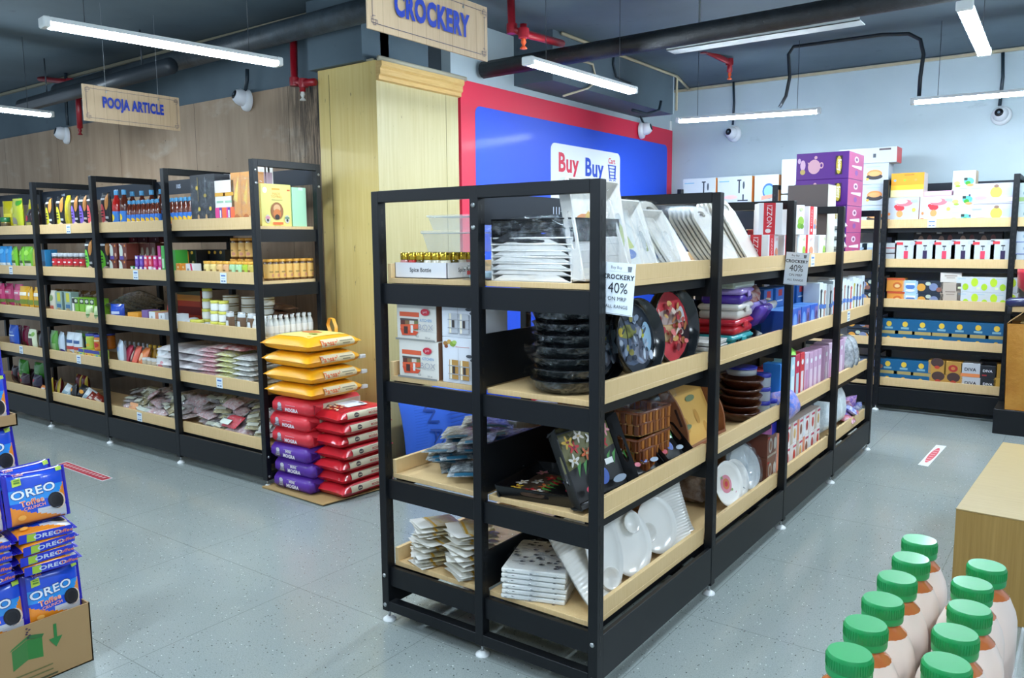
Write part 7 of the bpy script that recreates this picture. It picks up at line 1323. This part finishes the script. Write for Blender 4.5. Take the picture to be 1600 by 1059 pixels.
def cart(name, x0, x1, y0_, y1_, z0_, h, label, marks=True):
    mb = MB(); c = M('#a8865a', .75); t_ = .005
    mb.box(x0, y0_, z0_, x1, y1_, z0_ + t_, c)
    for a in ((x0, y0_, x0 + t_, y1_), (x1 - t_, y0_, x1, y1_), (x0, y0_, x1, y0_ + t_), (x0, y1_ - t_, x1, y1_)): mb.box(a[0], a[1], z0_, a[2], a[3], z0_ + h, c)
    if marks:
        G = lambda u, v, o: Vector((x1 + o, y0_ + u * (y1_ - y0_), z0_ + v * h)); w_ = y1_ - y0_
        prints(mb, G, w_, h, [('p', [(.62, .34), (.69, .44), (.69, .76), (.62, .66)], '#3f7a3c'), ('p', [(.69, .44), (.76, .40), (.76, .72), (.69, .76)], '#2f7a34'), ('p', [(.61, .66), (.62, .70), (.70, .83), (.69, .77)], '#3f7a3c'), ('p', [(.69, .77), (.70, .83), (.77, .77), (.76, .72)], '#2f6a34'),
                               ('r', .815, .62, .83, .86, '#2c7a3a'), ('p', [(.79, .64), (.822, .48), (.855, .64)], '#2c7a3a'), ('r', .61, .22, .80, .24, '#6a6a3c'), ('r', .61, .14, .80, .16, '#6a6a3c'), ('r', .60, .05, .82, .08, '#4a4a2c'), ('r', .54, .2, .545, .7, '#8a7a44')] + [('e', .695 + .008 * math.sin(k * 2), .80 + .03 * k, .006, .012, '#3a2440') for k in range(6)], .0004)
    return mb.obj(name, label=label, cat='carton')
cart('display_carton', -2.06, -1.73, -1.62, -.883, 0, .235, 'open brown carton with green print on the floor, filled with blue biscuit packs')
def bp(x, y, z, tilt, yaw, lab, flat=False):
    BP.place((x, y, z), (R(tilt), R(rnd.uniform(-2, 2)), PI / 2 + R(yaw)), label=lab, cat='biscuit pack', group='blue biscuit packs in the display')
nm = ('rightmost', 'middle', 'left')
for i, y in enumerate((-.990, -1.195, -1.400)):
    bp(-1.775, y, .205, -8, (4, -6, 3)[i], f'blue toffee biscuit pack standing at the carton front, {nm[i]} one')
    bp(-1.845, y - .01, .20, -6, (0, 4, -3)[i], f'blue toffee biscuit pack standing in the second rank of the carton, {nm[i]} one'); bp(-1.92, y, .20, -5, 2, f'blue toffee biscuit pack standing in the rear rank of the carton, {nm[i]} one')
for i, y in enumerate((-1.010, -1.225, -1.44)):
    for j in range(4): bp(-1.735 - .004 * (j % 2), y + rnd.uniform(-.008, .008), .425 + .040 * j, -92 + 8, rnd.uniform(-5, 5), f'blue biscuit pack lying flat, {lvl(j, 4)} of the {nm[i]} flat pile')
    bp(-1.79, y, .585, -12, (-3, 5, 0)[i], f'blue toffee biscuit pack upright on the {nm[i]} flat pile')
    bp(-1.86, y - .005, .595, -10, (6, -5, 0)[i], f'blue biscuit pack behind the upright one of the {nm[i]} pile')
cart('tall_carton', -2.46, -2.02, -1.75, -.955, 0, .70, 'tall brown carton behind the biscuit packs at the left edge', False)
mb = MB(); mb.box(-2.46, -1.75, .66, -2.02, -.955, .665, M('#a8865a', .75)); [mb.v.append(v) for v in ()]
for i, y in enumerate((-1.065, -1.285, -1.50)):
    bp(-2.055, y, .705, -6, (3, -4, 2)[i], f'blue biscuit pack on the tall carton behind, {nm[i]} one of the lower rank'); bp(-2.12, y, .705, -4, 2, f'blue biscuit pack behind the lower rank on the tall carton, {nm[i]} one')
cart('small_carton', -2.42, -2.03, -1.72, -.962, .905, .045, 'shallow brown carton tray between two ranks of biscuit packs', False)
for i, y in enumerate((-1.075, -1.295, -1.51)):
    bp(-2.07, y, .915, -5, (5, -3, 0)[i], f'blue biscuit pack in the shallow carton tray, {nm[i]} one'); bp(-2.09, y - .01, 1.10, -9, (-6, 4, 0)[i], f'blue biscuit pack at the very top of the display, {nm[i]} one')

# ================================================================ drink bottles at the lower right
def drink():
    r, h = .0322, .222; mb = MB(); pin = M('#ead8cd', .35, 0, .5, .2); orgm = M('#c8703c', .12, 0, .5, .5)
    mb.lathe([(r * .92, 0), (r, .008), (r, .155), (r * .985, .165), (r * .92, .175), (r * .80, .184), (.0232, .1900)], pin, 28, None, True)
    F = lambda x, y, o: Vector(((r + o + .0003) * math.sin((x - .5) * 2.4), -(r + o + .0003) * math.cos((x - .5) * 2.4), .02 + y * .12)); prints(mb, F, .06, .12, [('r', .3, .7, .7, .72, '#b9a0a0'), ('r', .35, .3, .65, .6, '#d8784c')], .0003, 6)
    G = lambda x, y, o: Vector(((r * .93) * math.sin((x - .5) * .9 + .9), -(r * .93) * math.cos((x - .5) * .9 + .9), .163 + y * .010 + o)); prints(mb, G, .03, .012, [('r', .3, .2, .7, .8, '#b9aeb4')], .0008, 3)
    root = mb.obj('drink_bottle'); mb = MB(); mb.lathe([(.0233, .1899), (.0200, .1935), (.0165, .197), (.0150, .2005), (.0150, .206)], orgm, 22, None, True, close=False); mb.obj('neck', root)
    mb = MB(); g1, g2 = M('#12924c', .4, 0, .5, .15), M('#2fae78', .32, 0, .5, .3)
    mb.lathe([(.0188, .202), (.0192, .2035), (.0192, .2075), (.0186, .2085), (.0192, .209), (.0190, .2195), (.0178, .2218)], g1, 48, None, True); mb.lathe([(.0178, .2218), (.0150, .2212), (.0148, .2206), (.004, .2206), (0, .2206)], g2, 48, None, True, close=False)
    for k in range(48): a = 2 * PI * k / 48; mb.cbox(.0188, -.0003, .2095, .0196, .0003, .2185, g1, .0001, Matrix.Rotation(a, 4, 'Z'))
    mb.prism([(-.006, -.004), (.006, -.004), (0, .007)], .2206, .2211, g1, 'z'); mb.obj('cap', root)
    return park(root)
DB = drink(); TZ = 1.026
L1_ = [(1.163, -1.255), (1.165, -1.320), (1.163, -1.385), (1.162, -1.450), (1.160, -1.513), (1.161, -1.577)]
for i, (x, y) in enumerate(L1_): DB.place((x, y, TZ), (0, 0, .3 * i), label=f'pinkish drink bottle with green cap, {("furthest", "second", "third", "fourth", "fifth", "nearest")[i]} in the left row', cat='bottle', group='drink bottles in the left row')
L2_ = [(1.236, -1.296), (1.229, -1.357), (1.234, -1.421), (1.230, -1.484), (1.2315, -1.547), (1.228, -1.612)]
for i, (x, y) in enumerate(L2_): DB.place((x, y, TZ), (0, 0, 1 + .4 * i), label=f'pinkish drink bottle with green cap, {("furthest", "second", "third", "fourth", "fifth", "nearest")[i]} in the right row', cat='bottle', group='drink bottles in the right row')
for i, (x, y) in enumerate(((1.335, -1.40), (1.335, -1.465))): DB.place((x, y, TZ), 0, label=('pinkish drink bottle cut by the right edge of the photo', 'second pinkish drink bottle at the right edge, nearer one')[i], cat='bottle')
mb = MB(); mb.box(1.271, -1.72, TZ, 1.2735, -1.27, TZ + .15, CLEAR); mb.box(1.2736, -1.66, TZ + .02, 1.2742, -1.30, TZ + .10, M('#d8622c', .4)); mb.box(1.2743, -1.60, TZ + .05, 1.2746, -1.36, TZ + .075, M('#d8d2cc', .4)); mb.obj('tray_divider', label='clear plastic divider with an orange strip beside the drink bottles', cat='divider')
t = empty('display_table', (1.23, -1.45, 0), label='small table carrying the green-capped drink bottles', cat='table'); t.location = (0, 0, 0)
mb = MB(); mb.cbox(1.125, -1.75, TZ - .026, 1.40, -1.215, TZ - .0006, M('#9a9c98', .5), .003); mb.obj('table_top', t)
for x in (1.14, 1.37):
    for y in (-1.73, -1.24): mb = MB(); mb.cbox(x - .012, y - .012, 0.001, x + .012, y + .012, TZ - .027, M('#6d7070', .4, .6), .002); mb.obj('leg', t)

# ================================================================ floor stickers, wooden block, brown carton
def sticker(quad, col, edge, label, txt):
    P4 = [at(*p, 'z', 0) for p in quad]; F = lambda x, y, o: P4[0].lerp(P4[1], x).lerp(P4[3].lerp(P4[2], x), y) + Vector((0, 0, .0012 + o))
    w = (P4[1] - P4[0]).length; h = (P4[3] - P4[0]).length; mb = MB(); prints(mb, F, w, h, [('r', 0, 0, 1, 1, edge)] + txt, .0003); mb.obj('floor_sticker', label=label, cat='sticker')
sticker(((88, 726), (160, 752), (177, 747), (104, 721)), None, '#d8dada', 'red and white floor sticker by the plywood-wall rack', [('r', .02, .08, .98, .92, '#b83040')] + [('r', .06 + .07 * k, .35, .10 + .07 * k, .68, '#e0a8ac') for k in range(13)])
sticker(((1434, 726), (1450, 729), (1479, 697), (1463, 695)), None, '#e2e6e8', 'white floor sticker with a red oval patch near the wooden block', [('e', .5, .5, .34, .36, '#d8505c')] + [('r', .28, .2 + .1 * k, .72, .24 + .1 * k, '#e8a8ac') for k in range(6)])
t = empty('wooden_block', (0, 0, 0), label='low yellowish wooden block standing on the floor at the right edge', cat='block')
mb = MB(); T = Matrix.Translation((.893, 1.49, 0)) @ Matrix.Rotation(R(-2.2), 4, 'Z'); mb.cbox(0, 0, .001, .75, 1.40, .450, OAK, .002, T); mb.obj('block_body', t); mb = MB(); mb.cbox(-.001, -.001, .4505, .751, 1.401, .4555, OAKT, .001, T); mb.obj('top_sheet', t)
mb = MB(); mb.cbox(.70, 5.22, .001, 1.6, 5.62, .205, BLK, .003); mb.obj('low_plinth', label='low black plinth in front of the blue wall rack at the right edge', cat='plinth')
bm_ = foil('creased_brown', '#a86c1e', '#b9802e', 5, .4, 0); mb = MB(); q = random.Random(3); n = 10
pb_ = [(.775, 5.24), (1.30, 5.24), (1.30, 5.56), (.775, 5.56)]
T = Matrix.Identity(4); mb.grid(lambda a, c: Vector((.755 + .56 * a + .02 * (1 - c), 5.24 + .006 * math.sin(9 * a + 5 * c), .207 + .70 * c)), 14, 14, bm_); mb.grid(lambda a, c: Vector((.772 - .022 * c, 5.24 + .33 * a, .207 + .70 * c)), 6, 14, bm_); mb.grid(lambda a, c: Vector((1.32, 5.24 + .33 * a, .207 + .70 * c)), 4, 4, bm_); mb.grid(lambda a, c: Vector((.76 + .56 * a, 5.57, .207 + .70 * c)), 4, 4, bm_); mb.grid(lambda a, c: Vector((.775 + .54 * a, 5.24 + .33 * c, .2075)), 3, 3, bm_)
cb_ = mb.obj('brown_carton', label='tall creased brown carton with open flaps at the right edge', cat='carton')
mb = MB(); fl = M('#a88a58', .7); mb.prism([(.75, .905), (1.32, .905), (1.32, 1.10), (1.05, 1.05), (.85, .965)], 5.565, 5.570, fl, 'y'); mb.obj('rear_flap', cb_); mb = MB(); mb.add([(.75, 5.24, .906), (.75, 5.57, .906), (.86, 5.57, 1.0), (.84, 5.26, .98)], [(0, 1, 2, 3)], M('#b9965c', .7)); mb.obj('side_flap', cb_)
t = empty('ride_on_toy', (0, 0, 0), label='red toy tub with navy grip resting above the brown carton', cat='toy')
c0 = at(1583, 425, 'y', 5.36); mb = MB(); T = Matrix.Translation((c0.x + .175, 5.38, 1.13)) @ Matrix.Rotation(R(8), 4, 'Y'); mb.lathe([(.08, 0), (.15, .05), (.172, .16), (.176, .19), (.165, .19), (.155, .165), (0, .155)], M('#c8283c', .3, 0, .5, .4), 28, T); mb.obj('tub', t)
mb = MB(); mb.lathe([(.153, .166), (.14, .178), (0, .182)], M('#5f8fd0', .35), 28, T, close=False); mb.obj('seat_pad', t)
mb = MB(); a0 = at(1572, 473, 'y', 5.30); mb.tube([(a0.x, 5.30, a0.z), (a0.x + .03, 5.30, a0.z + .004), (a0.x + .12, 5.31, a0.z + .01), (a0.x + .28, 5.33, a0.z + .03)], [.024, .040, .040, .034], M('#1f2450', .25, 0, .5, .5), 14); mb.tube([(a0.x + .03, 5.30, a0.z - .01), (a0.x + .03, 5.30, a0.z - .085)], .016, M('#2c3038', .4), 10); mb.obj('grip', t)
mb = MB(); mb.cbox(.84, 5.27, .908, 1.28, 5.50, .918, M('#8f7444', .7), .002); mb.tube([(c0.x + .175, 5.38, .918), (c0.x + .175, 5.38, 1.14)], .05, M('#1f2450', .3), 14); mb.obj('stand', t)

# leftovers of kinds that were never placed
for o in [o for o in bpy.data.objects if o.parent is None and not o.get('label') and not o.get('kind') and o.type in ('MESH', 'EMPTY')]:
    for c in list(o.children_recursive): bpy.data.objects.remove(c)
    bpy.data.objects.remove(o)
